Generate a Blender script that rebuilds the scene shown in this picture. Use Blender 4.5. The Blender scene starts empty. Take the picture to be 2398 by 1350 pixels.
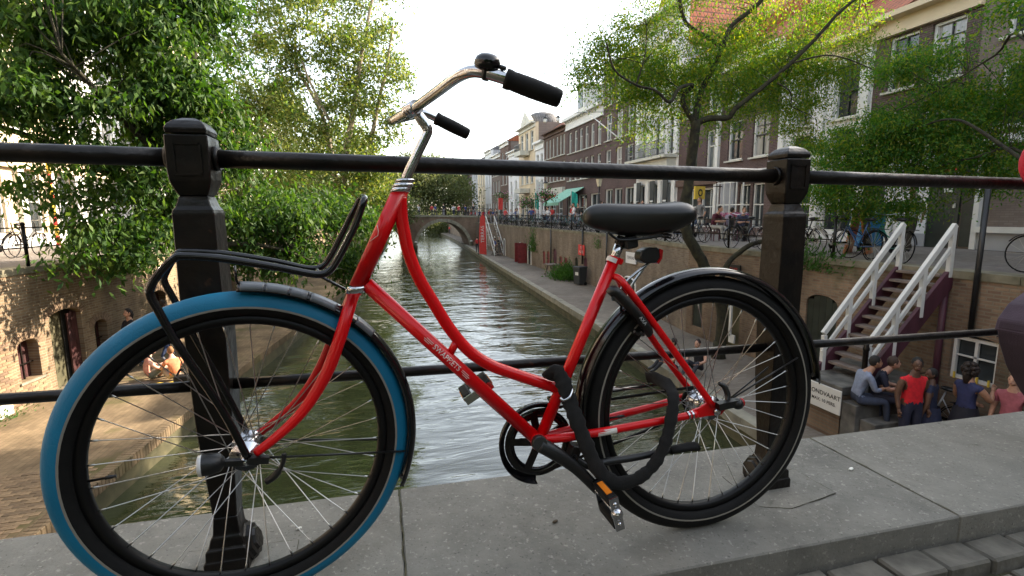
import bpy, bmesh, math, random
import numpy as np
from mathutils import Vector, Matrix
from math import sin, cos, pi, radians, sqrt, atan2
random.seed(7); rng = np.random.default_rng(11)
S = bpy.context.scene
COL = S.collection
# ------------------------------------------------------------------ camera
W0, H0, FPX = 2398.0, 1350.0, 1188.386
CR = Vector((0.968457, -0.249057, -0.0078745)); CU = Vector((0.0437432, 0.1388142, 0.9893519)); CF = Vector((0.2453124, 0.9584889, -0.1453301))
CAM = Vector((0, 0, 0.873))
cam_data = bpy.data.cameras.new('camera'); cam = bpy.data.objects.new('camera', cam_data); COL.objects.link(cam)
cam_data.sensor_width = 36.0; cam_data.lens = 36.0 * FPX / W0; cam_data.clip_start = 0.05; cam_data.clip_end = 3000
m = Matrix((CR, CU, -CF)).transposed().to_4x4(); m.translation = CAM; cam.matrix_world = m
S.camera = cam
# ------------------------------------------------------------------ light
SUN_EL, SUN_AZ = 28.0, 75.0          # azimuth measured from +Y (along the canal) towards +X
sd = Vector((sin(radians(SUN_AZ)) * cos(radians(SUN_EL)), cos(radians(SUN_AZ)) * cos(radians(SUN_EL)), sin(radians(SUN_EL))))
sl = bpy.data.lights.new('sun', 'SUN'); sl.energy = 3.6; sl.angle = radians(0.5); sl.color = (1.0, 0.86, 0.68)
so = bpy.data.objects.new('sun', sl); COL.objects.link(so); so.rotation_euler = sd.to_track_quat('Z', 'Y').to_euler()
so.location = (30, 0, 40)
wd = bpy.data.worlds.new('World'); S.world = wd; wd.use_nodes = True
nt = wd.node_tree; nt.nodes.clear()
sky = nt.nodes.new('ShaderNodeTexSky'); sky.sky_type = 'NISHITA'; sky.sun_disc = False
sky.sun_elevation = radians(SUN_EL); sky.sun_rotation = radians(SUN_AZ); sky.altitude = 0
sky.air_density = 1.0; sky.dust_density = 1.6; sky.ozone_density = 1.0
bg = nt.nodes.new('ShaderNodeBackground'); bg.inputs[1].default_value = 0.15
ou = nt.nodes.new('ShaderNodeOutputWorld'); hs = nt.nodes.new('ShaderNodeHueSaturation'); hs.inputs['Saturation'].default_value = 0.55; nt.links.new(sky.outputs[0], hs.inputs['Color']); wt = nt.nodes.new('ShaderNodeMix'); wt.data_type = 'RGBA'; wt.blend_type = 'MULTIPLY'; wt.inputs[0].default_value = 1.0; wt.inputs[7].default_value = (1.0, 0.965, 0.89, 1); nt.links.new(hs.outputs[0], wt.inputs[6]); nt.links.new(wt.outputs[2], bg.inputs[0]); nt.links.new(bg.outputs[0], ou.inputs[0])
S.view_settings.view_transform = 'Standard'; S.view_settings.look = 'None'; S.view_settings.gamma = 1.0
S.view_settings.use_curve_mapping = False; S.view_settings.exposure = 2.25
S.render.engine = 'CYCLES'; S.cycles.max_bounces = 7; S.cycles.diffuse_bounces = 3; S.cycles.glossy_bounces = 3
S.cycles.transmission_bounces = 3; S.cycles.transparent_max_bounces = 4; S.cycles.caustics_reflective = False; S.cycles.caustics_refractive = False

def ray(x, y): return CF + CR * ((x - W0 / 2) / FPX) - CU * ((y - H0 / 2) / FPX)
def at_z(x, y, z): d = ray(x, y); return CAM + d * ((z - CAM.z) / d.z)
def at_y(x, y, v): d = ray(x, y); return CAM + d * (v / d.y)
def at_x(x, y, v): d = ray(x, y); return CAM + d * (v / d.x)

# ------------------------------------------------------------------ object helpers
OFF = {}
def tag(o, label=None, cat=None, group=None, kind=None):
    if label: o['label'] = label
    if cat: o['category'] = cat
    if group: o['group'] = group
    if kind: o['kind'] = kind
    return o
def thing(name, label, cat, loc=(0, 0, 0), rz=0.0, group=None):
    o = bpy.data.objects.new(name, None); COL.objects.link(o); o.empty_display_size = 0.1
    o.location = loc; o.rotation_euler = (0, 0, rz); OFF[o] = Vector(loc)
    return tag(o, label, cat, group)
def link(name, mesh, parent=None, label=None):
    o = bpy.data.objects.new(name, mesh); COL.objects.link(o)
    if parent is not None: o.parent = parent; OFF[o] = OFF.get(parent, Vector((0, 0, 0)))
    if label: o['label'] = label
    return o
class MB:
    def __init__(s): s.v = []; s.f = []; s.mi = []; s.sm = []
    def add(s, vs, fs, mi=0, smooth=False):
        b = len(s.v); s.v += [tuple(v) for v in vs]
        for f in fs: s.f.append(tuple(i + b for i in f)); s.mi.append(mi); s.sm.append(smooth)
        return s
    def box(s, c, d, M=None, mi=0, taper=1.0):
        c = Vector(c); hx, hy, hz = d[0] / 2, d[1] / 2, d[2] / 2
        vs = [Vector((x * hx * (taper if z > 0 else 1), y * hy * (taper if z > 0 else 1), z * hz)) for z in (-1, 1) for y in (-1, 1) for x in (-1, 1)]
        if M is not None: vs = [M @ v for v in vs]
        return s.add([c + v for v in vs], [(0, 2, 3, 1), (4, 5, 7, 6), (0, 1, 5, 4), (2, 6, 7, 3), (0, 4, 6, 2), (1, 3, 7, 5)], mi)
    def bar(s, a, b, w, h, up=(0, 0, 1), mi=0):
        a, b = Vector(a), Vector(b); z = (b - a); L = z.length; z.normalize()
        x = Vector(up).cross(z)
        if x.length < 1e-5: x = Vector((1, 0, 0))
        x.normalize(); y = z.cross(x)
        vs = [a + x * (sx * w / 2) + y * (sy * h / 2) + z * (t * L) for t in (0, 1) for sy in (-1, 1) for sx in (-1, 1)]
        return s.add(vs, [(0, 2, 3, 1), (4, 5, 7, 6), (0, 1, 5, 4), (2, 6, 7, 3), (0, 4, 6, 2), (1, 3, 7, 5)], mi)
    def tube(s, pts, r, n=8, closed=False, cap=True, mi=0, smooth=True, squash=None, ref=None):
        P = [Vector(p) for p in pts]; N = len(P); R = r if hasattr(r, '__len__') else [r] * N
        prev = None; vs = []
        for i, p in enumerate(P):
            t = (P[(i + 1) % N] - P[i - 1]) if closed else (P[min(i + 1, N - 1)] - P[max(i - 1, 0)])
            if t.length < 1e-9: t = Vector((0, 0, 1))
            t.normalize()
            if ref is not None: x = Vector(ref) - t * t.dot(Vector(ref))
            elif prev is None:
                a = Vector((0, 0, 1)) if abs(t.z) < 0.9 else Vector((1, 0, 0)); x = a.cross(t)
            else: x = prev - t * prev.dot(t)
            x.normalize(); prev = x; y = t.cross(x)
            q = squash or (1, 1)
            for k in range(n):
                a = 2 * pi * k / n; vs.append(p + x * (cos(a) * R[i] * q[0]) + y * (sin(a) * R[i] * q[1]))
        fs = []
        for i in range(N if closed else N - 1):
            j = (i + 1) % N
            for k in range(n): l = (k + 1) % n; fs.append((i * n + k, i * n + l, j * n + l, j * n + k))
        s.add(vs, fs, mi, smooth)
        if cap and not closed:
            b = len(s.v) - N * n
            s.f.append(tuple(b + k for k in reversed(range(n)))); s.mi.append(mi); s.sm.append(False)
            s.f.append(tuple(b + (N - 1) * n + k for k in range(n))); s.mi.append(mi); s.sm.append(False)
        return s
    def lathe(s, c, axis, ref, prof, n=24, a0=0.0, a1=2 * pi, mi=0, closed_prof=False, smooth=True, mis=None):
        # prof: list of (radius, offset along axis); axis, ref unit vectors
        c, ax, rf = Vector(c), Vector(axis).normalized(), Vector(ref).normalized(); sd_ = ax.cross(rf)
        full = abs(a1 - a0 - 2 * pi) < 1e-6; cnt = n if full else n + 1; m_ = len(prof); vs = []
        for i in range(cnt):
            a = a0 + (a1 - a0) * i / n; d = rf * cos(a) + sd_ * sin(a)
            for r, o in prof: vs.append(c + d * r + ax * o)
        b = len(s.v); s.v += [tuple(v) for v in vs]
        for i in range(n):
            j = (i + 1) % cnt
            for k in range(m_ if closed_prof else m_ - 1):
                l = (k + 1) % m_
                s.f.append((b + i * m_ + k, b + j * m_ + k, b + j * m_ + l, b + i * m_ + l)); s.mi.append(mis[k] if mis else mi); s.sm.append(smooth)
        if closed_prof and not full:
            s.f.append(tuple(b + k for k in range(m_))); s.mi.append(mi); s.sm.append(False)
            s.f.append(tuple(b + n * m_ + k for k in reversed(range(m_)))); s.mi.append(mi); s.sm.append(False)
        return s
    def sphere(s, c, r, nu=10, nv=7, mi=0, M=None):
        c = Vector(c); R = r if hasattr(r, '__len__') else (r, r, r); vs = [(0, 0, -R[2])]; fs = []
        for j in range(1, nv):
            t = -pi / 2 + pi * j / nv
            for i in range(nu): a = 2 * pi * i / nu; vs.append((R[0] * cos(t) * cos(a), R[1] * cos(t) * sin(a), R[2] * sin(t)))
        vs.append((0, 0, R[2])); top = len(vs) - 1
        for i in range(nu):
            k = (i + 1) % nu; fs.append((0, 1 + k, 1 + i)); fs.append((top, 1 + (nv - 2) * nu + i, 1 + (nv - 2) * nu + k))
            for j in range(nv - 2): a = 1 + j * nu; fs.append((a + i, a + k, a + nu + k, a + nu + i))
        V_ = [Vector(v) for v in vs]
        if M is not None: V_ = [M @ v for v in V_]
        return s.add([c + v for v in V_], fs, mi, True)
    def prism(s, poly, ext, mi=0):
        P = [Vector(p) for p in poly]; e = Vector(ext); n = len(P)
        return s.add(P + [p + e for p in P], [tuple(range(n))[::-1], tuple(range(n, 2 * n))] + [(i, (i + 1) % n, n + (i + 1) % n, n + i) for i in range(n)], mi)
    def mesh(s, name, mats, off=None):
        o = off or Vector((0, 0, 0)); me = bpy.data.meshes.new(name)
        me.from_pydata([(v[0] - o[0], v[1] - o[1], v[2] - o[2]) for v in s.v], [], s.f)
        for mt in (mats if isinstance(mats, (list, tuple)) else [mats]): me.materials.append(mt)
        me.polygons.foreach_set('material_index', s.mi); me.polygons.foreach_set('use_smooth', s.sm)
        me.update(); return me
    def build(s, name, mats, parent=None, label=None, recalc=True, bevel=0, local=False):
        off = Vector((0, 0, 0)) if (parent is None or local) else OFF.get(parent, Vector((0, 0, 0)))
        me = s.mesh(name, mats, off)
        if recalc or bevel:
            bm = bmesh.new(); bm.from_mesh(me); bmesh.ops.recalc_face_normals(bm, faces=bm.faces)
            if bevel: bmesh.ops.bevel(bm, geom=list(bm.edges), offset=bevel, segments=1, affect='EDGES', profile=0.6)
            bm.to_mesh(me); bm.free()
        return link(name, me, parent, label)
def children(o): return list(o.children)
def copy_tree(o, parent=None):
    c = o.copy(); COL.objects.link(c)
    if parent is not None: c.parent = parent
    for ch in list(o.children): copy_tree(ch, c)
    return c
def spline(pts, n=6):
    P = [Vector(p) for p in pts]; out = []
    for i in range(len(P) - 1):
        p0, p1, p2, p3 = P[max(i - 1, 0)], P[i], P[i + 1], P[min(i + 2, len(P) - 1)]
        for k in range(n):
            t = k / n; out.append(0.5 * ((2 * p1) + (p2 - p0) * t + (2 * p0 - 5 * p1 + 4 * p2 - p3) * t * t + (3 * p1 - p0 - 3 * p2 + p3) * t ** 3))
    out.append(P[-1]); return out
def as_mesh(name, c):      # lettering as plain mesh geometry
    t_ = bpy.data.objects.new('t', c); COL.objects.link(t_); dg = bpy.context.evaluated_depsgraph_get(); me = bpy.data.meshes.new_from_object(t_.evaluated_get(dg)); bpy.data.objects.remove(t_); bpy.data.curves.remove(c); o = bpy.data.objects.new(name, me); COL.objects.link(o); return o
def text(name, body, size, M, mat, parent, align='CENTER', ext=0.0, shear=0.0, sx=1.0, bold=0.0):
    c = bpy.data.curves.new(name, 'FONT'); c.body = body; c.size = size; c.align_x = align; c.align_y = 'CENTER'; c.extrude = ext; c.offset = bold; c.space_character = 1.02
    c.materials.append(mat); o = as_mesh(name, c)
    o.parent = parent; mm = M.copy(); mm.translation = mm.translation - OFF.get(parent, Vector((0, 0, 0))); o.matrix_local = mm @ Matrix.Diagonal((sx, 1, 1, 1))
    return o
# ------------------------------------------------------------------ materials
def stone_mat(name, dark, mid, light, seed=0.0):
    # weathered stone: broad stains, blotches, grains of two sizes, hairline cracks
    mt, t, p = node_mat(name); L = t.links.new; p.inputs['Roughness'].default_value = 0.85; p.inputs['Specular IOR Level'].default_value = 0.3
    tc = t.nodes.new('ShaderNodeTexCoord'); mp = t.nodes.new('ShaderNodeMapping'); mp.inputs['Location'].default_value = (seed, seed * 1.7, 0); L(tc.outputs['Object'], mp.inputs[0])
    def noise(sc, det, rough=0.6, dist=0.0):
        n = t.nodes.new('ShaderNodeTexNoise'); n.inputs['Scale'].default_value = sc; n.inputs['Detail'].default_value = det; n.inputs['Roughness'].default_value = rough; n.inputs['Distortion'].default_value = dist; L(mp.outputs[0], n.inputs['Vector']); return n.outputs['Fac']
    def ramp(f, a, b, ca=(0, 0, 0, 1), cb=(1, 1, 1, 1)):
        r = t.nodes.new('ShaderNodeValToRGB'); r.color_ramp.elements[0].position = a; r.color_ramp.elements[1].position = b; r.color_ramp.elements[0].color = ca; r.color_ramp.elements[1].color = cb; L(f, r.inputs[0]); return r.outputs[0]
    def mix(f, a, b, k=1.0):
        m_ = t.nodes.new('ShaderNodeMix'); m_.data_type = 'RGBA'
        if k != 1.0: s = t.nodes.new('ShaderNodeMath'); s.operation = 'MULTIPLY'; s.inputs[1].default_value = k; L(f, s.inputs[0]); f = s.outputs[0]
        L(f, m_.inputs[0])
        for i, v in ((6, a), (7, b)):
            if isinstance(v, tuple): m_.inputs[i].default_value = v
            else: L(v, m_.inputs[i])
        return m_.outputs[2]
    col = ramp(noise(1.6, 9, 0.7, 0.4), 0.33, 0.68, rgba(dark), rgba(mid)); col = mix(ramp(noise(9, 8, 0.75), 0.42, 0.72), col, rgba(light), 0.55)
    col = mix(ramp(noise(5.5, 10, 0.8, 1.2), 0.60, 0.70), col, rgba([c * 0.62 for c in dark]), 0.75); col = mix(ramp(noise(70, 3), 0.60, 0.68), col, rgba([c * 1.5 for c in light]), 0.5); col = mix(ramp(noise(110, 3), 0.30, 0.38, (1, 1, 1, 1), (0, 0, 0, 1)), col, rgba([c * 0.35 for c in dark]), 0.6)
    L(col, p.inputs['Base Color'])
    b = t.nodes.new('ShaderNodeBump'); b.inputs['Strength'].default_value = 0.7; b.inputs['Distance'].default_value = 0.005; L(noise(55, 8, 0.75), b.inputs['Height']); b2 = t.nodes.new('ShaderNodeBump'); b2.inputs['Strength'].default_value = 0.6; b2.inputs['Distance'].default_value = 0.012; L(noise(6, 6, 0.65), b2.inputs['Height']); L(b.outputs[0], b2.inputs['Normal']); L(b2.outputs[0], p.inputs['Normal']); return mt
def node_mat(name):
    mt = bpy.data.materials.new(name); mt.use_nodes = True; t = mt.node_tree; p = t.nodes['Principled BSDF']; return mt, t, p
def rgba(c): return (c[0], c[1], c[2], 1)
def pm(name, col, rough=0.6, metal=0.0, var=0.15, scale=6.0, bump=0.0, bscale=40.0, col2=None, spec=0.5, coat=0.0, detail=6.0, stretch=(1, 1, 1), speck=None, bdist=0.01):
    mt, t, p = node_mat(name); L = t.links.new
    p.inputs['Roughness'].default_value = rough; p.inputs['Metallic'].default_value = metal; p.inputs['Specular IOR Level'].default_value = spec
    p.inputs['Coat Weight'].default_value = coat; p.inputs['Coat Roughness'].default_value = 0.08
    tc = t.nodes.new('ShaderNodeTexCoord'); mp = t.nodes.new('ShaderNodeMapping'); mp.inputs['Scale'].default_value = stretch; L(tc.outputs['Object'], mp.inputs[0])
    n = t.nodes.new('ShaderNodeTexNoise'); n.inputs['Scale'].default_value = scale; n.inputs['Detail'].default_value = detail; L(mp.outputs[0], n.inputs['Vector'])
    r = t.nodes.new('ShaderNodeValToRGB'); r.color_ramp.elements[0].position = 0.3; r.color_ramp.elements[1].position = 0.72
    a = [max(0, x * (1 - var)) for x in col]; b = list(col2) if col2 else [min(1, x * (1 + var)) for x in col]
    r.color_ramp.elements[0].color = rgba(a); r.color_ramp.elements[1].color = rgba(b); L(n.outputs['Fac'], r.inputs[0]); out = r.outputs[0]
    if speck:
        n2 = t.nodes.new('ShaderNodeTexNoise'); n2.inputs['Scale'].default_value = speck[0]; n2.inputs['Detail'].default_value = 2; L(tc.outputs['Object'], n2.inputs['Vector'])
        r2 = t.nodes.new('ShaderNodeValToRGB'); r2.color_ramp.elements[0].position = speck[1]; r2.color_ramp.elements[1].position = speck[1] + 0.05
        mx = t.nodes.new('ShaderNodeMix'); mx.data_type = 'RGBA'; L(n2.outputs['Fac'], r2.inputs[0]); L(r2.outputs[0], mx.inputs[0]); L(out, mx.inputs[6]); mx.inputs[7].default_value = rgba(speck[2]); out = mx.outputs[2]
    L(out, p.inputs['Base Color'])
    if bump:
        nb = t.nodes.new('ShaderNodeTexNoise'); nb.inputs['Scale'].default_value = bscale; nb.inputs['Detail'].default_value = 5; L(mp.outputs[0], nb.inputs['Vector'])
        bp = t.nodes.new('ShaderNodeBump'); bp.inputs['Strength'].default_value = bump; bp.inputs['Distance'].default_value = bdist; L(nb.outputs['Fac'], bp.inputs['Height']); L(bp.outputs[0], p.inputs['Normal'])
    return mt
def brick(name, c1, c2, mortar, ax='xz', bw=0.22, bh=0.065, rough=0.85, bump=0.6, stain=(0.35, 1.2), moss=None, msize=0.012, streak=True):
    mt, t, p = node_mat(name); L = t.links.new; p.inputs['Roughness'].default_value = rough; p.inputs['Specular IOR Level'].default_value = 0.25
    tc = t.nodes.new('ShaderNodeTexCoord'); sp = t.nodes.new('ShaderNodeSeparateXYZ'); cb = t.nodes.new('ShaderNodeCombineXYZ'); L(tc.outputs['Object'], sp.inputs[0])
    L(sp.outputs[ax[0].upper()], cb.inputs[0]); L(sp.outputs[ax[1].upper()], cb.inputs[1])
    b = t.nodes.new('ShaderNodeTexBrick'); b.inputs['Scale'].default_value = 1.0; b.inputs['Brick Width'].default_value = bw; b.inputs['Row Height'].default_value = bh; b.inputs['Mortar Size'].default_value = msize
    b.inputs['Mortar Smooth'].default_value = 0.3; b.inputs['Bias'].default_value = -0.1; b.inputs['Color1'].default_value = rgba(c1); b.inputs['Color2'].default_value = rgba(c2); b.inputs['Mortar'].default_value = rgba(mortar); L(cb.outputs[0], b.inputs['Vector'])
    out = b.outputs['Color']
    n = t.nodes.new('ShaderNodeTexNoise'); n.inputs['Scale'].default_value = stain[1]; n.inputs['Detail'].default_value = 8; n.inputs['Roughness'].default_value = 0.65
    mp = t.nodes.new('ShaderNodeMapping'); mp.inputs['Scale'].default_value = (1, 1, 0.45 if streak else 1); L(tc.outputs['Object'], mp.inputs[0]); L(mp.outputs[0], n.inputs['Vector'])
    mr = t.nodes.new('ShaderNodeMapRange'); mr.inputs[1].default_value = 0.3; mr.inputs[2].default_value = 0.7; mr.inputs[3].default_value = 1 - stain[0]; mr.inputs[4].default_value = 1 + stain[0]; L(n.outputs['Fac'], mr.inputs[0])
    mu = t.nodes.new('ShaderNodeVectorMath'); mu.operation = 'SCALE'; L(out, mu.inputs[0]); L(mr.outputs[0], mu.inputs['Scale']); out = mu.outputs[0]
    if moss:
        n2 = t.nodes.new('ShaderNodeTexNoise'); n2.inputs['Scale'].default_value = 0.9; n2.inputs['Detail'].default_value = 9; L(tc.outputs['Object'], n2.inputs['Vector'])
        r2 = t.nodes.new('ShaderNodeValToRGB'); r2.color_ramp.elements[0].position = moss[1]; r2.color_ramp.elements[1].position = moss[1] + 0.14; L(n2.outputs['Fac'], r2.inputs[0])
        mx = t.nodes.new('ShaderNodeMix'); mx.data_type = 'RGBA'; L(r2.outputs[0], mx.inputs[0]); L(out, mx.inputs[6]); mx.inputs[7].default_value = rgba(moss[0]); out = mx.outputs[2]
    L(out, p.inputs['Base Color'])
    bp = t.nodes.new('ShaderNodeBump'); bp.inputs['Strength'].default_value = bump; bp.inputs['Distance'].default_value = 0.01; bp.invert = True; L(b.outputs['Fac'], bp.inputs['Height']); L(bp.outputs[0], p.inputs['Normal'])
    return mt
def leafm(name, cols, trans=0.45, rough=0.45):
    mt = bpy.data.materials.new(name); mt.use_nodes = True; t = mt.node_tree; t.nodes.clear(); L = t.links.new
    g = t.nodes.new('ShaderNodeNewGeometry'); r = t.nodes.new('ShaderNodeValToRGB'); L(g.outputs['Random Per Island'], r.inputs[0])
    e = r.color_ramp.elements; e[0].color = rgba(cols[0]); e[1].color = rgba(cols[-1])
    for i, c in enumerate(cols[1:-1]): q = e.new((i + 1) / (len(cols) - 1)); q.color = rgba(c)
    d = t.nodes.new('ShaderNodeBsdfPrincipled'); d.inputs['Roughness'].default_value = rough; d.inputs['Specular IOR Level'].default_value = 0.4; L(r.outputs[0], d.inputs['Base Color'])
    tr = t.nodes.new('ShaderNodeBsdfTranslucent'); hs = t.nodes.new('ShaderNodeHueSaturation'); hs.inputs['Value'].default_value = 1.5; hs.inputs['Saturation'].default_value = 1.1; hs.inputs['Hue'].default_value = 0.485
    L(r.outputs[0], hs.inputs['Color']); L(hs.outputs[0], tr.inputs['Color'])
    mx = t.nodes.new('ShaderNodeMixShader'); mx.inputs[0].default_value = trans; L(d.outputs[0], mx.inputs[1]); L(tr.outputs[0], mx.inputs[2])
    o = t.nodes.new('ShaderNodeOutputMaterial'); L(mx.outputs[0], o.inputs[0]); return mt
ZS, ZW, ZQ = -0.26, -3.33, -3.85       # street, wharf and water levels (slab of the bridge at 0)
# ------------------------------------------------------------------ materials in use
M = {}
M['slab'] = stone_mat('slab_stone', (0.125, 0.121, 0.104), (0.205, 0.198, 0.172), (0.265, 0.256, 0.224)); M['slabB'] = stone_mat('slab_stone_b', (0.115, 0.112, 0.098), (0.190, 0.185, 0.162), (0.25, 0.242, 0.212), 3.1)
M['slab2'] = pm('slab_stone_dark', (0.17, 0.172, 0.158), 0.8, var=0.25, scale=5, bump=0.5, bscale=80, speck=(150, 0.67, (0.36, 0.36, 0.33)), bdist=0.004)
M['sett'] = pm('sett_stone', (0.085, 0.081, 0.066), 0.8, var=0.4, scale=11, bump=0.8, bscale=40, bdist=0.006, col2=(0.17, 0.16, 0.132))
M['clinker'] = [pm('clinker_%d' % i, c, 0.8, var=0.3, scale=14, bump=0.6, bscale=70, bdist=0.004) for i, c in enumerate([(0.090, 0.084, 0.068), (0.11, 0.096, 0.075), (0.078, 0.077, 0.064)])]
M['dirt'] = pm('joint_dirt', (0.050, 0.047, 0.024), 0.95, var=0.4, scale=30, bump=0.6)
M['iron'] = pm('black_iron_paint', (0.004, 0.004, 0.0045), 0.36, var=0.5, scale=14, bump=0.75, bscale=30, col2=(0.013, 0.0095, 0.007), bdist=0.005, spec=0.3, speck=(34, 0.72, (0.035, 0.018, 0.010)))
M['wallL'] = brick('canal_wall_bricks_left', (0.235, 0.165, 0.098), (0.155, 0.10, 0.062), (0.24, 0.20, 0.14), stain=(0.5, 1.1), moss=((0.075, 0.062, 0.032), 0.58))
M['wallR'] = brick('canal_wall_bricks_right', (0.215, 0.165, 0.118), (0.15, 0.105, 0.075), (0.19, 0.165, 0.13), stain=(0.45, 0.8), moss=((0.085, 0.09, 0.042), 0.62))
M['wallN'] = brick('wharf_wall_bricks_near', (0.205, 0.14, 0.09), (0.13, 0.082, 0.056), (0.17, 0.14, 0.10), stain=(0.5, 0.9), moss=((0.07, 0.075, 0.035), 0.60))
M['bridge'] = brick('bridge_bricks', (0.22, 0.14, 0.10), (0.15, 0.09, 0.065), (0.2, 0.17, 0.13), stain=(0.4, 0.7))
M['coping'] = pm('coping_stone', (0.27, 0.25, 0.19), 0.85, var=0.35, scale=3, bump=0.4, bscale=30, col2=(0.33, 0.31, 0.24))
M['mosscop'] = pm('mossy_coping', (0.20, 0.185, 0.11), 0.9, var=0.5, scale=2.5, bump=0.5, bscale=25, col2=(0.27, 0.24, 0.17))
M['street'] = brick('street_clinkers', (0.23, 0.205, 0.185), (0.18, 0.155, 0.14), (0.15, 0.13, 0.11), ax='xy', bw=0.2, bh=0.1, stain=(0.2, 0.5), bump=0.3, msize=0.006)
M['wharfR'] = brick('wharf_clinkers_right', (0.205, 0.175, 0.145), (0.165, 0.135, 0.11), (0.13, 0.115, 0.085), ax='xy', bw=0.2, bh=0.1, stain=(0.3, 0.45), bump=0.3, msize=0.006, moss=((0.09, 0.09, 0.05), 0.66))
M['wharfL'] = brick('wharf_clinkers_left', (0.205, 0.15, 0.092), (0.15, 0.108, 0.066), (0.135, 0.105, 0.064), ax='yx', bw=0.2, bh=0.1, stain=(0.55, 0.9), bump=0.4, msize=0.008, moss=((0.085, 0.078, 0.030), 0.56))
M['quayface'] = pm('wet_quay_face', (0.075, 0.075, 0.035), 0.7, var=0.5, scale=2.5, bump=0.5, bscale=14, col2=(0.13, 0.115, 0.06))
M['white'] = pm('white_paint', (0.66, 0.65, 0.61), 0.5, var=0.06, scale=3, bump=0.1)
M['whitewall'] = pm('white_plaster', (0.70, 0.69, 0.68), 0.75, var=0.08, scale=1.5, bump=0.15, bscale=30)
M['cream'] = pm('cream_plaster', (0.62, 0.50, 0.34), 0.75, var=0.1, scale=1.2, bump=0.15, bscale=30)
M['grey'] = pm('grey_plaster', (0.36, 0.36, 0.37), 0.75, var=0.12, scale=1.5)
M['stonetrim'] = pm('stone_trim', (0.55, 0.53, 0.45), 0.7, var=0.12, scale=3)
for k, (a, b) in {'purple': ((0.105, 0.066, 0.062), (0.078, 0.048, 0.046)), 'brown': ((0.13, 0.08, 0.058), (0.095, 0.056, 0.043)), 'dark': ((0.095, 0.066, 0.055), (0.07, 0.047, 0.041)), 'greyb': ((0.21, 0.17, 0.145), (0.165, 0.13, 0.11)), 'red': ((0.25, 0.13, 0.09), (0.19, 0.095, 0.065))}.items():
    M[k] = brick('facade_bricks_' + k, a, b, (0.15, 0.12, 0.105), stain=(0.22, 0.5), bump=0.25, msize=0.008)
M['tile'] = brick('roof_tiles_orange', (0.36, 0.11, 0.05), (0.27, 0.08, 0.04), (0.12, 0.05, 0.03), ax='xy', bw=0.24, bh=0.3, stain=(0.25, 0.8), bump=1.0, msize=0.03, streak=False)
M['tileY'] = brick('roof_tiles_side_slope', (0.40, 0.125, 0.06), (0.30, 0.09, 0.045), (0.12, 0.05, 0.03), ax='yx', bw=0.24, bh=0.22, stain=(0.25, 0.8), bump=1.0, msize=0.03, streak=False)
M['slate'] = brick('roof_slates', (0.16, 0.155, 0.16), (0.12, 0.12, 0.125), (0.06, 0.06, 0.06), ax='xy', bw=0.25, bh=0.25, stain=(0.25, 0.8), bump=0.5, msize=0.02, streak=False)
M['glass'] = pm('dark_window_glass', (0.035, 0.042, 0.045), 0.06, var=0.4, scale=0.7, spec=0.8)
M['glass2'] = pm('curtained_window_glass', (0.30, 0.29, 0.27), 0.08, var=0.3, scale=1.2, spec=0.8, stretch=(6, 1, 0.6))
M['glass3'] = pm('pale_window_glass', (0.12, 0.135, 0.14), 0.06, var=0.5, scale=0.8, spec=0.8)
M['doordk'] = pm('dark_green_door', (0.018, 0.024, 0.018), 0.45, var=0.4, scale=4)
M['doorred'] = pm('oxblood_paint', (0.16, 0.018, 0.02), 0.5, var=0.3, scale=4)
M['doorbr'] = pm('dark_maroon_shutter', (0.050, 0.014, 0.014), 0.6, var=0.4, scale=5)
M['wooddk'] = pm('dark_plum_wood', (0.075, 0.022, 0.035), 0.55, var=0.35, scale=6, stretch=(1, 1, 0.2))
M['woodgr'] = pm('weathered_grey_wood', (0.19, 0.15, 0.125), 0.8, var=0.35, scale=5, bump=0.3, stretch=(0.3, 1, 1))
M['black'] = pm('black_paint', (0.012, 0.012, 0.013), 0.4, var=0.4)
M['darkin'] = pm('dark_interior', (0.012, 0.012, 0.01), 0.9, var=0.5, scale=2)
M['awn'] = pm('green_awning_cloth', (0.28, 0.55, 0.42), 0.8, var=0.12)
M['teal'] = pm('teal_cloth', (0.02, 0.35, 0.27), 0.8, var=0.2)
M['redcl'] = pm('red_cloth', (0.60, 0.05, 0.04), 0.75, var=0.15)
M['yellow'] = pm('yellow_sign_paint', (0.75, 0.52, 0.06), 0.5, var=0.06)
M['blue'] = pm('blue_shop_film', (0.02, 0.09, 0.30), 0.25, var=0.2)
M['bluebin'] = pm('blue_plastic', (0.02, 0.14, 0.30), 0.45, var=0.2)
M['orange'] = pm('orange_paint', (0.50, 0.15, 0.03), 0.5, var=0.15)

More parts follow.
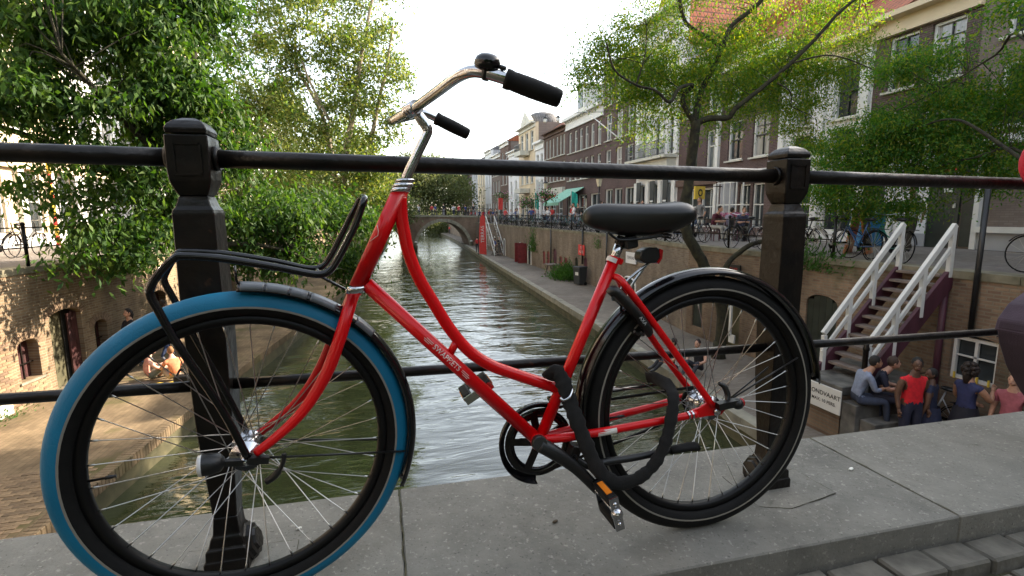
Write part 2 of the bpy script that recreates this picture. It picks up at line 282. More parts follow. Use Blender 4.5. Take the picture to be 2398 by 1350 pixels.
# ------------------------------------------------------------------ water, beds, wharves, streets
def water():
    mt, t, p = node_mat('canal_water'); L = t.links.new
    p.inputs['Base Color'].default_value = (0.034, 0.040, 0.016, 1); p.inputs['Roughness'].default_value = 0.02; p.inputs['IOR'].default_value = 1.5; p.inputs['Specular IOR Level'].default_value = 1.0
    tc = t.nodes.new('ShaderNodeTexCoord'); acc = None
    for sc, st, dist, det in ((0.28, (1.0, 1.2, 1), 0.15, 2), (0.75, (0.6, 1.8, 1), 0.060, 3), (2.8, (0.55, 1.9, 1), 0.012, 2)):
        mp = t.nodes.new('ShaderNodeMapping'); mp.inputs['Scale'].default_value = st; mp.inputs['Rotation'].default_value = (0, 0, 0.22); L(tc.outputs['Object'], mp.inputs[0])
        n = t.nodes.new('ShaderNodeTexNoise'); n.inputs['Scale'].default_value = sc; n.inputs['Detail'].default_value = det; n.inputs['Roughness'].default_value = 0.55; n.inputs['Distortion'].default_value = 0.6; L(mp.outputs[0], n.inputs['Vector'])
        b = t.nodes.new('ShaderNodeBump'); b.inputs['Strength'].default_value = 1.0; b.inputs['Distance'].default_value = dist; L(n.outputs['Fac'], b.inputs['Height'])
        if acc: L(acc.outputs[0], b.inputs['Normal'])
        acc = b
    L(acc.outputs[0], p.inputs['Normal']); return mt
WM = water()
b = MB(); b.add([(-120, -60, ZQ), (120, -60, ZQ), (120, 400, ZQ), (-120, 400, ZQ)], [(0, 1, 2, 3)]); tag(b.build('water', WM), kind='structure')
LE = [(-5.1, -12), (-4.9, 4), (-4.6, 8.8), (-4.35, 11), (-4.1, 14), (-3.3, 20), (-2.4, 28), (-1.2, 45), (0.2, 68), (1.2, 90), (4, 220)]
LWALL = [(-8.9, -12), (-8.7, 6), (-7.75, 14), (-6.9, 19.7), (-6.0, 28), (-4.8, 45), (-3.9, 66), (-3.4, 90), (-1, 220)]
RE = [(6.3, -12), (6.6, 4), (7.0, 9), (7.84, 18.9), (8.4, 27.7), (9.4, 44.3), (11.0, 69), (12.2, 90), (16, 220)]
RWALL = [(18, 220), (14, 90), (12.3, 66), (11.85, 45), (11.8, 27), (10.9, 20), (10.3, 15.5), (10.3, 6), (10.3, -12)]
def slab(name, poly, z0, z1, mats, sides=0):
    q = MB(); n = len(poly); q.add([(x, y, z1) for x, y in poly], [tuple(range(n))], 0)
    q.add([(x, y, z) for z in (z0, z1) for x, y in poly], [(i, (i + 1) % n, n + (i + 1) % n, n + i) for i in range(n)], sides)
    return tag(q.build(name, mats), kind='structure')
slab('left_wharf', LE + [(x - 0.3, y) for x, y in reversed(LWALL)], -6, ZW, [M['wharfL'], M['quayface']], 1)
slab('right_wharf', RE + [(x + 0.3, y) for x, y in RWALL], -6, ZW, [M['wharfR'], M['quayface']], 1)
slab('left_street', [(x - 0.25, y) for x, y in LWALL] + [(-60, 220), (-60, -12)], -6, ZS, [M['street'], M['quayface']], 1)
slab('right_street', [(x + 0.25, y) for x, y in RWALL] + [(60, -12), (60, 220)], -6, ZS, [M['street'], M['quayface']], 1)
slab('ground', [(-700, 220.0), (700, 220.0), (700, 1600), (-700, 1600)], -8, ZS - 0.02, [M['street'], M['street']])
slab('ground', [(-700, -700), (700, -700), (700, -12.0), (-700, -12.0)], -8, ZS - 0.02, [M['street'], M['street']])

# loose-laid clinkers of the left wharf nearest the bridge
wl = thing('wharf_paving', None, None, (-5.6, 8.5, ZW)); tag(wl, kind='structure'); cms = []
for i, c in enumerate([(0.20, 0.14, 0.082), (0.15, 0.105, 0.062), (0.235, 0.165, 0.095)]):
    q = MB(); q.box((0, 0, 0), (0.192, 0.088, 0.03)); cms.append(q.mesh('clinker', pm('wharf_clinker_%d' % i, c, 0.85, var=0.3, scale=16, bump=0.5, bscale=60)))
n_c = 0
for r_ in range(26):
    y = 7.1 + 0.1 * r_; x = -6.7 + (0.1 if r_ % 2 else 0)
    while x < -4.98 + (y - 7) * 0.05 and n_c < 290:
        o = link('clinker', random.choice(cms), wl); o.location = Vector((x, y, ZW - 0.009 + random.uniform(-0.003, 0.004))) - OFF[wl]; o.rotation_euler = (random.uniform(-.02, .02), random.uniform(-.02, .02), random.uniform(-.03, .03)); n_c += 1; x += 0.2
# kerb stones along the two quay edges, one by one near the camera
def edge_stones(root, poly, y0, y1, wid, step, mat, side, h=0.05, jit=0.012):
    pts = []
    for (xa, ya), (xb, yb) in zip(poly[:-1], poly[1:]):
        n_ = max(1, int(math.hypot(xb - xa, yb - ya) / step))
        for i in range(n_): pts.append(((xa + (xb - xa) * i / n_, ya + (yb - ya) * i / n_), (xa + (xb - xa) * (i + 1) / n_, ya + (yb - ya) * (i + 1) / n_)))
    k = 0; far = MB()
    for a, c in pts:
        if not (y0 <= a[1] <= y1): continue
        d = Vector((c[0] - a[0], c[1] - a[1], 0)); L_ = d.length; d.normalize(); nn = Vector((d.y, -d.x, 0)) * side
        ctr = Vector(((a[0] + c[0]) / 2, (a[1] + c[1]) / 2, ZW)) - nn * (wid / 2 - 0.03)
        R = Matrix((d, nn, Vector((0, 0, 1)))).transposed()
        ctr.z = ZW + h / 2 - 0.1 + random.uniform(-jit, jit); q = MB() if k < 280 else far
        q.box(ctr, (L_ - 0.008, wid + random.uniform(-0.006, 0.006), h + 0.2), R)
        if k < 280: q.build('edge_stone', mat, root, bevel=0.008 if k < 120 else 0)
        k += 1
    if far.v: tag(far.build('edge_stone', mat, root), kind='stuff')
kr = thing('quay_kerb', None, None, (-4.5, 10, ZW)); tag(kr, kind='structure'); edge_stones(kr, LE, 6.5, 30, 0.22, 0.088, M['wharfL'], 1, 0.012, 0.004)
kr = thing('quay_kerb', None, None, (7.5, 15, ZW)); tag(kr, kind='structure'); edge_stones(kr, RE, 7, 68, 0.32, 0.62, M['coping'], -1, 0.06)

# ------------------------------------------------------------------ retaining walls with cellar doors
def seg_wall(root, a, c, z0, z1, opens, mat, thick=0.5, name='brickwork'):
    a, c = Vector((a[0], a[1], 0)), Vector((c[0], c[1], 0)); d = c - a; L_ = d.length; ang = atan2(d.y, d.x); q = MB(); t = 0.0
    def bx(t0, t1, za, zb):
        if t1 - t0 > 1e-3 and zb - za > 1e-3: q.box(((t0 + t1) / 2, thick / 2, (za + zb) / 2), (t1 - t0, thick, zb - za))
    for (t0, t1, zb, zs, rise) in sorted(opens):
        bx(t, t0, z0, z1); bx(t0, t1, z0, zb); n_ = 8
        arc = [((t0 + t1) / 2 + (t1 - t0) / 2 * cos(pi * k / n_), 0, zs + rise * sin(pi * k / n_)) for k in range(n_ + 1)]
        for k in range(n_):      # wall above the arch in strips
            p, r_ = arc[k], arc[k + 1]; q.prism([(p[0], 0, p[2]), (p[0], 0, z1), (r_[0], 0, z1), (r_[0], 0, r_[2])], (0, thick, 0))
        t = t1
    bx(t, L_, z0, z1)
    o = q.build(name, mat, root, local=True); o.location = a - OFF[root]; o.rotation_euler = (0, 0, ang); o.location.z = -OFF[root].z
    OFF[o] = None
    return o, a, ang
def in_wall(o, mb, name, mat, root):      # piece given in the wall segment's own axes
    p = mb.build(name, mat, root, local=True); p.location = o.location; p.rotation_euler = o.rotation_euler; return p
def voussoirs(o, root, t0, t1, zs, rise, mat, n_=13, th=0.2):
    for k in range(n_):
        a0 = pi * (k + 0.08) / n_; a1 = pi * (k + 0.92) / n_; w = (t1 - t0) / 2; c = (t0 + t1) / 2
        def P(a, e): return (c + (w + e) * cos(a), -0.012, zs + (rise + e) * sin(a))
        q = MB(); q.prism([P(a0, 0.01), P(a1, 0.01), P(a1, th), P(a0, th)], (0, 0.05, 0)); in_wall(o, q, 'arch_brick', mat, root)
def leaf_door(o, root, t0, t1, zb, zt, rise, mat, y=0.18, planks=5, frame=None, bars=None):
    w = t1 - t0
    for k in range(planks):
        ta, tb = t0 + w * k / planks, t0 + w * (k + 1) / planks; zz = zt + rise * sin(pi * ((k + 0.5) / planks))
        q = MB(); q.box(((ta + tb) / 2, y + 0.03, (zb + zz) / 2), (tb - ta - 0.008, 0.04, zz - zb)); in_wall(o, q, 'door_plank', mat, root)
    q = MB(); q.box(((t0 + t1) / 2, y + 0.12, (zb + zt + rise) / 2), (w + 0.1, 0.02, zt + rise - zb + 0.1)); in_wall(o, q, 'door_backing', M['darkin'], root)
    if frame:
        q = MB(); n_ = 8; pts = [(t0 + 0.03, y - 0.06, zb)] + [((t0 + t1) / 2 - (w / 2 - 0.03) * cos(pi * k / n_), y - 0.06, zt + (rise - 0.03) * sin(pi * k / n_)) for k in range(n_ + 1)] + [(t1 - 0.03, y - 0.06, zb)]
        q.tube(pts, 0.05, 4, smooth=False); in_wall(o, q, 'door_frame', frame, root)
M['vouss'] = pm('arch_bricks', (0.20, 0.135, 0.085), 0.85, var=0.35, scale=14, bump=0.4)
# left wall
lw = thing('quay_wall', 'sunlit brick quay wall of the left bank with arched cellar openings under the trees', 'quay wall', (-7.7, 14, ZW))
opn = {2: [], 1: [(7.23, 7.82, -2.75, -2.0, 0.13)]}
LOP = {1: [(7.24, 7.83, -2.76, -1.98, 0.14)], 2: [(0.17, 1.2, ZW + 0.02, -1.55, 0.18), (1.62, 2.1, -2.7, -2.02, 0.14), (4.2, 5.0, ZW + 0.02, -1.7, 0.2)], 3: [(2.0, 2.9, ZW + 0.02, -1.6, 0.25), (4.5, 5.1, -2.6, -1.8, 0.15), (6.4, 7.3, ZW + 0.02, -1.6, 0.25)], 4: [(3, 4, ZW + 0.02, -1.6, 0.25), (8, 9, ZW + 0.02, -1.6, 0.25), (13, 14, ZW + 0.02, -1.6, 0.25)]}
lsegs = {}
for i in range(len(LWALL) - 1):
    lsegs[i] = seg_wall(lw, LWALL[i], LWALL[i + 1], -4.2, ZS - 0.12, LOP.get(i, []), M['wallL'])[0]
    for (t0, t1, zb, zs, rise) in LOP.get(i, []):
        o = lsegs[i]
        if i < 3: voussoirs(o, lw, t0, t1, zs, rise, M['vouss'], 11 if t1 - t0 < 0.7 else 15)
        if zb < -3:
            if i == 2 and t0 < 1:
                leaf_door(o, lw, t0, t0 + (t1 - t0) * 0.68, zb, zs, rise * 0.8, M['doordk'], 0.32, 3); leaf_door(o, lw, t0 + (t1 - t0) * 0.69, t1, zb, zs, rise * 0.4, M['doorbr'], 0.1, 3)
            else: leaf_door(o, lw, t0, t1, zb, zs, rise, M['doordk'] if i % 2 else M['doorbr'], 0.2, 5)
        else:
            leaf_door(o, lw, t0, t1, zb, zs, rise, M['doorbr'], 0.22, 4)
            q = MB(); w = t1 - t0
            q.box(((t0 + t1) / 2, 0.16, (zb + zs) / 2 + 0.05), (0.03, 0.03, zs - zb + 0.1)); q.box(((t0 + t1) / 2, 0.16, zb + (zs - zb) * 0.45), (w, 0.025, 0.025)); in_wall(o, q, 'window_bar', M['iron'], lw)
            q = MB(); q.box(((t0 + t1) / 2, 0.06, zb - 0.03), (w + 0.12, 0.2, 0.05)); in_wall(o, q, 'window_sill', M['coping'], lw)
for i in range(len(LWALL) - 1):
    (xa, ya), (xb, yb) = LWALL[i], LWALL[i + 1]; d = Vector((xb - xa, yb - ya, 0)); n_ = max(1, int(d.length / 1.1)) if 5 < yb < 40 else 1
    for k in range(n_):
        a = Vector((xa, ya, 0)) + d * (k / n_); c = Vector((xa, ya, 0)) + d * ((k + 1) / n_); dd = d.normalized(); nn = Vector((-dd.y, dd.x, 0))
        q = MB(); q.bar(a + dd * 0.006 + nn * 0.22 + Vector((0, 0, ZS - 0.05)), c - dd * 0.006 + nn * 0.22 + Vector((0, 0, ZS - 0.05)), 0.5, 0.14); q.build('coping_stone', M['mosscop'], lw)
# the bricks that can be told apart: the sunlit stretch of wall round the barred window
bmats = [pm('sunlit_brick_%d' % i, c, 0.85, var=0.25, scale=20, bump=0.4, bscale=60) for i, c in enumerate([(0.24, 0.165, 0.095), (0.19, 0.125, 0.075), (0.27, 0.195, 0.115), (0.155, 0.10, 0.065)])]
bms = []
for k, mt in enumerate(bmats): q = MB(); q.box((0, 0, 0), (0.205, 0.03, 0.053)); bms.append(q.mesh('brick', mt))
o1 = lsegs[1]; nb = 0
for r_ in range(26):
    z = -3.28 + 0.066 * r_; t = 6.05 + (0.11 if r_ % 2 else 0.0)
    while t < 8.0 and nb < 296:
        inside = 7.24 - 0.12 - (0.1 if z > -2.0 else 0) < t < 7.83 + 0.12 + (0.1 if z > -2.0 else 0) and -2.86 < z < -1.6
        if not inside:
            o = link('brick', random.choice(bms), lw); o.matrix_local = Matrix.Translation(o1.location) @ Matrix.Rotation(o1.rotation_euler.z, 4, 'Z') @ Matrix.Translation((t, 0.006 + random.uniform(-0.003, 0.003), z)) @ Matrix.Rotation(random.uniform(-.01, .01), 4, 'Y'); nb += 1
        t += 0.218
# right wall
rw = thing('quay_wall', 'long shaded brick quay wall of the right bank with small arched cellar doors and downpipes', 'quay wall', (10.6, 20, ZW))
ROP = {3: [(1.3, 2.3, ZW + 0.02, -2.0, 0.35), (2.6, 3.9, ZW + 0.02, -1.9, 0.15), (4.3, 5.3, ZW + 0.02, -2.0, 0.35), (8.3, 8.9, -2.9, -2.05, 0.1), (9.3, 9.9, -2.9, -2.0, 0.1), (10.7, 11.5, ZW + 0.02, -1.85, 0.25), (12.0, 12.6, -2.9, -2.1, 0.05), (13.0, 13.6, -2.9, -2.1, 0.05), (15.0, 15.5, -2.95, -2.1, 0.2), (16.4, 17.0, -2.95, -2.0, 0.25)],
       4: [(5.0, 6.7, ZW + 0.02, -2.4, 0.35)], 5: [(2.3, 3.0, -2.9, -2.0, 0.15)], 6: [(0.35, 0.9, -3.0, -1.7, 0.1), (1.75, 2.75, ZW + 0.02, -1.6, 0.1), (5.15, 6.05, ZW + 0.02, -1.35, 0.2), (8.55, 9.3, -2.25, -1.45, 0.06)], 2: [(3, 3.9, ZW + 0.02, -1.9, 0.3), (6, 6.8, ZW + 0.02, -1.9, 0.3), (11, 11.9, ZW + 0.02, -1.9, 0.3), (16, 16.9, ZW + 0.02, -1.9, 0.3)]}
rsegs = {}
for i in range(len(RWALL) - 1):
    o = rsegs[i] = seg_wall(rw, RWALL[i], RWALL[i + 1], -4.2, ZS - 0.12, ROP.get(i, []), M['wallN'] if i >= 6 else M['wallR'])[0]
    for j, (t0, t1, zb, zs, rise) in enumerate(ROP.get(i, [])):
        w = t1 - t0
        if i == 6 and j == 3:      # barred white-framed window close to the stairs
            q = MB()
            for tt in (t0 + 0.03, t1 - 0.03): q.box((tt, 0.1, (zb + zs) / 2), (0.06, 0.06, zs - zb))
            for zz in (zb + 0.03, zs - 0.03): q.box(((t0 + t1) / 2, 0.1, zz), (w - 0.124, 0.06, 0.06))
            q.box(((t0 + t1) / 2, 0.1, (zb + zs) / 2), (0.05, 0.05, zs - zb - 0.124)); q.box(((t0 + t1) / 2, 0.09, (zb + zs) / 2 + 0.05), (w - 0.13, 0.03, 0.03)); in_wall(o, q, 'window_frame', M['white'], rw)
            q = MB(); q.box(((t0 + t1) / 2, 0.16, (zb + zs) / 2), (w + 0.1, 0.02, zs - zb + 0.2)); in_wall(o, q, 'window_pane', M['glass'], rw)
            for k in range(4):
                q = MB(); q.box((t0 + w * (k + 0.5) / 4, 0.03, zb + 0.02), (0.025, 0.03, 0.2)); in_wall(o, q, 'window_bar', M['yellow'], rw)
        elif i == 6 and j == 1:    # white door panels standing open
            leaf_door(o, rw, t0, t1, zb, zs, rise, M['doordk'], 0.25, 4)
            for tt in (t0 + 0.28, t0 + 0.62):
                q = MB(); q.box((tt, -0.02, -2.25), (0.09, 0.05, 1.35)); q.box((tt + (0.1 if tt > t0 + 0.4 else -0.1), -0.02, -2.98), (0.25, 0.05, 0.25)); in_wall(o, q, 'door_leaf', M['white'], rw)
        else:
            fr = M['white'] if (i == 3 and j in (0, 2)) or (i == 4) or i == 2 else None
            mt = M['doorred'] if i == 3 and j in (1, 3, 4, 6, 7) else (M['doordk'] if j % 2 == 0 else M['wooddk'])
            leaf_door(o, rw, t0, t1, zb, zs, rise, mt, 0.035, 5 if w > 0.7 else 3, fr)
            if i == 3 and j == 1:   # the pair of oxblood gate leaves stands open on the wharf
                for tt in (t0 + 0.1, t1 - 0.1):
                    q = MB(); q.box((tt, -0.35, -2.45), (0.06, 0.8, 1.65)); in_wall(o, q, 'door_leaf', M['doorred'], rw)
    (xa, ya), (xb, yb) = RWALL[i], RWALL[i + 1]; d = Vector((xb - xa, yb - ya, 0)); n_ = max(1, int(d.length / 1.2)) if 0 < ya < 70 else 1
    for k in range(n_):
        dd = d.normalized(); nn = Vector((-dd.y, dd.x, 0)); a = Vector((xa, ya, 0)) + d * (k / n_); c = Vector((xa, ya, 0)) + d * ((k + 1) / n_)
        q = MB(); q.bar(a + dd * 0.006 + nn * 0.22 + Vector((0, 0, ZS - 0.05)), c - dd * 0.006 + nn * 0.22 + Vector((0, 0, ZS - 0.05)), 0.5, 0.14); q.build('coping_stone', M['mosscop'], rw)
def pipe(x, y, z0, z1, r=0.05, m_='black'):
    q = MB(); q.tube([(x, y, z0), (x, y, z1)], r, 7); q.build('downpipe', M[m_], rw)
pipe(11.72, 28.6, -2.2, ZS + 0.1); pipe(11.35, 24.4, -2.2, ZS + 0.1); pipe(11.72, 34.5, -3.2, ZS); pipe(10.24, 7.12, -3.2, ZS - 0.02, 0.06, 'wooddk'); pipe(10.24, 10.9, -1.2, ZS + 0.9, 0.05); pipe(10.24, 6.62, -1.4, 1.3, 0.045)

# ------------------------------------------------------------------ the bridge underfoot
def zsl(x): return -0.01358 * x
bd = thing('bridge', None, None, (0, 1.3, 0)); tag(bd, kind='structure')
arch = [(6.2 * cos(pi * k / 16) + 1.0, -3.9 + 3.1 * sin(pi * k / 16)) for k in range(17)]
q = MB()
for k in range(16):
    (x1, z1), (x2, z2) = arch[k], arch[k + 1]; q.prism([(x1, -7, z1), (x1, -7, -0.22), (x2, -7, -0.22), (x2, -7, z2)], (0, 8.53, 0))
q.prism([(-9, -7, -4.4), (-9, -7, -0.22), (-5.2, -7, -0.22), (-5.2, -7, -4.4)], (0, 8.53, 0)); q.prism([(7.2, -7, -4.4), (7.2, -7, -0.22), (10.2, -7, -0.22), (10.2, -7, -4.4)], (0, 8.53, 0))
q.build('arch_masonry', M['bridge'], bd)
q = MB(); q.add([(x, y, zsl(x) - 0.118) for x, y in ((-12, -7), (12, -7), (12, 1.02), (-12, 1.02))], [(0, 1, 2, 3)]); tag(q.build('road_bed', M['dirt']), kind='structure')
# big kerb slabs
XS = [-6.0, -4.36, -2.75, -1.1, 0.021, 1.62, 3.24, 4.9, 6.5, 8.2]
for i in range(len(XS) - 1):
    a, c = XS[i] + 0.0012, XS[i + 1] - 0.0012; q = MB()
    q.prism([(a, 1.012, zsl(a)), (c, 1.012, zsl(c)), (c, 1.565, zsl(c)), (a, 1.565, zsl(a))], (0, 0, -0.2)); q.build('kerb_slab', M['slab'] if i % 2 else M['slabB'], bd, bevel=0.004)
for x0 in XS[2:8]:      # crumbling dirt-filled joints between the slabs
    q = MB(); n_ = 46; rim = []
    for sgn in (-1, 1):
        for k in range(n_ + 1): rim.append((x0 + sgn * (0.0010 + 0.0018 * random.random()) + 0.003 * sin(k * 0.55) * (1 if k % 7 else 0.4), 1.018 + 0.543 * k / n_, zsl(x0) + 0.0012))
    q.add(rim, [(k, k + 1, n_ + 2 + k, n_ + 1 + k) for k in range(n_)]); q.build('joint_dirt', M['dirt'], bd)
for x0 in (-0.4015, 1.2045):      # let-in stones under the posts
    z = zsl(x0) + 0.0025; q = MB(); q.prism([(x0 - 0.13, 1.20, z), (x0 - 0.04, 1.165, z), (x0 + 0.16, 1.20, z), (x0 + 0.15, 1.36, z), (x0 - 0.12, 1.38, z)], (0, 0, -0.02)); q.build('post_footing', M['slab'], bd); q = MB(); P_ = [(x0 - 0.13, 1.20, z), (x0 - 0.04, 1.165, z), (x0 + 0.16, 1.20, z), (x0 + 0.15, 1.36, z), (x0 - 0.12, 1.38, z), (x0 - 0.13, 1.20, z)]; q.tube([(a + random.uniform(-.002, .002), b_ + random.uniform(-.002, .002), c - 0.001) for (a0, b0, c), (a1, b1, _) in zip(P_[:-1], P_[1:]) for a, b_ in [(a0 + (a1 - a0) * f / 6, b0 + (b1 - b0) * f / 6) for f in range(6)]], 0.0013, 4, closed=True); q.build('footing_joint', M['dirt'], bd)
# row of setts along the kerb and clinkers of the roadway
rd = thing('roadway', None, None, (1.2, 0.9, -0.1)); tag(rd, kind='structure')
x = -1.3; j = 0
while x < 3.4:
    w = random.uniform(0.15, 0.175); q = MB(); zt = zsl(x) - 0.068 + random.uniform(-0.006, 0.006)
    q.box((x + w / 2, 0.957 + random.uniform(-0.004, 0.004), zt - 0.05), (w - 0.012, 0.088, 0.1), Matrix.Rotation(random.uniform(-0.03, 0.03), 3, 'Z') @ Matrix.Rotation(random.uniform(-0.03, 0.03), 3, 'X'))
    q.build('sett', M['sett'], rd, bevel=0.0065); x += w
sk = 0.18
protos = []
for i in range(6):
    q = MB(); q.box((0, 0, 0), (0.046 + 0.004 * (i % 2), 0.195, 0.07)); o_ = q.mesh('clinker', M['clinker'][i % 3]); bm = bmesh.new(); bm.from_mesh(o_); bmesh.ops.bevel(bm, geom=list(bm.edges), offset=0.005, segments=1, affect='EDGES'); bm.to_mesh(o_); bm.free(); protos.append(o_)
n_b = 0
for row in range(5):
    x = -0.5 - 0.02 * row
    while x < 3.2:
        y = 0.80 - 0.205 * row
        if n_b < 290 and not (x < 0.6 and row > 1):
            o = link('clinker', random.choice(protos), rd); o.location = Vector((x + (0.026 if row % 2 else 0), y + random.uniform(-0.006, 0.006), zsl(x) - 0.095 - 0.035 + random.uniform(-0.004, 0.004))) - OFF[rd]; o.rotation_euler = (random.uniform(-0.02, 0.02), random.uniform(-0.03, 0.03), random.uniform(-0.03, 0.03)); n_b += 1
        x += 0.053
# little litter on the slab
def litter(px, py, s, mat, lab, cat):
    p = at_z(px, py, zsl(1.2)); q = MB(); q.sphere((p.x, p.y, zsl(p.x) + 0.004), (s, s * 0.45, 0.004), 8, 5, M=Matrix.Rotation(0.4, 3, 'Z')); return tag(q.build(cat, mat), lab, cat)
M['petal'] = pm('pale_petal', (0.75, 0.75, 0.68), 0.6, var=0.1)
M['twig'] = pm('twig_brown', (0.07, 0.05, 0.03), 0.8)
litter(1993, 1098, 0.014, M['petal'], 'pale fallen petal on the kerb slab right of the rear wheel', 'petal')
litter(702, 1256, 0.008, M['petal'], 'small pale petal on the slab seen through the front wheel', 'petal')
litter(1300, 1232, 0.011, M['twig'], 'dark dry leaf scrap on the slab before the pedal', 'leaf')

# ------------------------------------------------------------------ bridge railing
rl = thing('railing', 'black cast-iron bridge railing with square posts and two round rails behind the bicycle', 'railing', (0.4, 1.3175, 0))
YC = 1.3175
def post(x0):
    z0 = zsl(x0); q = MB()
    def sec(z, h): return [(x0 + sx * h, YC + sy * h, z0 + z) for sx, sy in ((-1, -1), (1, -1), (1, 1), (-1, 1))]
    def stack(q, levels, mi=0):
        vs = []; fs = []
        for z, h in levels: vs += sec(z, h)
        for i in range(len(levels) - 1):
            for k in range(4): l = (k + 1) % 4; fs.append((i * 4 + k, i * 4 + l, i * 4 + 4 + l, i * 4 + 4 + k))
        fs += [(3, 2, 1, 0), tuple(len(vs) - 4 + k for k in range(4))]; q.add(vs, fs)
    stack(q, [(0.135, 0.0265), (0.22, 0.031), (0.36, 0.039), (0.55, 0.0425), (0.70, 0.0435), (0.86, 0.042), (0.872, 0.0425), (0.883, 0.040), (0.887, 0.036), (0.905, 0.0305), (0.912, 0.029)])
    o = q.build('post', M['iron'], rl, bevel=0.002)
    q = MB(); stack(q, [(0.912, 0.029), (0.928, 0.036), (0.945, 0.0415), (0.965, 0.0428), (1.03, 0.0428), (1.043, 0.0425)]); 
    q.build('post_head', M['iron'], o, bevel=0.0025)
    for ang in range(4):      # sunk panel borders on the head
        R = Matrix.Rotation(ang * pi / 2, 3, 'Z'); q = MB()
        for a, c in (((-0.026, 0.958), (0.026, 0.958)), ((0.026, 0.958), (0.026, 1.024)), ((0.026, 1.024), (-0.026, 1.024)), ((-0.026, 1.024), (-0.026, 0.958))):
            if ang % 2 == 1 and True: pass
            q.bar(Vector((x0, YC, z0)) + R @ Vector((a[0], -0.0428, a[1])), Vector((x0, YC, z0)) + R @ Vector((c[0], -0.0428, c[1])), 0.005, 0.005)
        if ang % 2 == 0: q.build('head_panel', M['iron'], o)
    q = MB(); stack(q, [(1.046, 0.040), (1.056, 0.0415), (1.064, 0.038), (1.074, 0.029), (1.082, 0.012)]); q.build('post_cap', M['iron'], o, bevel=0.0015)
    q = MB(); stack(q, [(0.0, 0.050), (0.03, 0.050), (0.034, 0.046), (0.058, 0.045), (0.063, 0.039), (0.085, 0.0345), (0.092, 0.030), (0.135, 0.0265)]); q.build('post_base', M['iron'], o, bevel=0.002)
    q = MB()
    sx = 1 if x0 < 0.5 else -1; q.lathe((x0 + sx * 0.036, YC + 0.008, z0 + 0.042), (sx, 0, 0.3), (0, 1, 0), [(0.046, 0.0), (0.049, 0.010), (0.043, 0.013), (0.040, 0.021), (0.030, 0.023), (0.026, 0.029), (0.0, 0.030)], 8, smooth=False)
    q.build('base_rosette', M['iron'], o)
PX = [-5.23, -3.62, -2.01, -0.4015, 1.2045, 2.81, 4.42, 6.03]
for x0 in PX: post(x0)
for i in range(len(PX) - 1):
    a, c = PX[i] + 0.03, PX[i + 1] - 0.03
    q = MB(); q.tube([(a + (c - a) * k / 6, YC, 0.996 - 0.0155 * (a + (c - a) * k / 6)) for k in range(7)], 0.0205, 14); q.build('top_rail', M['iron'], rl)
    q = MB(); q.tube([(a + (c - a) * k / 6, YC, 0.464 - 0.0155 * (a + (c - a) * k / 6)) for k in range(7)], 0.0135, 12); q.build('lower_rail', M['iron'], rl)
    for xx, dx in ((a + 0.012, 1), (c - 0.012, -1)): q = MB(); q.tube([(xx, YC, 0.996 - 0.0155 * xx), (xx + dx * 0.012, YC, 0.996 - 0.0155 * xx)], [0.028, 0.026], 12); q.build('rail_collar', M['iron'], rl)
# ------------------------------------------------------------------ houses (built in their own axes: x along the front, y into the house, z up)
WCACHE = {}
def win_mesh(w, h, kind):
    k = (round(w, 2), round(h, 2), kind)
    if k in WCACHE: return WCACHE[k]
    q = MB(); fw = 0.075 if kind != 'thin' else 0.05; y = 0.05
    q.box((-w / 2 + fw / 2, y, h / 2), (fw, 0.12, h)); q.box((w / 2 - fw / 2, y, h / 2), (fw, 0.12, h)); q.box((0, y, fw / 2), (w - 2 * fw, 0.12, fw)); q.box((0, y, h - fw / 2), (w - 2 * fw, 0.12, fw))
    iw, ih = w - 2 * fw, h - 2 * fw
    mi = 1 if kind == 'darkbar' else 0
    if kind in ('sash', 'darkbar', 'thin'):
        q.box((0, y + 0.01, fw + ih * 0.52), (iw, 0.07, 0.055), mi=mi); q.box((0, y + 0.015, fw + ih * 0.26), (0.035, 0.05, ih * 0.52 - 0.056), mi=mi); q.box((0, y + 0.015, fw + ih * 0.77), (0.035, 0.05, ih * 0.46 - 0.06), mi=mi)
        if kind == 'darkbar': q.box((0, y + 0.02, fw + ih * 0.76), (iw, 0.03, 0.03), mi=mi)
    elif kind == 'tee': q.box((0, y + 0.01, fw + ih * 0.66), (iw, 0.07, 0.06)); q.box((0, y + 0.015, fw + ih * 0.33), (0.05, 0.05, ih * 0.66 - 0.062))
    fm = q.mesh('window', [M['white'], M['black']]); p = MB(); p.box((0, y + 0.05, h / 2), (w - 0.04, 0.012, h - 0.04)); pms = [p.mesh('pane', M[g]) for g in ('glass', 'glass3', 'glass2')]
    s_ = MB(); s_.box((0, -0.04, -0.035), (w + 0.16, 0.2, 0.07)); sm_ = s_.mesh('sill', M['stonetrim'])
    WCACHE[k] = (fm, pms, sm_); return WCACHE[k]
def add_window(root, x, z, w, h, kind='sash', sill=True, depth=0.1, pane=None):
    fm, pms, sm_ = win_mesh(w, h, kind); o = link('window', fm, root); o.location = (x, depth, z)
    p = link('pane', pms[pane] if pane is not None else random.choices(pms, (5, 3, 2))[0], o)
    if sill: s_ = link('sill', sm_, o); s_.location = (0, -depth, 0)
    return o
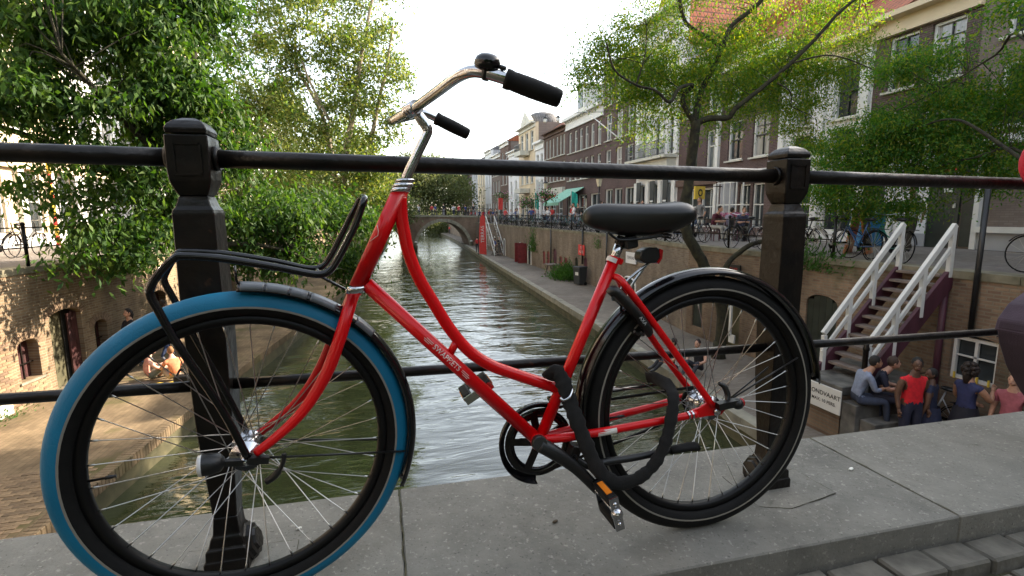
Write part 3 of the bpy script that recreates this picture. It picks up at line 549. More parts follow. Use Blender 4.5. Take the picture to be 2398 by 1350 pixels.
def facade(root, L_, z0, z1, holes, mat, thick=0.35):
    xs = sorted({0, L_} | {h[0] for h in holes} | {h[1] for h in holes}); zs = sorted({z0, z1} | {h[2] for h in holes} | {h[3] for h in holes}); q = MB()
    for k in range(len(zs) - 1):
        za, zb = zs[k], zs[k + 1]; x = None
        def flush(x0, x1):
            if x1 - x0 > 1e-3: q.box(((x0 + x1) / 2, thick / 2, (za + zb) / 2), (x1 - x0, thick, zb - za))
        start = 0.0; i = 0
        for i in range(len(xs) - 1):
            xa, xb = xs[i], xs[i + 1]; mid = ((xa + xb) / 2, (za + zb) / 2)
            inside = any(h[0] < mid[0] < h[1] and h[2] < mid[1] < h[3] for h in holes)
            if inside: flush(start, xa); start = xb
        flush(start, L_)
    return q.build('front_wall', mat, root, local=True, recalc=False)
def house(side, y0, y1, z1, mat, label, rows, roof=None, cornice=None, X=None, ground=None, group=None, name='canal_house', depth=9.0, z0=-0.3, bt=None):
    """rows: (z_bottom, z_top, [centres in world y], width, kind)"""
    L_ = y1 - y0
    if side == 'R': X = 16.5 if X is None else X; root = thing(name, label, 'house', (X, y1, 0), -pi / 2, group); tx = lambda y: y1 - y
    else: X = -13.0 if X is None else X; root = thing(name, label, 'house', (X, y0, 0), pi / 2, group); tx = lambda y: y - y0
    holes = []; W_ = []
    for (zb, zt, ys, w, kind) in rows:
        for yy in ys:
            x = tx(yy)
            if x - w / 2 < 0.05 or x + w / 2 > L_ - 0.05: continue
            holes.append((x - w / 2, x + w / 2, zb, zt)); W_.append((x, zb, w, zt - zb, kind))
    facade(root, L_, z0, z1, holes, mat)
    for (x, zb, w, h, kind) in W_: add_window(root, x, zb, w, h, 'sash' if kind == 'shop' else kind, sill=zb > 0.8, depth=0.1, pane=0 if kind == 'shop' else None)
    zb_ = bt or z1; q = MB(); q.box((L_ / 2, 0.35 + depth / 2, (z0 + zb_) / 2), (L_ - 0.01, depth, zb_ - z0 - 0.02)); q.box((L_ / 2, 0.28, (z0 + z1) / 2), (L_ - 0.02, 0.1, z1 - z0 - 0.04)); q.build('house_body', M['greyb'] if mat is not M['whitewall'] else M['grey'], root, local=True)
    if cornice:
        h, pr, cm = cornice; q = MB(); q.box((L_ / 2, -pr / 2 + 0.02, z1 - h * 0.12), (L_ + 0.0, pr + 0.24, h * 0.26)); q.box((L_ / 2, -0.03, z1 - h * 0.62), (L_ - 0.02, 0.10, h * 0.74)); q.box((L_ / 2, -0.07, z1 - h * 0.98), (L_ - 0.01, 0.16, 0.07)); q.build('cornice', cm, root, local=True)
        if h > 0.7:
            n_ = int(L_ / 0.45); q = MB()
            for k in range(n_): q.box((L_ * (k + 0.5) / n_, -0.14, z1 - h * 0.33), (0.12, 0.16, 0.1))
            tag(q.build('dentils', cm, root, local=True), kind='stuff')
    if roof:
        kind, rh, rm = roof
        if kind == 'gable':       # ridge along the street
            q = MB(); D = depth + 0.35
            q.prism([(-0.05, -0.15, z1), (-0.05, D / 2, z1 + rh), (-0.05, D, z1)], (L_ + 0.1, 0, 0)); q.build('roof', rm, root, local=True)
        elif kind == 'front':     # gable end to the street
            q = MB(); q.prism([(-0.25, 0.4, zb_ - 0.15), (L_ / 2, 0.4, zb_ + rh), (L_ + 0.25, 0.4, zb_ - 0.15)], (0, depth, 0)); q.build('roof', rm, root, local=True)
    if ground: ground(root, tx, L_)
    return root
def lbox(root, name, c, d, mat, bev=0):
    q = MB(); q.box(c, d); return q.build(name, mat, root, local=True, bevel=bev)
def ltext(root, body, size, x, z, mat, y=-0.02, sx=1.0, bold=0.0):
    Mx = Matrix(((1, 0, 0), (0, 0, -1), (0, 1, 0))).to_4x4(); Mx.translation = Vector((x, y, z))
    c = bpy.data.curves.new('lettering', 'FONT'); c.body = body; c.size = size; c.align_x = 'CENTER'; c.align_y = 'CENTER'; c.offset = bold; c.extrude = 0.002; c.materials.append(mat)
    o = as_mesh('lettering', c); o.parent = root; o.matrix_local = Mx @ Matrix.Diagonal((sx, 1, 1, 1)); return o
def rowy(a, c, n): return [a + (c - a) * (i + 0.5) / n for i in range(n)]
# ---- right bank, from near to far
def g0(r, tx, L_):
    x0 = tx(10.75); x1 = tx(7.6); w = x1 - x0
    lbox(r, 'shop_sill', ((x0 + x1) / 2, -0.06, 0.32), (w, 0.3, 0.16), M['white']); lbox(r, 'shop_plinth', ((x0 + x1) / 2, -0.02, 0.0), (w, 0.12, 0.5), M['grey'])
    lbox(r, 'shop_window', ((x0 + x1) / 2, 0.06, 1.5), (w, 0.03, 2.2), M['glass3']); lbox(r, 'window_film', ((x0 + x1) / 2, 0.03, 0.92), (w - 0.05, 0.02, 0.85), M['blue'])
    lbox(r, 'pilaster', (x0 - 0.08, -0.03, 1.2), (0.14, 0.2, 2.9), M['white']); ltext(r, 'JACOB', 0.34, x0 + 0.95, 0.95, M['white'], 0.012, 0.9)
    lbox(r, 'shop_fascia', ((x0 + x1) / 2, -0.12, 2.75), (w + 0.3, 0.3, 0.25), M['white'])
    xd = tx(11.05); lbox(r, 'door', (xd, 0.02, 1.0), (0.42, 0.1, 2.4), M['doordk'])
house('R', -9.0, 11.3, 12.0, M['greyb'], 'tall grey-brown brick house nearest the bridge with the blue shop window', [(5.45, 7.3, [10.15, 7.5, 5.0, 2.5, 0, -2.5, -5], 1.1, 'darkbar'), (8.6, 10.2, [10.15, 7.5, 5.0, 2.5, 0, -2.5, -5], 1.1, 'darkbar'), (3.1, 4.8, [10.15, 7.5, 5.0, 2.5, 0], 1.1, 'darkbar')], roof=None, cornice=(0.5, 0.3, M['white']), ground=g0)
def g1(r, tx, L_):
    xd = tx(11.75); lbox(r, 'door', (xd, -0.02, 0.95), (0.86, 0.1, 2.4), M['doordk']); lbox(r, 'door_plate', (xd + 0.1, -0.08, 1.45), (0.25, 0.02, 0.12), M['white'])
    s = lbox(r, 'door_sign', (xd + 0.12, -0.12, 2.2), (0.45, 0.05, 0.52), M['white']); lbox(r, 'sign_band', (xd + 0.12, -0.15, 2.07), (0.41, 0.02, 0.18), M['redcl'])
    lbox(r, 'door_handle', (xd + 0.32, -0.1, 1.0), (0.04, 0.06, 0.14), M['stonetrim'])
    xw = tx(12.75); lbox(r, 'white_panel', (xw, -0.02, 1.35), (1.05, 0.08, 2.5), M['whitewall']); lbox(r, 'plinth', (xw - 0.1, -0.04, -0.05), (1.3, 0.1, 0.4), M['grey']); ltext(r, 'OPTIEK', 0.1, xw, 1.5, M['grey'], -0.065)
    lbox(r, 'pilaster', (tx(13.45), -0.05, 1.3), (0.3, 0.16, 2.9), M['white']); lbox(r, 'doorway', (tx(13.85), -0.01, 0.95), (0.5, 0.08, 2.3), M['doordk']); lbox(r, 'lintel', (tx(13.4), -0.06, 2.9), (2.2, 0.22, 0.5), M['stonetrim'])
house('R', 11.3, 14.5, 7.15, M['dark'], 'narrow dark brick house with cream cornice beside the tall grey house', [(4.75, 6.45, [12.2, 13.55], 0.95, 'darkbar'), (2.0, 4.1, [12.2, 13.55], 0.95, 'darkbar')], roof=('gable', 2.3, M['tile']), cornice=(0.62, 0.35, M['cream']), ground=g1)
def g2(r, tx, L_):
    for y in (14.7, 16.5, 18.45): lbox(r, 'pilaster', (tx(y), -0.05, 3.2), (0.28, 0.14, 6.4), M['white'])
    lbox(r, 'shop_fascia', (L_ / 2, -0.12, 2.5), (L_ - 0.1, 0.3, 0.45), M['white'])
house('R', 14.5, 18.65, 7.0, M['whitewall'], 'white plastered house with pilasters behind the feathery tree crown', [(4.2, 6.1, [15.55, 17.5], 1.0, 'darkbar'), (0.1, 2.1, [15.6, 17.5], 1.4, 'shop'), (2.8, 3.9, [15.55, 17.5], 1.0, 'darkbar')], roof=('gable', 3.0, M['tile']), cornice=(0.6, 0.35, M['cream']), ground=g2)
def g3(r, tx, L_):
    lbox(r, 'shop_fascia', (L_ / 2, -0.1, 2.55), (L_ - 0.1, 0.26, 0.4), M['white']); lbox(r, 'grey_pier', (tx(21.7), -0.05, 1.1), (1.0, 0.14, 2.5), M['grey'])
    q = MB()
    for k in range(5):
        q.box((0.4 + k * 0.45, -0.35, 1.15), (0.05, 0.05, 2.3)); 
    q.box((1.3, -0.35, 1.2), (2.0, 0.04, 0.05)); q.box((1.3, -0.35, 2.25), (2.0, 0.04, 0.05)); q.build('trellis', M['white'], r, local=True)
house('R', 18.65, 22.45, 7.9, M['purple'], 'plum-brown brick house with two white sash windows behind the leaning trunk', [(3.3, 5.15, [19.75, 21.45], 1.05, 'darkbar'), (0.15, 2.15, [19.7, 20.6], 0.75, 'shop'), (5.9, 7.2, [19.75, 21.45], 1.0, 'sash')], roof=('gable', 3.3, M['tile']), cornice=(0.35, 0.3, M['white']), ground=g3)
def g4(r, tx, L_):
    lbox(r, 'shop_fascia', (L_ / 2, -0.08, 2.45), (L_ - 0.1, 0.2, 0.35), M['brown']); lbox(r, 'corner_pier', (tx(22.65), -0.06, 3.0), (0.22, 0.16, 6.2), M['white'])
house('R', 22.45, 26.2, 8.7, M['purple'], 'plum brick house with tall white-framed French windows left of the leaning trunk', [(2.75, 5.0, [23.2, 24.9], 0.95, 'tee'), (0.1, 2.1, [23.3, 24.9], 1.3, 'shop'), (5.9, 7.7, [23.2, 24.9], 0.95, 'sash')], roof=('gable', 3.2, M['tile']), cornice=(0.3, 0.3, M['white']), ground=g4)
def g5(r, tx, L_):
    lbox(r, 'balcony_slab', (L_ / 2, -0.45, 4.05), (L_ - 0.15, 0.95, 0.16), M['stonetrim']); lbox(r, 'balcony_base', (L_ / 2, -0.3, 3.55), (L_ - 0.5, 0.6, 0.8), M['stonetrim'])
    q = MB(); xs = np.linspace(0.12, L_ - 0.12, 34)
    for x in xs: q.bar((x, -0.88, 4.13), (x, -0.88, 4.95), 0.025, 0.025)
    for z in (4.2, 4.55, 4.96): q.bar((0.1, -0.88, z), (L_ - 0.1, -0.88, z), 0.03, 0.035, up=(0, 1, 0))
    for k in range(16):
        x = 0.3 + k * (L_ - 0.6) / 15; q.lathe((x, -0.88, 4.75), (0, 1, 0), (1, 0, 0), [(0.09, -0.01), (0.11, 0), (0.09, 0.01)], 8)
    q.build('balcony_railing', M['black'], r, local=True)
    for k in range(4): lbox(r, 'pilaster', (0.2 + k * (L_ - 0.4) / 3, -0.06, 6.4 if k in (0, 3) else 6.2), (0.42, 0.16, 4.4), M['white'])
    for k in range(4): lbox(r, 'shop_pilaster', (0.22 + k * (L_ - 0.44) / 3, -0.08, 1.25), (0.36, 0.2, 3.0), M['white'])
    for x, txt in ((0.75, '%26'), (2.45, '72'), (3.95, 'O8')):
        lbox(r, 'banner', (x, -0.22, 2.1), (0.5, 0.04, 1.35), M['black']); lbox(r, 'banner_strip', (x, -0.25, 1.55), (0.36, 0.012, 0.1), M['white'])
    lbox(r, 'pediment_band', (L_ / 2, -0.1, 10.7), (L_ - 0.1, 0.2, 0.18), M['stonetrim'])
    for k in range(3): 
        q = MB(); q.lathe((0.9 + k * (L_ - 1.8) / 2, -0.08, 11.2), (0, 1, 0), (1, 0, 0), [(0.0, 0), (0.2, 0), (0.24, 0.06), (0.24, 0.1)], 12); q.build('medallion', M['stonetrim'], r, local=True)
house('R', 26.2, 31.1, 12.3, M['whitewall'], 'tall white plastered house with iron balcony and ornate entablature', [(4.2, 6.5, [26.95, 28.5, 30.2], 0.95, 'tee'), (7.6, 9.6, [26.95, 28.5, 30.2], 0.95, 'sash'), (0.1, 2.6, [26.9, 28.5, 30.2], 0.85, 'shop')], bt=10.2, roof=('front', 4.6, M['tileY']), cornice=(0.75, 0.5, M['stonetrim']), ground=g5)
house('R', 31.1, 36.4, 11.3, M['purple'], 'four-storey plum brick house with three columns of white windows', [(6.1, 8.0, [32.1, 33.75, 35.5], 0.95, 'tee'), (3.75, 5.45, [32.1, 33.75, 35.5], 0.95, 'sash'), (8.6, 10.3, [32.1, 33.75, 35.5], 0.95, 'sash'), (0.2, 2.6, [32.1, 33.75, 35.3], 1.3, 'shop')], cornice=(0.35, 0.3, M['stonetrim']), roof=('gable', 1.6, M['slate']))
def g7(r, tx, L_):
    q = MB(); q.box((2.4, 1.4, 10.4), (1.5, 2.0, 2.0)); q.build('dormer', M['white'], r, local=True); lbox(r, 'dormer_window', (2.4, 0.38, 10.4), (0.9, 0.05, 1.4), M['glass'])
    q = MB(); q.prism([(1.55, 0.3, 11.4), (3.25, 0.3, 11.4), (2.4, 0.3, 11.75)], (0, 2.2, 0)); q.build('dormer_roof', M['slate'], r, local=True)
house('R', 36.4, 44.4, 9.1, M['purple'], 'wide plum brick house with white entablature and a row of narrow windows', [(6.05, 7.85, [37.2, 38.5, 39.7, 40.9, 42.1, 43.4], 0.72, 'tee'), (3.7, 5.4, [37.2, 38.5, 39.7, 40.9, 42.1, 43.4], 0.72, 'tee'), (0.2, 2.4, [37.8, 40.4, 43.0], 1.9, 'shop')], cornice=(1.0, 0.35, M['white']), roof=('gable', 3.2, M['slate']), ground=g7)
def g8(r, tx, L_):
    lbox(r, 'shop_fascia', (L_ / 2, -0.15, 2.9), (L_ - 0.3, 0.3, 0.7), M['stonetrim']); lbox(r, 'fascia_band', (L_ / 2, -0.17, 2.45), (L_ - 0.2, 0.3, 0.2), M['redcl'])
house('R', 44.4, 50.8, 8.7, M['brown'], 'brown brick house with orange tiled roof and paired narrow windows', [(6.2, 8.0, [45.0, 45.9, 46.9, 48.0, 49.0, 50.0], 0.6, 'tee'), (3.9, 5.6, [45.0, 45.9, 46.9, 48.0, 49.0, 50.0], 0.6, 'tee'), (0.2, 2.3, [45.8, 47.6, 49.4], 1.3, 'shop')], cornice=(0.4, 0.35, M['brown']), roof=('gable', 3.0, M['tile']), ground=g8)
house('R', 50.8, 53.8, 8.3, M['whitewall'], 'small white house wedged between the tiled house and the domed corner house', [(5.2, 7.0, [51.6, 53.0], 0.8, 'sash'), (2.8, 4.4, [51.6, 53.0], 0.8, 'sash'), (0.1, 2.2, [51.6, 53.0], 1.0, 'shop')], cornice=(0.8, 0.3, M['white']), roof=('gable', 2.0, M['slate']))
def g10(r, tx, L_):
    c = L_ / 2; q = MB(); q.prism([(c - 1.9, -0.25, 10.4), (c + 1.9, -0.25, 10.4), (c + 1.9, -0.25, 11.0), (c, -0.25, 12.2), (c - 1.9, -0.25, 11.0)], (0, 0.5, 0)); q.build('gable_front', M['stonetrim'], r, local=True)
    q = MB(); q.lathe((c, -0.3, 11.1), (0, 1, 0), (1, 0, 0), [(0.0, 0), (0.32, 0), (0.4, 0.04), (0.4, 0.08)], 14); q.build('round_window', M['stonetrim'], r, local=True)
    lbox(r, 'balcony', (c, -0.6, 7.55), (2.6, 1.1, 0.5), M['stonetrim']); lbox(r, 'lower_balcony', (c, -0.6, 3.4), (2.6, 1.1, 0.5), M['stonetrim'])
    q = MB()
    for k in range(14): q.bar((c - 1.25 + k * 0.19, -1.1, 7.8), (c - 1.25 + k * 0.19, -1.1, 8.5), 0.03, 0.03)
    q.bar((c - 1.3, -1.1, 8.5), (c + 1.3, -1.1, 8.5), 0.05, 0.05, up=(0, 1, 0)); q.build('balcony_railing', M['black'], r, local=True)
    q = MB(); q.lathe((c - 1.0, 2.2, 10.62), (0, 0, 1), (1, 0, 0), [(1.9, 0), (2.0, 0.2), (1.95, 0.7), (1.7, 1.25), (1.2, 1.6), (0.6, 1.75), (0, 1.75)], 16); q.build('dome_roof', M['slate'], r, local=True)
house('R', 53.8, 60.6, 10.6, M['cream'], 'cream corner house with domed slate roof, gable and balcony', [(7.8, 9.9, [55.2, 57.2, 59.2], 1.2, 'tee'), (4.2, 6.4, [55.2, 57.2, 59.2], 1.2, 'tee'), (0.2, 2.6, [55.4, 57.2, 59.0], 1.4, 'shop')], cornice=(0.5, 0.4, M['stonetrim']), ground=g10)
fy = 60.6
for L_, zt, mt, lab, rf in ((5.2, 8.6, 'whitewall', 'white plastered house just beyond the domed corner house', 'slate'), (4.6, 10.2, 'brown', 'tall brown brick house two doors beyond the domed house', 'tile'), (6.0, 9.2, 'greyb', 'grey brick house midway down the far row', 'slate'), (4.8, 10.4, 'whitewall', 'tall white house rising midway down the far row', 'slate'), (6.4, 8.4, 'cream', 'low cream house far down the right bank', 'tile'), (5.6, 9.8, 'grey', 'tall grey plastered house far down the right bank', 'slate'), (7.0, 9.0, 'purple', 'plum brick house near the far end of the row', 'slate'), (8.0, 8.2, 'greyb', 'last house seen at the far end of the right row', 'slate')):
    n_ = max(2, int(L_ / 1.8)); c = rowy(fy + 0.3, fy + L_ - 0.3, n_)
    house('R', fy, fy + L_, zt, M[mt], lab, [(zt - 3.0, zt - 1.2, c, 0.85, 'sash'), (zt - 5.5, zt - 3.7, c, 0.85, 'sash'), (0.2, 2.4, c, 1.2, 'shop')], cornice=(0.5, 0.3, M['white']), roof=('gable', 2.6, M[rf])); fy += L_
# chimneys standing over the ridges
# ---- left bank, sunlit
def gl(r, tx, L_):
    n_ = max(3, int(round(L_ / 2.0)))
    for k in range(n_ + 1): lbox(r, 'pilaster', (0.18 + k * (L_ - 0.36) / n_, -0.07, 1.2), (0.34, 0.2, 2.95), M['white'])
    lbox(r, 'shop_fascia', (L_ / 2, -0.1, 2.95), (L_ - 0.04, 0.24, 0.55), M['cream']); lbox(r, 'string_course', (L_ / 2, -0.13, 3.3), (L_ - 0.02, 0.3, 0.14), M['stonetrim']); lbox(r, 'plinth_band', (L_ / 2, -0.05, -0.02), (L_ - 0.02, 0.12, 0.45), M['whitewall'])
ly = 12.0
for L_, zt, mt, lab, n_ in ((15.0, 13.0, 'cream', 'sunlit cream plastered house with white pilasters at the left edge of the view', 7), (9.0, 12.0, 'whitewall', 'sunlit white house glimpsed through the left tree crown', 4), (11.0, 13.5, 'cream', 'cream house behind the pale trunks on the left bank', 5), (14.0, 11.0, 'red', 'red brick house far along the left bank behind the trees', 6), (16, 12, 'whitewall', 'far white house at the bend of the left bank', 7)):
    c = rowy(ly, ly + L_, n_); house('L', ly, ly + L_, zt, M[mt], lab, [(0.25, 2.6, c, 1.45, 'shop'), (4.1, 6.2, c, 1.1, 'tee'), (7.2, 9.2, c, 1.1, 'tee'), (10.0, 11.4, c, 1.0, 'sash')], cornice=(0.7, 0.4, M['white']), roof=('gable', 2.5, M['slate']), ground=gl); ly += L_
house('L', -6.0, 12.0, 11.0, M['brown'], 'brown brick house of the left bank beside the bridge', [(4.1, 6.2, rowy(-6, 12, 8), 1.1, 'sash'), (7.2, 9.2, rowy(-6, 12, 8), 1.1, 'sash'), (0.25, 2.6, rowy(-6, 12, 8), 1.4, 'shop')], cornice=(0.6, 0.4, M['white']), ground=gl)

for y0, y1, zt, mt, lab in ((-24, -9, 11.0, 'brown', 'unseen brown house on the right bank behind the viewpoint'), (-40, -24, 12.0, 'purple', 'unseen plum house on the right bank further behind the viewpoint')): house('R', y0, y1, zt, M[mt], lab, [(4.1, 6.2, rowy(y0, y1, 6), 1.1, 'sash'), (7.2, 9.0, rowy(y0, y1, 6), 1.1, 'sash')], cornice=(0.5, 0.3, M['white']))  # unseen houses continuing the row, added to cut fill light from behind
for y0, y1, zt, mt, lab in ((-22, -6, 12.0, 'purple', 'unseen plum house on the left bank behind the viewpoint'), (-40, -22, 12.0, 'brown', 'unseen brown house on the left bank further behind the viewpoint')): house('L', y0, y1, zt, M[mt], lab, [(4.1, 6.2, rowy(y0, y1, 6), 1.1, 'sash'), (7.2, 9.0, rowy(y0, y1, 6), 1.1, 'sash')], cornice=(0.5, 0.3, M['white']))  # left bank likewise: out of view, added to block sky light from behind
# ------------------------------------------------------------------ the far bridge
fb = thing('arch_bridge', 'far brick bridge with pale stone arch rings closing the canal view', 'bridge', (6, 68, ZQ))
def fbz(x): return 0.75 - 0.0016 * (x - 4) ** 2
q = MB(); n_ = 20; A1 = [(8.0 + 3.55 * cos(pi * k / n_), -3.75 + 3.6 * sin(pi * k / n_)) for k in range(n_ + 1)]; A2 = [(-0.6 + 3.4 * cos(pi * k / n_), -3.75 + 3.4 * sin(pi * k / n_)) for k in range(n_ + 1)]
for A in (A1, A2):
    for k in range(n_):
        (x1, z1), (x2, z2) = A[k], A[k + 1]; q.prism([(x1, 68, z1), (x1, 68, fbz(x1) - 0.25), (x2, 68, fbz(x2) - 0.25), (x2, 68, z2)], (0, 6, 0))
for xa, xb in ((11.55, 17.0), (2.8, 4.45), (-14, -4.0)): q.prism([(xa, 68, -4.3), (xa, 68, fbz(xa) - 0.25), (xb, 68, fbz(xb) - 0.25), (xb, 68, -4.3)], (0, 6, 0))
q.build('brickwork', M['bridge'], fb)
q = MB(); xs = np.linspace(-14, 17, 16)
for xa, xb in zip(xs[:-1], xs[1:]): q.prism([(xa, 67.9, fbz(xa) - 0.25), (xa, 67.9, fbz(xa)), (xb, 67.9, fbz(xb)), (xb, 67.9, fbz(xb) - 0.25)], (0, 6.2, 0))
q.build('parapet_coping', M['coping'], fb)
for A, cx in ((A1, 8.0), (A2, -0.6)):
    for k in range(n_):
        (x1, z1), (x2, z2) = A[k], A[k + 1]; e1 = Vector((x1 - cx, 0, z1 + 3.75)).normalized() * 0.42; e2 = Vector((x2 - cx, 0, z2 + 3.75)).normalized() * 0.42; e = Vector((0, 0, 0))
        q = MB(); q.prism([(x1, 67.88, z1), (x2 + (x1 - x2) * 0.08, 67.88, z2 + (z1 - z2) * 0.08), (x2 + (x1 - x2) * 0.08 + e2.x, 67.88, z2 + (z1 - z2) * 0.08 + e2.z), (x1 + e1.x, 67.88, z1 + e1.z)], (0, 0.12, 0)); q.build('arch_stone', M['coping'], fb)
q = MB(); q.box((3.6, 67.6, -3.6), (1.9, 1.0, 0.9)); q.build('pier_footing', M['quayface'], fb)
for x in (2.9, 3.6, 4.3, 11.6):
    q = MB(); q.tube([(x, 67.0, -4.0), (x, 67.0, -2.75)], 0.16, 8); q.sphere((x, 67.0, -2.72), (0.19, 0.19, 0.14), 8, 6, mi=1); q.build('mooring_post', [M['quayface'], M['white']], fb)
q = MB()
for x in np.linspace(-13, 16.5, 60): q.bar((x, 68.1, fbz(x)), (x, 68.1, fbz(x) + 0.95), 0.05, 0.05)
for xa, xb in zip(xs[:-1], xs[1:]):
    for h in (0.5, 0.95): q.bar((xa, 68.1, fbz(xa) + h), (xb, 68.1, fbz(xb) + h), 0.05, 0.05)
q.build('bridge_railing', M['iron'], fb)
# ------------------------------------------------------------------ the red bicycle
M['red_paint'] = pm('red_frame_paint', (0.60, 0.001, 0.004), 0.28, var=0.08, scale=8, coat=0.12, spec=0.35, bump=0.03, bscale=120, speck=(60, 0.76, (0.32, 0.008, 0.008)))
M['chrome'] = pm('scuffed_chrome', (0.50, 0.51, 0.53), 0.16, metal=1.0, var=0.2, scale=16, bump=0.05, bscale=60)
M['steel'] = pm('spoke_steel', (0.55, 0.54, 0.52), 0.28, metal=1.0, var=0.15)
M['gloss'] = pm('gloss_black', (0.004, 0.004, 0.005), 0.13, var=0.4, scale=12, coat=0.1, spec=0.45)
M['rubber'] = pm('black_rubber', (0.006, 0.006, 0.0058), 0.65, spec=0.2, var=0.3, scale=25, bump=0.3, bscale=140, bdist=0.002)
M['saddle'] = pm('black_saddle_vinyl', (0.008, 0.0085, 0.0085), 0.4, var=0.2, scale=20, bump=0.12, bscale=320, bdist=0.001)
M['plastic'] = pm('black_plastic', (0.006, 0.0065, 0.007), 0.4, var=0.3, scale=20, bump=0.1, bscale=150)
M['rim'] = pm('matt_black_rim', (0.003, 0.003, 0.0033), 0.45, spec=0.25, var=0.3, scale=20)
M['stripe'] = pm('reflective_stripe', (0.22, 0.205, 0.175), 0.5, var=0.1, scale=12)
M['guardgrey'] = pm('pale_grey_guard_patch', (0.115, 0.125, 0.135), 0.3, var=0.12, scale=10)
M['nylon'] = pm('black_nylon_sleeve', (0.006, 0.006, 0.006), 0.9, var=0.5, scale=60, bump=0.6, bscale=400, bdist=0.002)
M['amber'] = pm('amber_reflector', (0.75, 0.22, 0.02), 0.2, var=0.2)
M['redlens'] = pm('red_reflector', (0.32, 0.01, 0.01), 0.15, var=0.1)
M['clear'] = pm('clear_lamp_lens', (0.55, 0.57, 0.58), 0.1, var=0.1)
M['decal'] = pm('white_decal', (0.72, 0.70, 0.66), 0.5, var=0.1, scale=60)
def blue_tyre():
    mt, t, p = node_mat('blue_tyre_rubber'); L = t.links.new; p.inputs['Roughness'].default_value = 0.55; p.inputs['Specular IOR Level'].default_value = 0.35
    tc = t.nodes.new('ShaderNodeTexCoord'); n = t.nodes.new('ShaderNodeTexNoise'); n.inputs['Scale'].default_value = 7; n.inputs['Detail'].default_value = 8; L(tc.outputs['Object'], n.inputs['Vector'])
    r = t.nodes.new('ShaderNodeValToRGB'); r.color_ramp.elements[0].position = 0.3; r.color_ramp.elements[1].position = 0.7; r.color_ramp.elements[0].color = (0.002, 0.120, 0.225, 1); r.color_ramp.elements[1].color = (0.004, 0.165, 0.30, 1); L(n.outputs['Fac'], r.inputs[0])
    v = t.nodes.new('ShaderNodeTexVoronoi'); v.feature = 'DISTANCE_TO_EDGE'; v.inputs['Scale'].default_value = 75; L(tc.outputs['Object'], v.inputs['Vector'])
    rr = t.nodes.new('ShaderNodeValToRGB'); rr.color_ramp.elements[0].position = 0.0; rr.color_ramp.elements[1].position = 0.09; L(v.outputs['Distance'], rr.inputs[0])
    b = t.nodes.new('ShaderNodeBump'); b.inputs['Strength'].default_value = 0.16; b.inputs['Distance'].default_value = 0.0015; L(rr.outputs[0], b.inputs['Height']); L(b.outputs[0], p.inputs['Normal']); L(r.outputs[0], p.inputs['Base Color']); return mt
M['bluetyre'] = blue_tyre()
SB = 0.9866
RC = CAM + (Vector((0.856, 1.189, 0.338)) - CAM) * SB; yr_, tr_ = radians(0.2), radians(2.0)
FC = CAM + (Vector((-0.313, 1.195, 0.350)) - CAM) * SB; yf_, tf_ = radians(9.3), radians(0.9)
def plane(y, t):
    a = Vector((cos(y), sin(y), 0)); n = Vector((-sin(y), cos(y), 0)); u = Vector((0, 0, 1)) * cos(t) + n * sin(t); return a, u, u.cross(a) * -1.0   # along, up, towards the camera
RA, RU, RN = plane(yr_, tr_); FA, FU, FN = plane(yf_, tf_)
def PB(x, y, d=0.0): p0 = RC + RN * d; v = ray(x, y); return CAM + v * ((p0 - CAM).dot(RN) / v.dot(RN))
def PF(x, y, d=0.0): p0 = FC + FN * d; v = ray(x, y); return CAM + v * ((p0 - CAM).dot(FN) / v.dot(FN))
bk = thing('bicycle', 'red step-through city bicycle with one blue front tyre leaning on the bridge railing', 'bicycle', (0.3, 1.19, 0))
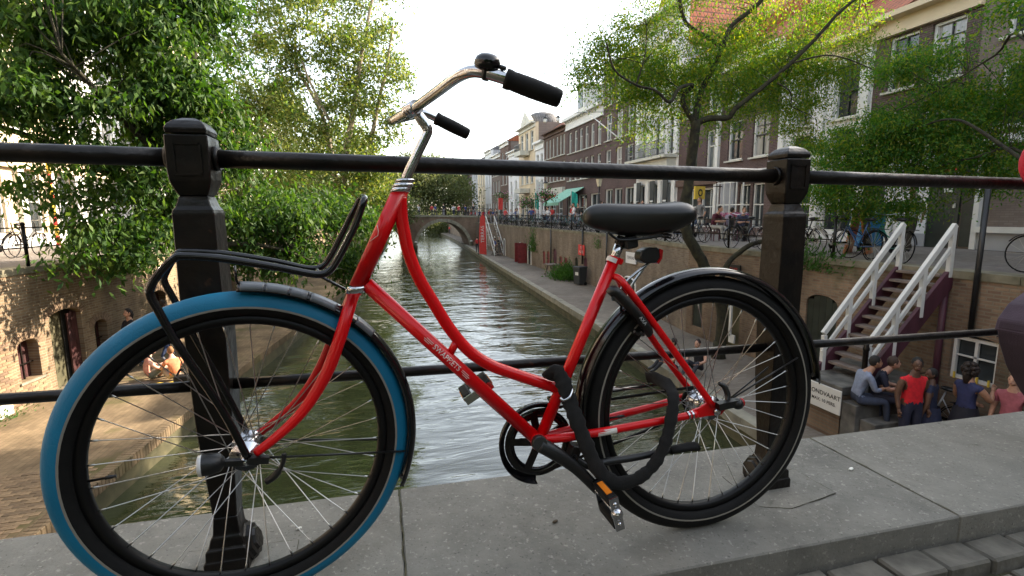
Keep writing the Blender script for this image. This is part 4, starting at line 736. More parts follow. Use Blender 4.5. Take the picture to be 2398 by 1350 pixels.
def wheel(name, c, ax, ref, tread):
    q = MB(); q.lathe(c, ax, ref, [(0.306, -0.0125), (0.290, -0.0125), (0.285, -0.007), (0.285, 0.007), (0.290, 0.0125), (0.306, 0.0125)], 72, closed_prof=True); w = q.build(name, M['rim'], bk)
    q = MB(); k = 0.0255
    pr = [(0.304, -0.0135), (0.310, -0.0195), (0.3205, -k), (0.3215, -k - 0.0003), (0.3260, -k - 0.0002), (0.3400, -0.0228), (0.3490, -0.0165), (0.3550, -0.0085), (0.357, 0), (0.3550, 0.0085), (0.3490, 0.0165), (0.3400, 0.0228), (0.3260, k + 0.0002), (0.3215, k + 0.0003), (0.3205, k), (0.310, 0.0195), (0.304, 0.0135)]
    ms = [1, 1, 1, 2, 0, 0, 0, 0, 0, 0, 0, 0, 2, 1, 1, 1, 1]
    q.lathe(c, ax, ref, pr, 96, closed_prof=True, mis=ms); q.build('tyre', [tread, M['rubber'], M['stripe']], w)
    q = MB(); q.lathe(c, ax, ref, [(0.0, -0.052), (0.006, -0.052), (0.012, -0.04), (0.013, -0.036), (0.033, -0.034), (0.034, -0.031), (0.02, -0.026), (0.018, 0.026), (0.034, 0.031), (0.033, 0.034), (0.013, 0.036), (0.012, 0.04), (0.006, 0.052), (0, 0.052)], 20); q.build('hub', M['chrome'], w)
    a_ = Vector(ax).normalized(); r_ = Vector(ref).normalized(); s_ = a_.cross(r_)
    for i in range(36):
        side = 1 if i % 2 else -1; th = 2 * pi * (i + 0.5) / 36; j = i // 2; hb = th + (0.9 if j % 2 else -0.9)
        p0 = c + (r_ * cos(hb) + s_ * sin(hb)) * 0.029 + a_ * (0.0325 * side); p1 = c + (r_ * cos(th) + s_ * sin(th)) * 0.287 + a_ * (0.002 * side)
        q = MB(); q.tube([p0, p0 + (p1 - p0) * 0.94, p0 + (p1 - p0) * 0.945, p1], [0.00115, 0.00115, 0.0021, 0.0021], 5); q.build('spoke', M['steel'], w, recalc=False)
    th = pi + 0.03; d = r_ * cos(th) + s_ * sin(th); q = MB(); q.tube([c + d * 0.286, c + d * 0.258, c + d * 0.257, c + d * 0.246, c + d * 0.245, c + d * 0.239], [0.0028, 0.0028, 0.0042, 0.0042, 0.0032, 0.0032], 8, mi=0); q.build('valve', M['plastic'], w)
    for sgn in (-1, 1): q = MB(); q.lathe(c + a_ * (0.052 * sgn), a_ * sgn, r_, [(0.0105, 0.0), (0.0105, 0.010), (0.009, 0.014), (0.004, 0.017), (0, 0.0175)], 14); q.build('axle_nut', M['chrome'], w)
    return w
fw_ = wheel('front_wheel', FC, FN, FA, M['bluetyre'])
rw_ = wheel('rear_wheel', RC, RN, RA, M['rubber'])
FRM = M['red_paint']
def tube(name, pts, r, mat=FRM, n=14, sm=6, **k):
    q = MB(); P = spline(pts, sm) if len(pts) > 2 and sm > 1 else pts
    if hasattr(r, '__len__'):
        rr = []; N = len(P)
        for i in range(N): f = i / (N - 1) * (len(r) - 1); j = min(int(f), len(r) - 2); rr.append(r[j] + (r[j + 1] - r[j]) * (f - j))
        r = rr
    q.tube(P, r, n, **k); return q.build(name, mat, k.get('parent', bk) if False else bk)
HT, HB = PB(941, 440), PB(836, 674)
ax_ = (HT - HB).normalized()
tube('head_tube', [HB, HT], 0.0185)
tube('top_tube', [PB(938, 462), PB(940, 507), PB(947, 548), PB(957, 593), PB(980, 650), PB(1013, 706), PB(1054, 771), PB(1098, 822), PB(1150, 856), PB(1210, 878), PB(1283, 902), PB(1312, 910)], 0.0145)
tube('down_tube', [PB(858, 665), PB(1262, 1034)], 0.0165)
tube('tube_brace', [PB(1072, 795), PB(1052, 832)], 0.0095)
tube('seat_tube', [PB(1440, 603), PB(1262, 1034)], 0.0150)
q = MB(); q.tube([PB(1262, 1036, -0.036), PB(1262, 1036, 0.036)], 0.021, 16); q.build('bottom_bracket', FRM, bk)
tube('seat_stay', [PB(1436, 648, 0.004), PB(1452, 655, 0.020), PB(1480, 690, 0.035), PB(1580, 825, 0.050), PB(1668, 950, 0.058)], [0.0085, 0.0095, 0.0095, 0.009, 0.009])
tube('seat_stay', [PB(1436, 648, -0.004), PB(1452, 662, -0.022), PB(1475, 715, -0.045), PB(1560, 840, -0.055), PB(1632, 936, -0.06)], [0.0085, 0.0095, 0.0095, 0.009, 0.009])
tube('chain_stay', [PB(1276, 1030, 0.022), PB(1330, 1024, 0.034), PB(1430, 1008, 0.045), PB(1560, 984, 0.054), PB(1632, 970, 0.058)], [0.0115, 0.0115, 0.0105, 0.010, 0.010])
tube('chain_stay', [PB(1276, 1022, -0.022), PB(1330, 1008, -0.034), PB(1430, 978, -0.05), PB(1530, 952, -0.058), PB(1600, 930, -0.06)], [0.0115, 0.0115, 0.0105, 0.010, 0.010])
for d, px, py in ((0.058, 1678, 953),):
    q = MB(); P = [PB(1606, 968, d), PB(1640, 955, d), PB(1660, 942, d), PB(1690, 946, d), PB(1702, 958, d), PB(1690, 972, d), PB(1655, 976, d), PB(1620, 983, d)]; q.prism(P, RN * -0.007); q.build('dropout', FRM, bk, bevel=0.0015)
q = MB(); q.box(RC - RN * 0.058, (0.05, 0.006, 0.03)); q.build('dropout', FRM, bk)
for px in (1609, 1618): q = MB(); q.tube([PB(px, 974 - (px - 1609) * 0.2, 0.058), PB(px + 4, 973 - (px - 1609) * 0.2, 0.058)], 0.0109, 16, cap=False); q.build('chain_stay_band', M['chrome'], bk)
# bottle-green-free details: seat clamp band, decals
d_ = (PB(1440, 603) - PB(1262, 1034)).normalized(); c_ = PB(1434, 610)
q = MB(); q.tube([c_ - d_ * 0.006, c_ + d_ * 0.006], 0.0157, 18, cap=False); q.build('seat_clamp_band', M['decal'], bk)
q = MB(); q.box(PB(1449, 612), (0.018, 0.02, 0.016), Matrix.Rotation(0.4, 3, 'Y')); q.build('seat_clamp', FRM, bk, bevel=0.003)
def on_tube(pA, pB, r, s, up_off=0.0):
    d = (pB - pA).normalized(); toc = (CAM - pA); n = (toc - d * toc.dot(d)).normalized(); n = (RN - d * RN.dot(d)).normalized(); y = n.cross(d); Mx = Matrix((d, y, n)).transposed().to_4x4(); Mx.translation = pA + (pB - pA) * s + n * (r + 0.0008) + y * up_off; return Mx
DA, DB = PB(858, 665), PB(1262, 1034)
def frac(px, py): p = PB(px, py); return (p - DA).dot(DB - DA) / (DB - DA).length_squared
def curved_text(body, s0, s1, size):      # letters set one by one round the tube's side
    n = len(body); dlen = (DB - DA).length
    for i, ch in enumerate(body):
        s = s0 + (s1 - s0) * i / (n - 1); Mx = on_tube(DA, DB, 0.0165, s); text('lettering', ch, size, Mx, M['decal'], bk, bold=0.00025)
o_ = text('lettering', 'SWAPFIETS', 0.0185, Matrix.Identity(4), M['decal'], bk, bold=0.0001); o_.parent = None
xs_ = [v.co.x for v in o_.data.vertices]; wid_ = max(xs_) - min(xs_); wanted = (frac(1073, 863) - frac(1015, 807)) * (DB - DA).length; Mx = on_tube(DA, DB, 0.0, (frac(1073, 863) + frac(1015, 807)) / 2); rt_ = 0.0165 + 0.0007
for v in o_.data.vertices: x, y = v.co.x * wanted / wid_, v.co.y; v.co = (Mx @ Vector((x, rt_ * sin(y / rt_), rt_ * cos(y / rt_) - 0.0008))) - OFF[bk]
o_.matrix_local = Matrix.Identity(4); o_.parent = bk
for sgn, (px, py) in ((1, (1085, 873)), (-1, (1004, 797))):
    for k, ln in enumerate((0.022, 0.026, 0.016)):
        Mx = on_tube(DA, DB, 0.0167, frac(px, py) + 0.004 * k * sgn, 0.004 - 0.004 * k); q = MB(); q.add([Mx @ Vector(v) for v in ((-ln / 2, -0.0006, 0), (ln / 2, -0.0006, 0), (ln / 2, 0.0006, 0), (-ln / 2, 0.0006, 0))], [(0, 1, 2, 3)]); q.build('decal_line', M['decal'], bk, recalc=False)
dm = [PB(884, 526, 0.0195), PB(886, 550, 0.0195), PB(866, 566, 0.019)]
q = MB(); q.tube([PB(883, 527, 0.0185), PB(886, 541, 0.0185), PB(885, 552, 0.0185), PB(866, 566, 0.014)], 0.0007, 4); q.build('head_decal', M['decal'], bk)
q = MB(); A, B_ = PB(1397, 1014, 0.0), PB(1440, 1006, 0.0); dd = (B_ - A).normalized()
for k in range(6):
    a0, a1 = -0.75 + 1.5 * k / 6, -0.75 + 1.5 * (k + 1) / 6; u = RN.cross(dd) * -1
    ctrA, ctrB = PB(1397, 1014, 0.0415), PB(1441, 1006, 0.0455)
    q.add([ctrA + (RN * cos(a0) + u * sin(a0)) * 0.0112, ctrB + (RN * cos(a0) + u * sin(a0)) * 0.0112, ctrB + (RN * cos(a1) + u * sin(a1)) * 0.0112, ctrA + (RN * cos(a1) + u * sin(a1)) * 0.0112], [(0, 1, 2, 3)])
q.build('frame_sticker', M['decal'], bk)
# fork, headset, stem, handlebar
CRN = PF(824, 692); q = MB(); 
q.tube(spline([PF(828, 686, 0.0), PF(824, 700, 0.012), PF(812, 740, 0.036), PF(795, 795, 0.048), PF(768, 868, 0.052), PF(730, 935, 0.054), PF(690, 985, 0.056), PF(640, 1030, 0.058), PF(598, 1062, 0.058)], 5), [0.019, 0.018, 0.0165, 0.0155, 0.015] + [0.0145] * 15 + [0.014 - 0.0045 * k / 20 for k in range(21)], 14, squash=(1, 0.8)); q.build('fork_blade', FRM, bk)
q = MB(); q.tube(spline([PF(828, 686, 0.0), PF(822, 700, -0.012), PF(803, 745, -0.036), PF(783, 790, -0.048), PF(757, 850, -0.052), PF(722, 910, -0.054), PF(683, 955, -0.056), PF(640, 990, -0.058), PF(592, 1028, -0.058)], 5), [0.019, 0.018, 0.0165, 0.0155, 0.015] + [0.0145] * 15 + [0.014 - 0.0045 * k / 20 for k in range(21)], 14, squash=(1, 0.8)); q.build('fork_blade', FRM, bk)
q = MB(); q.lathe(HT, ax_, RA, [(0.0185, -0.012), (0.0225, -0.010), (0.0225, -0.002), (0.020, 0), (0.0228, 0.001), (0.0228, 0.009), (0.019, 0.010), (0.019, 0.013), (0.0215, 0.0135), (0.0215, 0.020), (0.013, 0.022), (0.0, 0.022)], 24); q.build('headset', M['chrome'], bk)
q = MB(); q.lathe(HB, ax_, RA, [(0.0185, 0.004), (0.0225, 0.003), (0.0235, -0.006), (0.021, -0.008), (0.021, -0.013), (0.0, -0.014)], 24); q.build('headset', M['chrome'], bk)
SA = HT + ax_ * 0.02
tube('stem', [SA, PB(962, 392), PB(998, 318), PB(1001, 306), PB(997, 294), PB(985, 278), PB(978, 266)], [0.0108, 0.0108, 0.0112, 0.0125, 0.0125, 0.011], M['chrome'], 16, 5)
CL = PB(964, 258); 
BP = [PB(922, 281, -0.115), PB(940, 271, -0.06), CL, PB(985, 244, 0.05), PB(1026, 214, 0.13), PB(1062, 187, 0.19), PB(1085, 174, 0.222), PB(1108, 168, 0.245), PB(1136, 171, 0.26), PB(1184, 185, 0.275), PB(1240, 205, 0.285)]
tube('handlebar', BP, 0.0110, M['chrome'], 16, 6)
q = MB(); q.tube([PB(940, 271, -0.022) * 0.5 + CL * 0.5, CL, PB(976, 250, 0.022)], [0.0165, 0.017, 0.0165], 16); q.build('bar_clamp', M['chrome'], bk, bevel=0.001)
tube('handlebar', [PB(922, 281, -0.115), PB(914, 284, -0.17), PB(925, 281, -0.235), PB(960, 273, -0.275), PB(992, 266, -0.285), PB(1024, 279, -0.295)], 0.0110, M['chrome'], 14, 6)
def grip(a, b, r):
    d = (b - a).normalized(); q = MB(); n = 14; L_ = (b - a).length
    P, R = [], []
    for k in range(n + 1): f = k / n; P.append(a + d * (L_ * f)); R.append(r * (1.0 + 0.10 * sin(pi * f)) + (0.0016 if k in (0, 1) else 0) + (0.0003 if k % 2 else 0))
    P += [b + d * 0.003, b + d * 0.005]; R += [r * 0.93, r * 0.6]; q.tube(P, R, 18); q.build('grip', M['rubber'], bk)
grip(PB(1183, 184, 0.275), PB(1308, 231, 0.295), 0.0158); grip(PB(1020, 277, -0.295), PB(1094, 314, -0.30), 0.0158)
BC = PB(1143, 141, 0.262); bx_ = (PB(1184, 185, 0.275) - PB(1108, 168, 0.245)).normalized(); bu = (Vector((0, 0, 1)) - bx_ * bx_.z).normalized()
q = MB(); q.lathe(BC - bu * 0.010 , bu * 0.9 - bx_ * 0.1 + RN * 0.35, bx_, [(0.0, -0.002), (0.022, -0.002), (0.0235, 0.0), (0.0235, 0.006), (0.021, 0.014), (0.014, 0.0195), (0.005, 0.0215), (0.0, 0.0215)], 22); q.build('bell', M['gloss'], bk)
q = MB(); pb_ = PB(1139, 172, 0.26); q.tube([pb_ - bx_ * 0.004, pb_ + bx_ * 0.004], 0.0135, 16); q.bar(pb_ + bu * 0.008 + RN * 0.008, BC - bu * 0.006 + RN * 0.006, 0.007, 0.006); q.build('bell_clamp', M['plastic'], bk)
q = MB(); q.tube([BC + bx_ * 0.02 - bu * 0.006, BC + bx_ * 0.030 - bu * 0.008, BC + bx_ * 0.036 - bu * 0.008], [0.003, 0.005, 0.004], 8); q.build('bell_lever', M['plastic'], bk)
# saddle and seat post
tube('seat_post', [PB(1432, 622), PB(1454, 566)], 0.0122, M['chrome'], 16, 1)
q = MB(); q.tube([PB(1451, 575), PB(1458, 555)], 0.016, 14); q.box(PB(1470, 568), (0.035, 0.05, 0.03), Matrix.Rotation(-0.2, 3, 'Y')); q.build('saddle_clamp', M['plastic'], bk, bevel=0.004)
s0, s1 = PB(1367, 512), PB(1600, 503); sa = (s1 - s0); sl_ = sa.length; sa.normalize(); su = RN.cross(sa) * -1; su = sa.cross(RN); su = su if su.z > 0 else -su
prof = [(0.0, 0.012, 0.006, 0.006), (0.025, 0.022, 0.024, 0.020), (0.09, 0.027, 0.034, 0.029), (0.20, 0.030, 0.037, 0.036), (0.34, 0.037, 0.036, 0.045), (0.50, 0.050, 0.034, 0.051), (0.64, 0.072, 0.033, 0.052), (0.76, 0.090, 0.034, 0.048), (0.87, 0.096, 0.036, 0.040), (0.95, 0.086, 0.030, 0.029), (0.985, 0.062, 0.020, 0.018), (1.0, 0.028, 0.006, 0.006)]
q = MB(); vs = []; n = 20
for f, hw, up, dn in prof:
    for k in range(n):
        a = 2 * pi * k / n; x = cos(a); z = sin(a); vs.append(s0 + sa * (sl_ * f) + RN * (hw * (abs(x) ** 0.75) * (1 if x > 0 else -1)) + su * (z * (up if z > 0 else dn) - (0.002 if 0.3 < f < 0.8 else 0)))
fs = [(i * n + k, i * n + (k + 1) % n, (i + 1) * n + (k + 1) % n, (i + 1) * n + k) for i in range(len(prof) - 1) for k in range(n)] + [tuple(range(n)), tuple((len(prof) - 1) * n + k for k in range(n))]
q.add(vs, fs, 0, True); o = q.build('saddle', M['saddle'], bk); mo = o.modifiers.new('smooth', 'SUBSURF'); mo.levels = 1; mo.render_levels = 2
for d in (0.02, -0.02): tube('saddle_rail', [PB(1425, 545, d), PB(1450, 562, d), PB(1500, 560, d * 1.6), PB(1550, 552, d * 2.4)], 0.0035, M['plastic'], 8)
for d in (0.045, -0.045):
    q = MB(); P = []; c0, c1 = PB(1560, 528, d), PB(1560, 558, d)
    for k in range(41): f = k / 40; P.append(c0 + (c1 - c0) * f + (RA * cos(f * 8 * pi) + RN * sin(f * 8 * pi)) * 0.012)
    q.tube(P, 0.0025, 6); q.build('saddle_spring', M['plastic'], bk)
# rear lamp on its stay
tube('lamp_stay', [PB(1447, 690, 0.012), PB(1460, 668, 0.012), PB(1480, 648, 0.012), PB(1525, 612, 0.012)], 0.0035, M['chrome'], 8); tube('lamp_stay', [PB(1470, 698, -0.012), PB(1480, 668, -0.012), PB(1520, 612, -0.012)], 0.0035, M['chrome'], 8)
lc = [PB(1499, 600, 0.028), PB(1503, 588, 0.028), PB(1520, 580, 0.028), PB(1542, 580, 0.028), PB(1549, 588, 0.028), PB(1546, 606, 0.028), PB(1538, 616, 0.028), PB(1512, 618, 0.028), PB(1500, 610, 0.028)]
q = MB(); q.prism(lc, RN * -0.034); q.build('rear_lamp', M['plastic'], bk, bevel=0.003)
ll = [PB(1545, 583, 0.03), PB(1553, 586, 0.03), PB(1551, 606, 0.03), PB(1543, 619, 0.03), PB(1540, 616, 0.03), PB(1546, 604, 0.03)]; q = MB(); q.prism(ll, RN * -0.038); q.build('lamp_lens', M['redlens'], bk)
# mudguards
def ang(P_, c, A, U): v = P_ - c; return atan2(v.dot(U), v.dot(A))
def guard(name, c, ax, A, R, a0, a1, mat, hw=0.031, n=48):
    pr = [(R - 0.012, -hw), (R - 0.002, -hw * 0.85), (R + 0.005, -hw * 0.35), (R + 0.0065, 0), (R + 0.005, hw * 0.35), (R - 0.002, hw * 0.85), (R - 0.012, hw), (R - 0.0135, hw - 0.001), (R - 0.0035, hw * 0.8), (R + 0.0045, 0), (R - 0.0035, -hw * 0.8), (R - 0.0135, -hw + 0.001)]
    q = MB(); q.lathe(c, ax, A, pr, n, a0, a1, closed_prof=True); return q.build(name, mat, bk)
def lath_ang(P_, c, ax, A):      # angle as the lathe helper counts it
    s_ = Vector(ax).normalized().cross(A); v = P_ - c; return atan2(v.dot(s_), v.dot(A))
a_end = lath_ang(PB(1890, 895), RC, RN, RA); a_st = lath_ang(PB(1362, 985), RC, RN, RA)
a0, a1 = sorted((a_end, a_st if a_st * a_end > 0 or True else a_st))
def arc_dir(c, ax, A, pa, pm_, pb):
    x, y, z = (lath_ang(p, c, ax, A) for p in (pa, pm_, pb)); 
    while y < x: y += 2 * pi
    while z < x: z += 2 * pi
    if y <= z: return x, z
    x, z = z, x
    while z < x: z += 2 * pi
    return x, z
g0_, g1_ = arc_dir(RC, RN, RA, PB(1362, 985), PB(1640, 650), PB(1890, 895)); guard('rear_mudguard', RC, RN, RA, 0.3755, g0_, g1_, M['gloss'])
h0_, h1_ = arc_dir(FC, FN, FA, PF(556, 682), PF(830, 720), PF(948, 1130)); guard('front_mudguard', FC, FN, FA, 0.371, h0_, h1_, M['gloss'], 0.030)
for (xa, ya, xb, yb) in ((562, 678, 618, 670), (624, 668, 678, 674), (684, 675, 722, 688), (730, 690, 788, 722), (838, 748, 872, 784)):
    b0, b1 = sorted((lath_ang(PF(xa, ya, 0.026), FC, FN, FA), lath_ang(PF(xb, yb, 0.026), FC, FN, FA))); q = MB(); q.lathe(FC, FN, FA, [(0.3605, 0.0300), (0.3695, 0.0268), (0.3765, 0.0135), (0.3785, 0.014), (0.3715, 0.0278), (0.3615, 0.0312)], 10, b0, b1, closed_prof=True); q.build('guard_patch', M['guardgrey'], bk)  # pale grey segments laid along the front mudguard
for d, e in ((0.05, (1868, 838)), (-0.05, (1800, 860))): tube('guard_stay', [PB(1694, 946, d), PB(e[0], e[1], d * 0.62)], 0.0024, M['plastic'], 6, 1)
for d, y0_, ex in ((0.056, 1074, (948, 1057)), (-0.056, 1030, (905, 1030))): tube('guard_stay', [PF(590, y0_, d), PF(ex[0], ex[1], d * 0.55)], 0.0025, M['plastic'], 6, 1)
# front carrier
tube('front_carrier', [PF(580, 1072, 0.066), PF(520, 960, 0.075), PF(435, 835, 0.085), PF(401, 782, 0.085), PF(372, 730, 0.085), PF(353, 696, 0.085), PF(352, 675, 0.085), PF(372, 642, 0.085), PF(405, 608, 0.085), PF(430, 600, 0.085), PF(520, 606, 0.085), PF(640, 625, 0.085), PF(722, 641, 0.085), PF(752, 643, 0.085), PF(772, 634, 0.085), PF(792, 605, 0.085), PF(828, 535, 0.085), PF(850, 476, 0.085), PF(853, 466, 0.07), PF(850, 463, 0.05)], 0.0078, M['gloss'], 12, 5)
tube('front_carrier', [PF(582, 1022, -0.066), PF(540, 940, -0.07), PF(440, 760, -0.075), PF(402, 692, -0.075), PF(385, 660, -0.075), PF(388, 640, -0.075), PF(410, 602, -0.075), PF(430, 590, -0.075), PF(520, 594, -0.075), PF(640, 612, -0.075), PF(715, 628, -0.075), PF(745, 628, -0.075), PF(762, 618, -0.075), PF(785, 580, -0.075), PF(820, 510, -0.075), PF(842, 468, -0.075), PF(846, 462, -0.055), PF(848, 462, -0.03), PF(850, 463, 0.05)], 0.0072, M['gloss'], 12, 5)
for px, py in ((410, 605), (745, 640)): tube('carrier_crossbar', [PF(px, py, 0.085), PF(px - 3, py - 10, -0.075)], 0.0045, M['gloss'], 8, 1)
tube('carrier_stay', [PF(735, 640, 0.03), PF(808, 678, 0.02), PF(822, 690, 0.01)], 0.003, M['gloss'], 8, 1); tube('carrier_stay', [PF(549, 622, 0.02), PF(553, 655, 0.015), PF(566, 684, 0.01)], 0.0028, M['gloss'], 8, 1)
# dynamo lamps
q = MB(); c_ = PF(500, 1086, 0.062); q.lathe(c_, -FA, FN, [(0.0, 0.03), (0.012, 0.03), (0.021, 0.027), (0.0225, 0.02), (0.0225, 0.004), (0.019, -0.012), (0.010, -0.02), (0, -0.022)], 18, mis=[1, 1, 1, 0, 0, 0, 0]); q.bar(c_, PF(575, 1082, 0.062), 0.014, 0.012); q.build('front_lamp', [M['plastic'], M['clear']], bk)
q = MB(); q.bar(PF(580, 1078, 0.066), PF(630, 1076, 0.064), 0.016, 0.014); q.tube(spline([PF(665, 1062, 0.05), PF(664, 1080, 0.052), PF(655, 1100, 0.05), PF(640, 1118, 0.045), PF(624, 1128, 0.04)], 4), [0.005] * 9 + [0.008] * 8, 8); q.build('dynamo_bracket', M['plastic'], bk)
q = MB(); q.bar(PB(1680, 952, 0.07), PB(1728, 942, 0.075), 0.02, 0.018); q.sphere(PB(1727, 946, 0.075), (0.016, 0.016, 0.015), 12, 8); q.build('hub_lamp', M['plastic'], bk)
q = MB(); q.sphere(PB(1736, 943, 0.075), (0.008, 0.012, 0.012), 10, 7); q.build('hub_lamp_lens', M['redlens'], bk)
tube('cable_guide', [PB(1683, 898, 0.05), PB(1696, 906, 0.055), PB(1704, 925, 0.06), PB(1703, 940, 0.066)], [0.005, 0.0075, 0.008, 0.006], M['plastic'], 10)
# drive side: chain ring, guard, chain
CRC = RC * 0 + PB(1262, 1036, -0.045); q = MB()
q.lathe(CRC, RN, RA, [(0.068, -0.002), (0.091, -0.002), (0.093, 0.0), (0.091, 0.002), (0.068, 0.002)], 44, closed_prof=True)
for k in range(5): a = 2 * pi * k / 5 + 0.5; d = RA * cos(a) + RU * sin(a); q.bar(CRC + d * 0.012, CRC + d * 0.082, 0.020, 0.005, up=RN)
q.lathe(CRC, RN, RA, [(0.0, -0.006), (0.022, -0.006), (0.022, 0.006), (0, 0.006)], 16); q.build('chain_ring', M['gloss'], bk)
q = MB(); gc0, gc1 = arc_dir(CRC, RN, RA, PB(1255, 1115, -0.05), PB(1165, 1040, -0.05), PB(1290, 930, -0.05)); q.lathe(CRC, RN, RA, [(0.094, -0.006), (0.108, -0.006), (0.110, 0.012), (0.107, 0.012), (0.105, -0.003), (0.094, -0.003)], 36, gc0, gc1, closed_prof=True)
q.build('chain_guard', M['gloss'], bk)
q = MB(); q.tube([PB(1285, 936, -0.05), PB(1400, 918, -0.05), PB(1545, 898, -0.05)], [0.010, 0.009, 0.008], 8, squash=(1.6, 0.7)); q.build('guard_tail', M['gloss'], bk)
q = MB(); q.tube([PB(1262, 1036, -0.044) + RU * 0.088, RC - RN * 0.044 + RU * 0.036], 0.004, 6); q.tube([PB(1262, 1036, -0.044) - RU * 0.088, RC - RN * 0.044 - RU * 0.036], 0.004, 6); q.lathe(RC - RN * 0.044, RN, RA, [(0.02, -0.003), (0.038, -0.003), (0.038, 0.003), (0.02, 0.003)], 20, closed_prof=True); q.build('chain', M['rubber'], bk)
# cranks and pedals
tube('crank', [PB(1266, 1042, 0.055), PB(1300, 1062, 0.062), PB(1350, 1098, 0.066), PB(1402, 1150, 0.07)], [0.0165, 0.0155, 0.013, 0.0115], M['plastic'], 10, 4, squash=(1.15, 0.65), ref=RA)
q = MB(); q.tube([PB(1262, 1037, 0.036), PB(1266, 1042, 0.062)], [0.020, 0.0175], 16); q.build('crank_boss', M['plastic'], bk)
tube('crank', [PB(1258, 1030, -0.06), PB(1190, 975, -0.066), PB(1122, 916, -0.07)], [0.0145, 0.012, 0.0105], M['plastic'], 10, 3)
def pedal(c, X, Y_, N_, tag_=''):      # X along the axle, Y across the foot
    q = MB()
    for s_ in (-1, 1): 
        R = Matrix((X, Y_, N_)).transposed(); q.box(c + Y_ * (0.030 * s_), (0.088, 0.024, 0.025), R)
    o = q.build('pedal', M['rubber'], bk, bevel=0.004)
    q = MB(); R = Matrix((X, Y_, N_)).transposed()
    for t_ in (0.047, -0.047): q.box(c + X * t_, (0.005, 0.083, 0.022), R)
    q.lathe(c + X * 0.048, X, N_, [(0.013, -0.006), (0.0145, 0.0), (0.0125, 0.007), (0.006, 0.011), (0, 0.0115)], 14); q.tube([c - X * 0.055, c + X * 0.045], 0.006, 8); q.build('pedal_cage', M['chrome'], o)
    for s_ in (-1, 1): q = MB(); q.box(c + Y_ * (0.0425 * s_), (0.055, 0.003, 0.014), R); q.build('pedal_reflector', M['amber'], o)
    for s_ in (-0.026, 0.026): q = MB(); q.lathe(c + X * 0.0495 + Y_ * s_, X, N_, [(0.0055, 0), (0.005, 0.003), (0, 0.004)], 10); q.build('pedal_bolt', M['chrome'], o)
pc = PB(1424, 1180, 0.125); yv = (PB(1438, 1225, 0.13) - PB(1418, 1140, 0.13)).normalized(); xv = (RN - yv * RN.dot(yv)).normalized(); pedal(pc, xv, yv, xv.cross(yv))
pc2 = PB(1114, 908, -0.125); y2 = (RA * 0.86 + RU * 0.5).normalized(); pedal(pc2, RN * -1, y2, (RN * -1).cross(y2))
# kickstand
q = MB(); q.box(PB(1341, 1064, 0.03), (0.028, 0.03, 0.055), Matrix.Rotation(0.35, 3, 'Y')); q.lathe(PB(1346, 1072, 0.05), RN, RA, [(0.008, -0.004), (0.008, 0.002), (0, 0.003)], 12); q.build('kickstand_mount', M['plastic'], bk, bevel=0.003)
tube('kickstand', [PB(1346, 1074, 0.03), PB(1380, 1092, 0.045), PB(1420, 1082, 0.05), PB(1480, 1073, 0.055), PB(1570, 1055, 0.06)], [0.010, 0.010, 0.0095, 0.009], M['plastic'], 10, 5)
tube('kickstand_foot', [PB(1568, 1056, 0.06), PB(1610, 1047, 0.062), PB(1632, 1046, 0.063)], [0.0115, 0.0135, 0.0145], M['rubber'], 10, 2, squash=(1.2, 0.8))
# frame lock behind the seat tube
tube('frame_lock', [PB(1426, 690, 0.036), PB(1438, 682, 0.040), PB(1460, 702, 0.044), PB(1490, 735, 0.046), PB(1512, 765, 0.044), PB(1518, 778, 0.040), PB(1512, 784, 0.036)], [0.013, 0.018, 0.0175, 0.0165, 0.0155, 0.0145, 0.009], M['plastic'], 14, 5, squash=(1.0, 0.8))
tube('lock_shackle', [PB(1440, 690, 0.03), PB(1436, 700, 0.0), PB(1446, 705, -0.036), PB(1480, 742, -0.044), PB(1505, 782, -0.036), PB(1500, 780, 0.02)], 0.0055, M['plastic'], 10)
Mx = on_tube(PB(1490, 725, 0.0), PB(1524, 770, 0.0), 0.0, 0.5); Mx.translation = PB(1506, 752, 0.0635); text('lettering', 'AXA', 0.013, Mx, M['clear'], bk)
q = MB(); q.box(PB(1488, 778, 0.03), (0.02, 0.02, 0.012), Matrix.Rotation(0.5, 3, 'Y')); q.build('lock_key', M['plastic'], bk, bevel=0.003)

# ------------------------------------------------------------------ sleeved chain lock hanging on the bicycle (a thing of its own)
cl_ = thing('chain_lock', 'black fabric-sleeved chain lock looped round the seat tube and hanging by the rear wheel', 'chain lock', (0.62, 1.1, 0.2))
q = MB(); pts = spline([PB(1285, 885, 0.012), PB(1300, 872, 0.03), PB(1316, 890, 0.036), PB(1330, 930, 0.046), PB(1345, 970, 0.06), PB(1368, 1030, 0.068), PB(1392, 1085, 0.074), PB(1420, 1120, 0.08), PB(1455, 1132, 0.084), PB(1495, 1120, 0.086), PB(1530, 1090, 0.086), PB(1555, 1045, 0.084), PB(1570, 990, 0.08), PB(1577, 935, 0.07), PB(1565, 905, 0.045), PB(1538, 888, 0.01), PB(1515, 884, -0.02)], 7)
q.tube(pts, [(0.0165 - 0.0035 * i / len(pts)) * (1 + 0.07 * sin(i * 0.9) + 0.06 * sin(i * 2.1) + 0.04 * sin(i * 4.3)) for i in range(len(pts))], 14, squash=(0.5, 1.25), ref=RN); q.build('sleeve', M['nylon'], cl_)
q = MB(); q.tube(spline([PB(1312, 932, 0.058), PB(1320, 938, 0.064), PB(1334, 930, 0.066), PB(1341, 912, 0.05)], 5), 0.0035, 8); q.build('end_ring', M['chrome'], cl_)
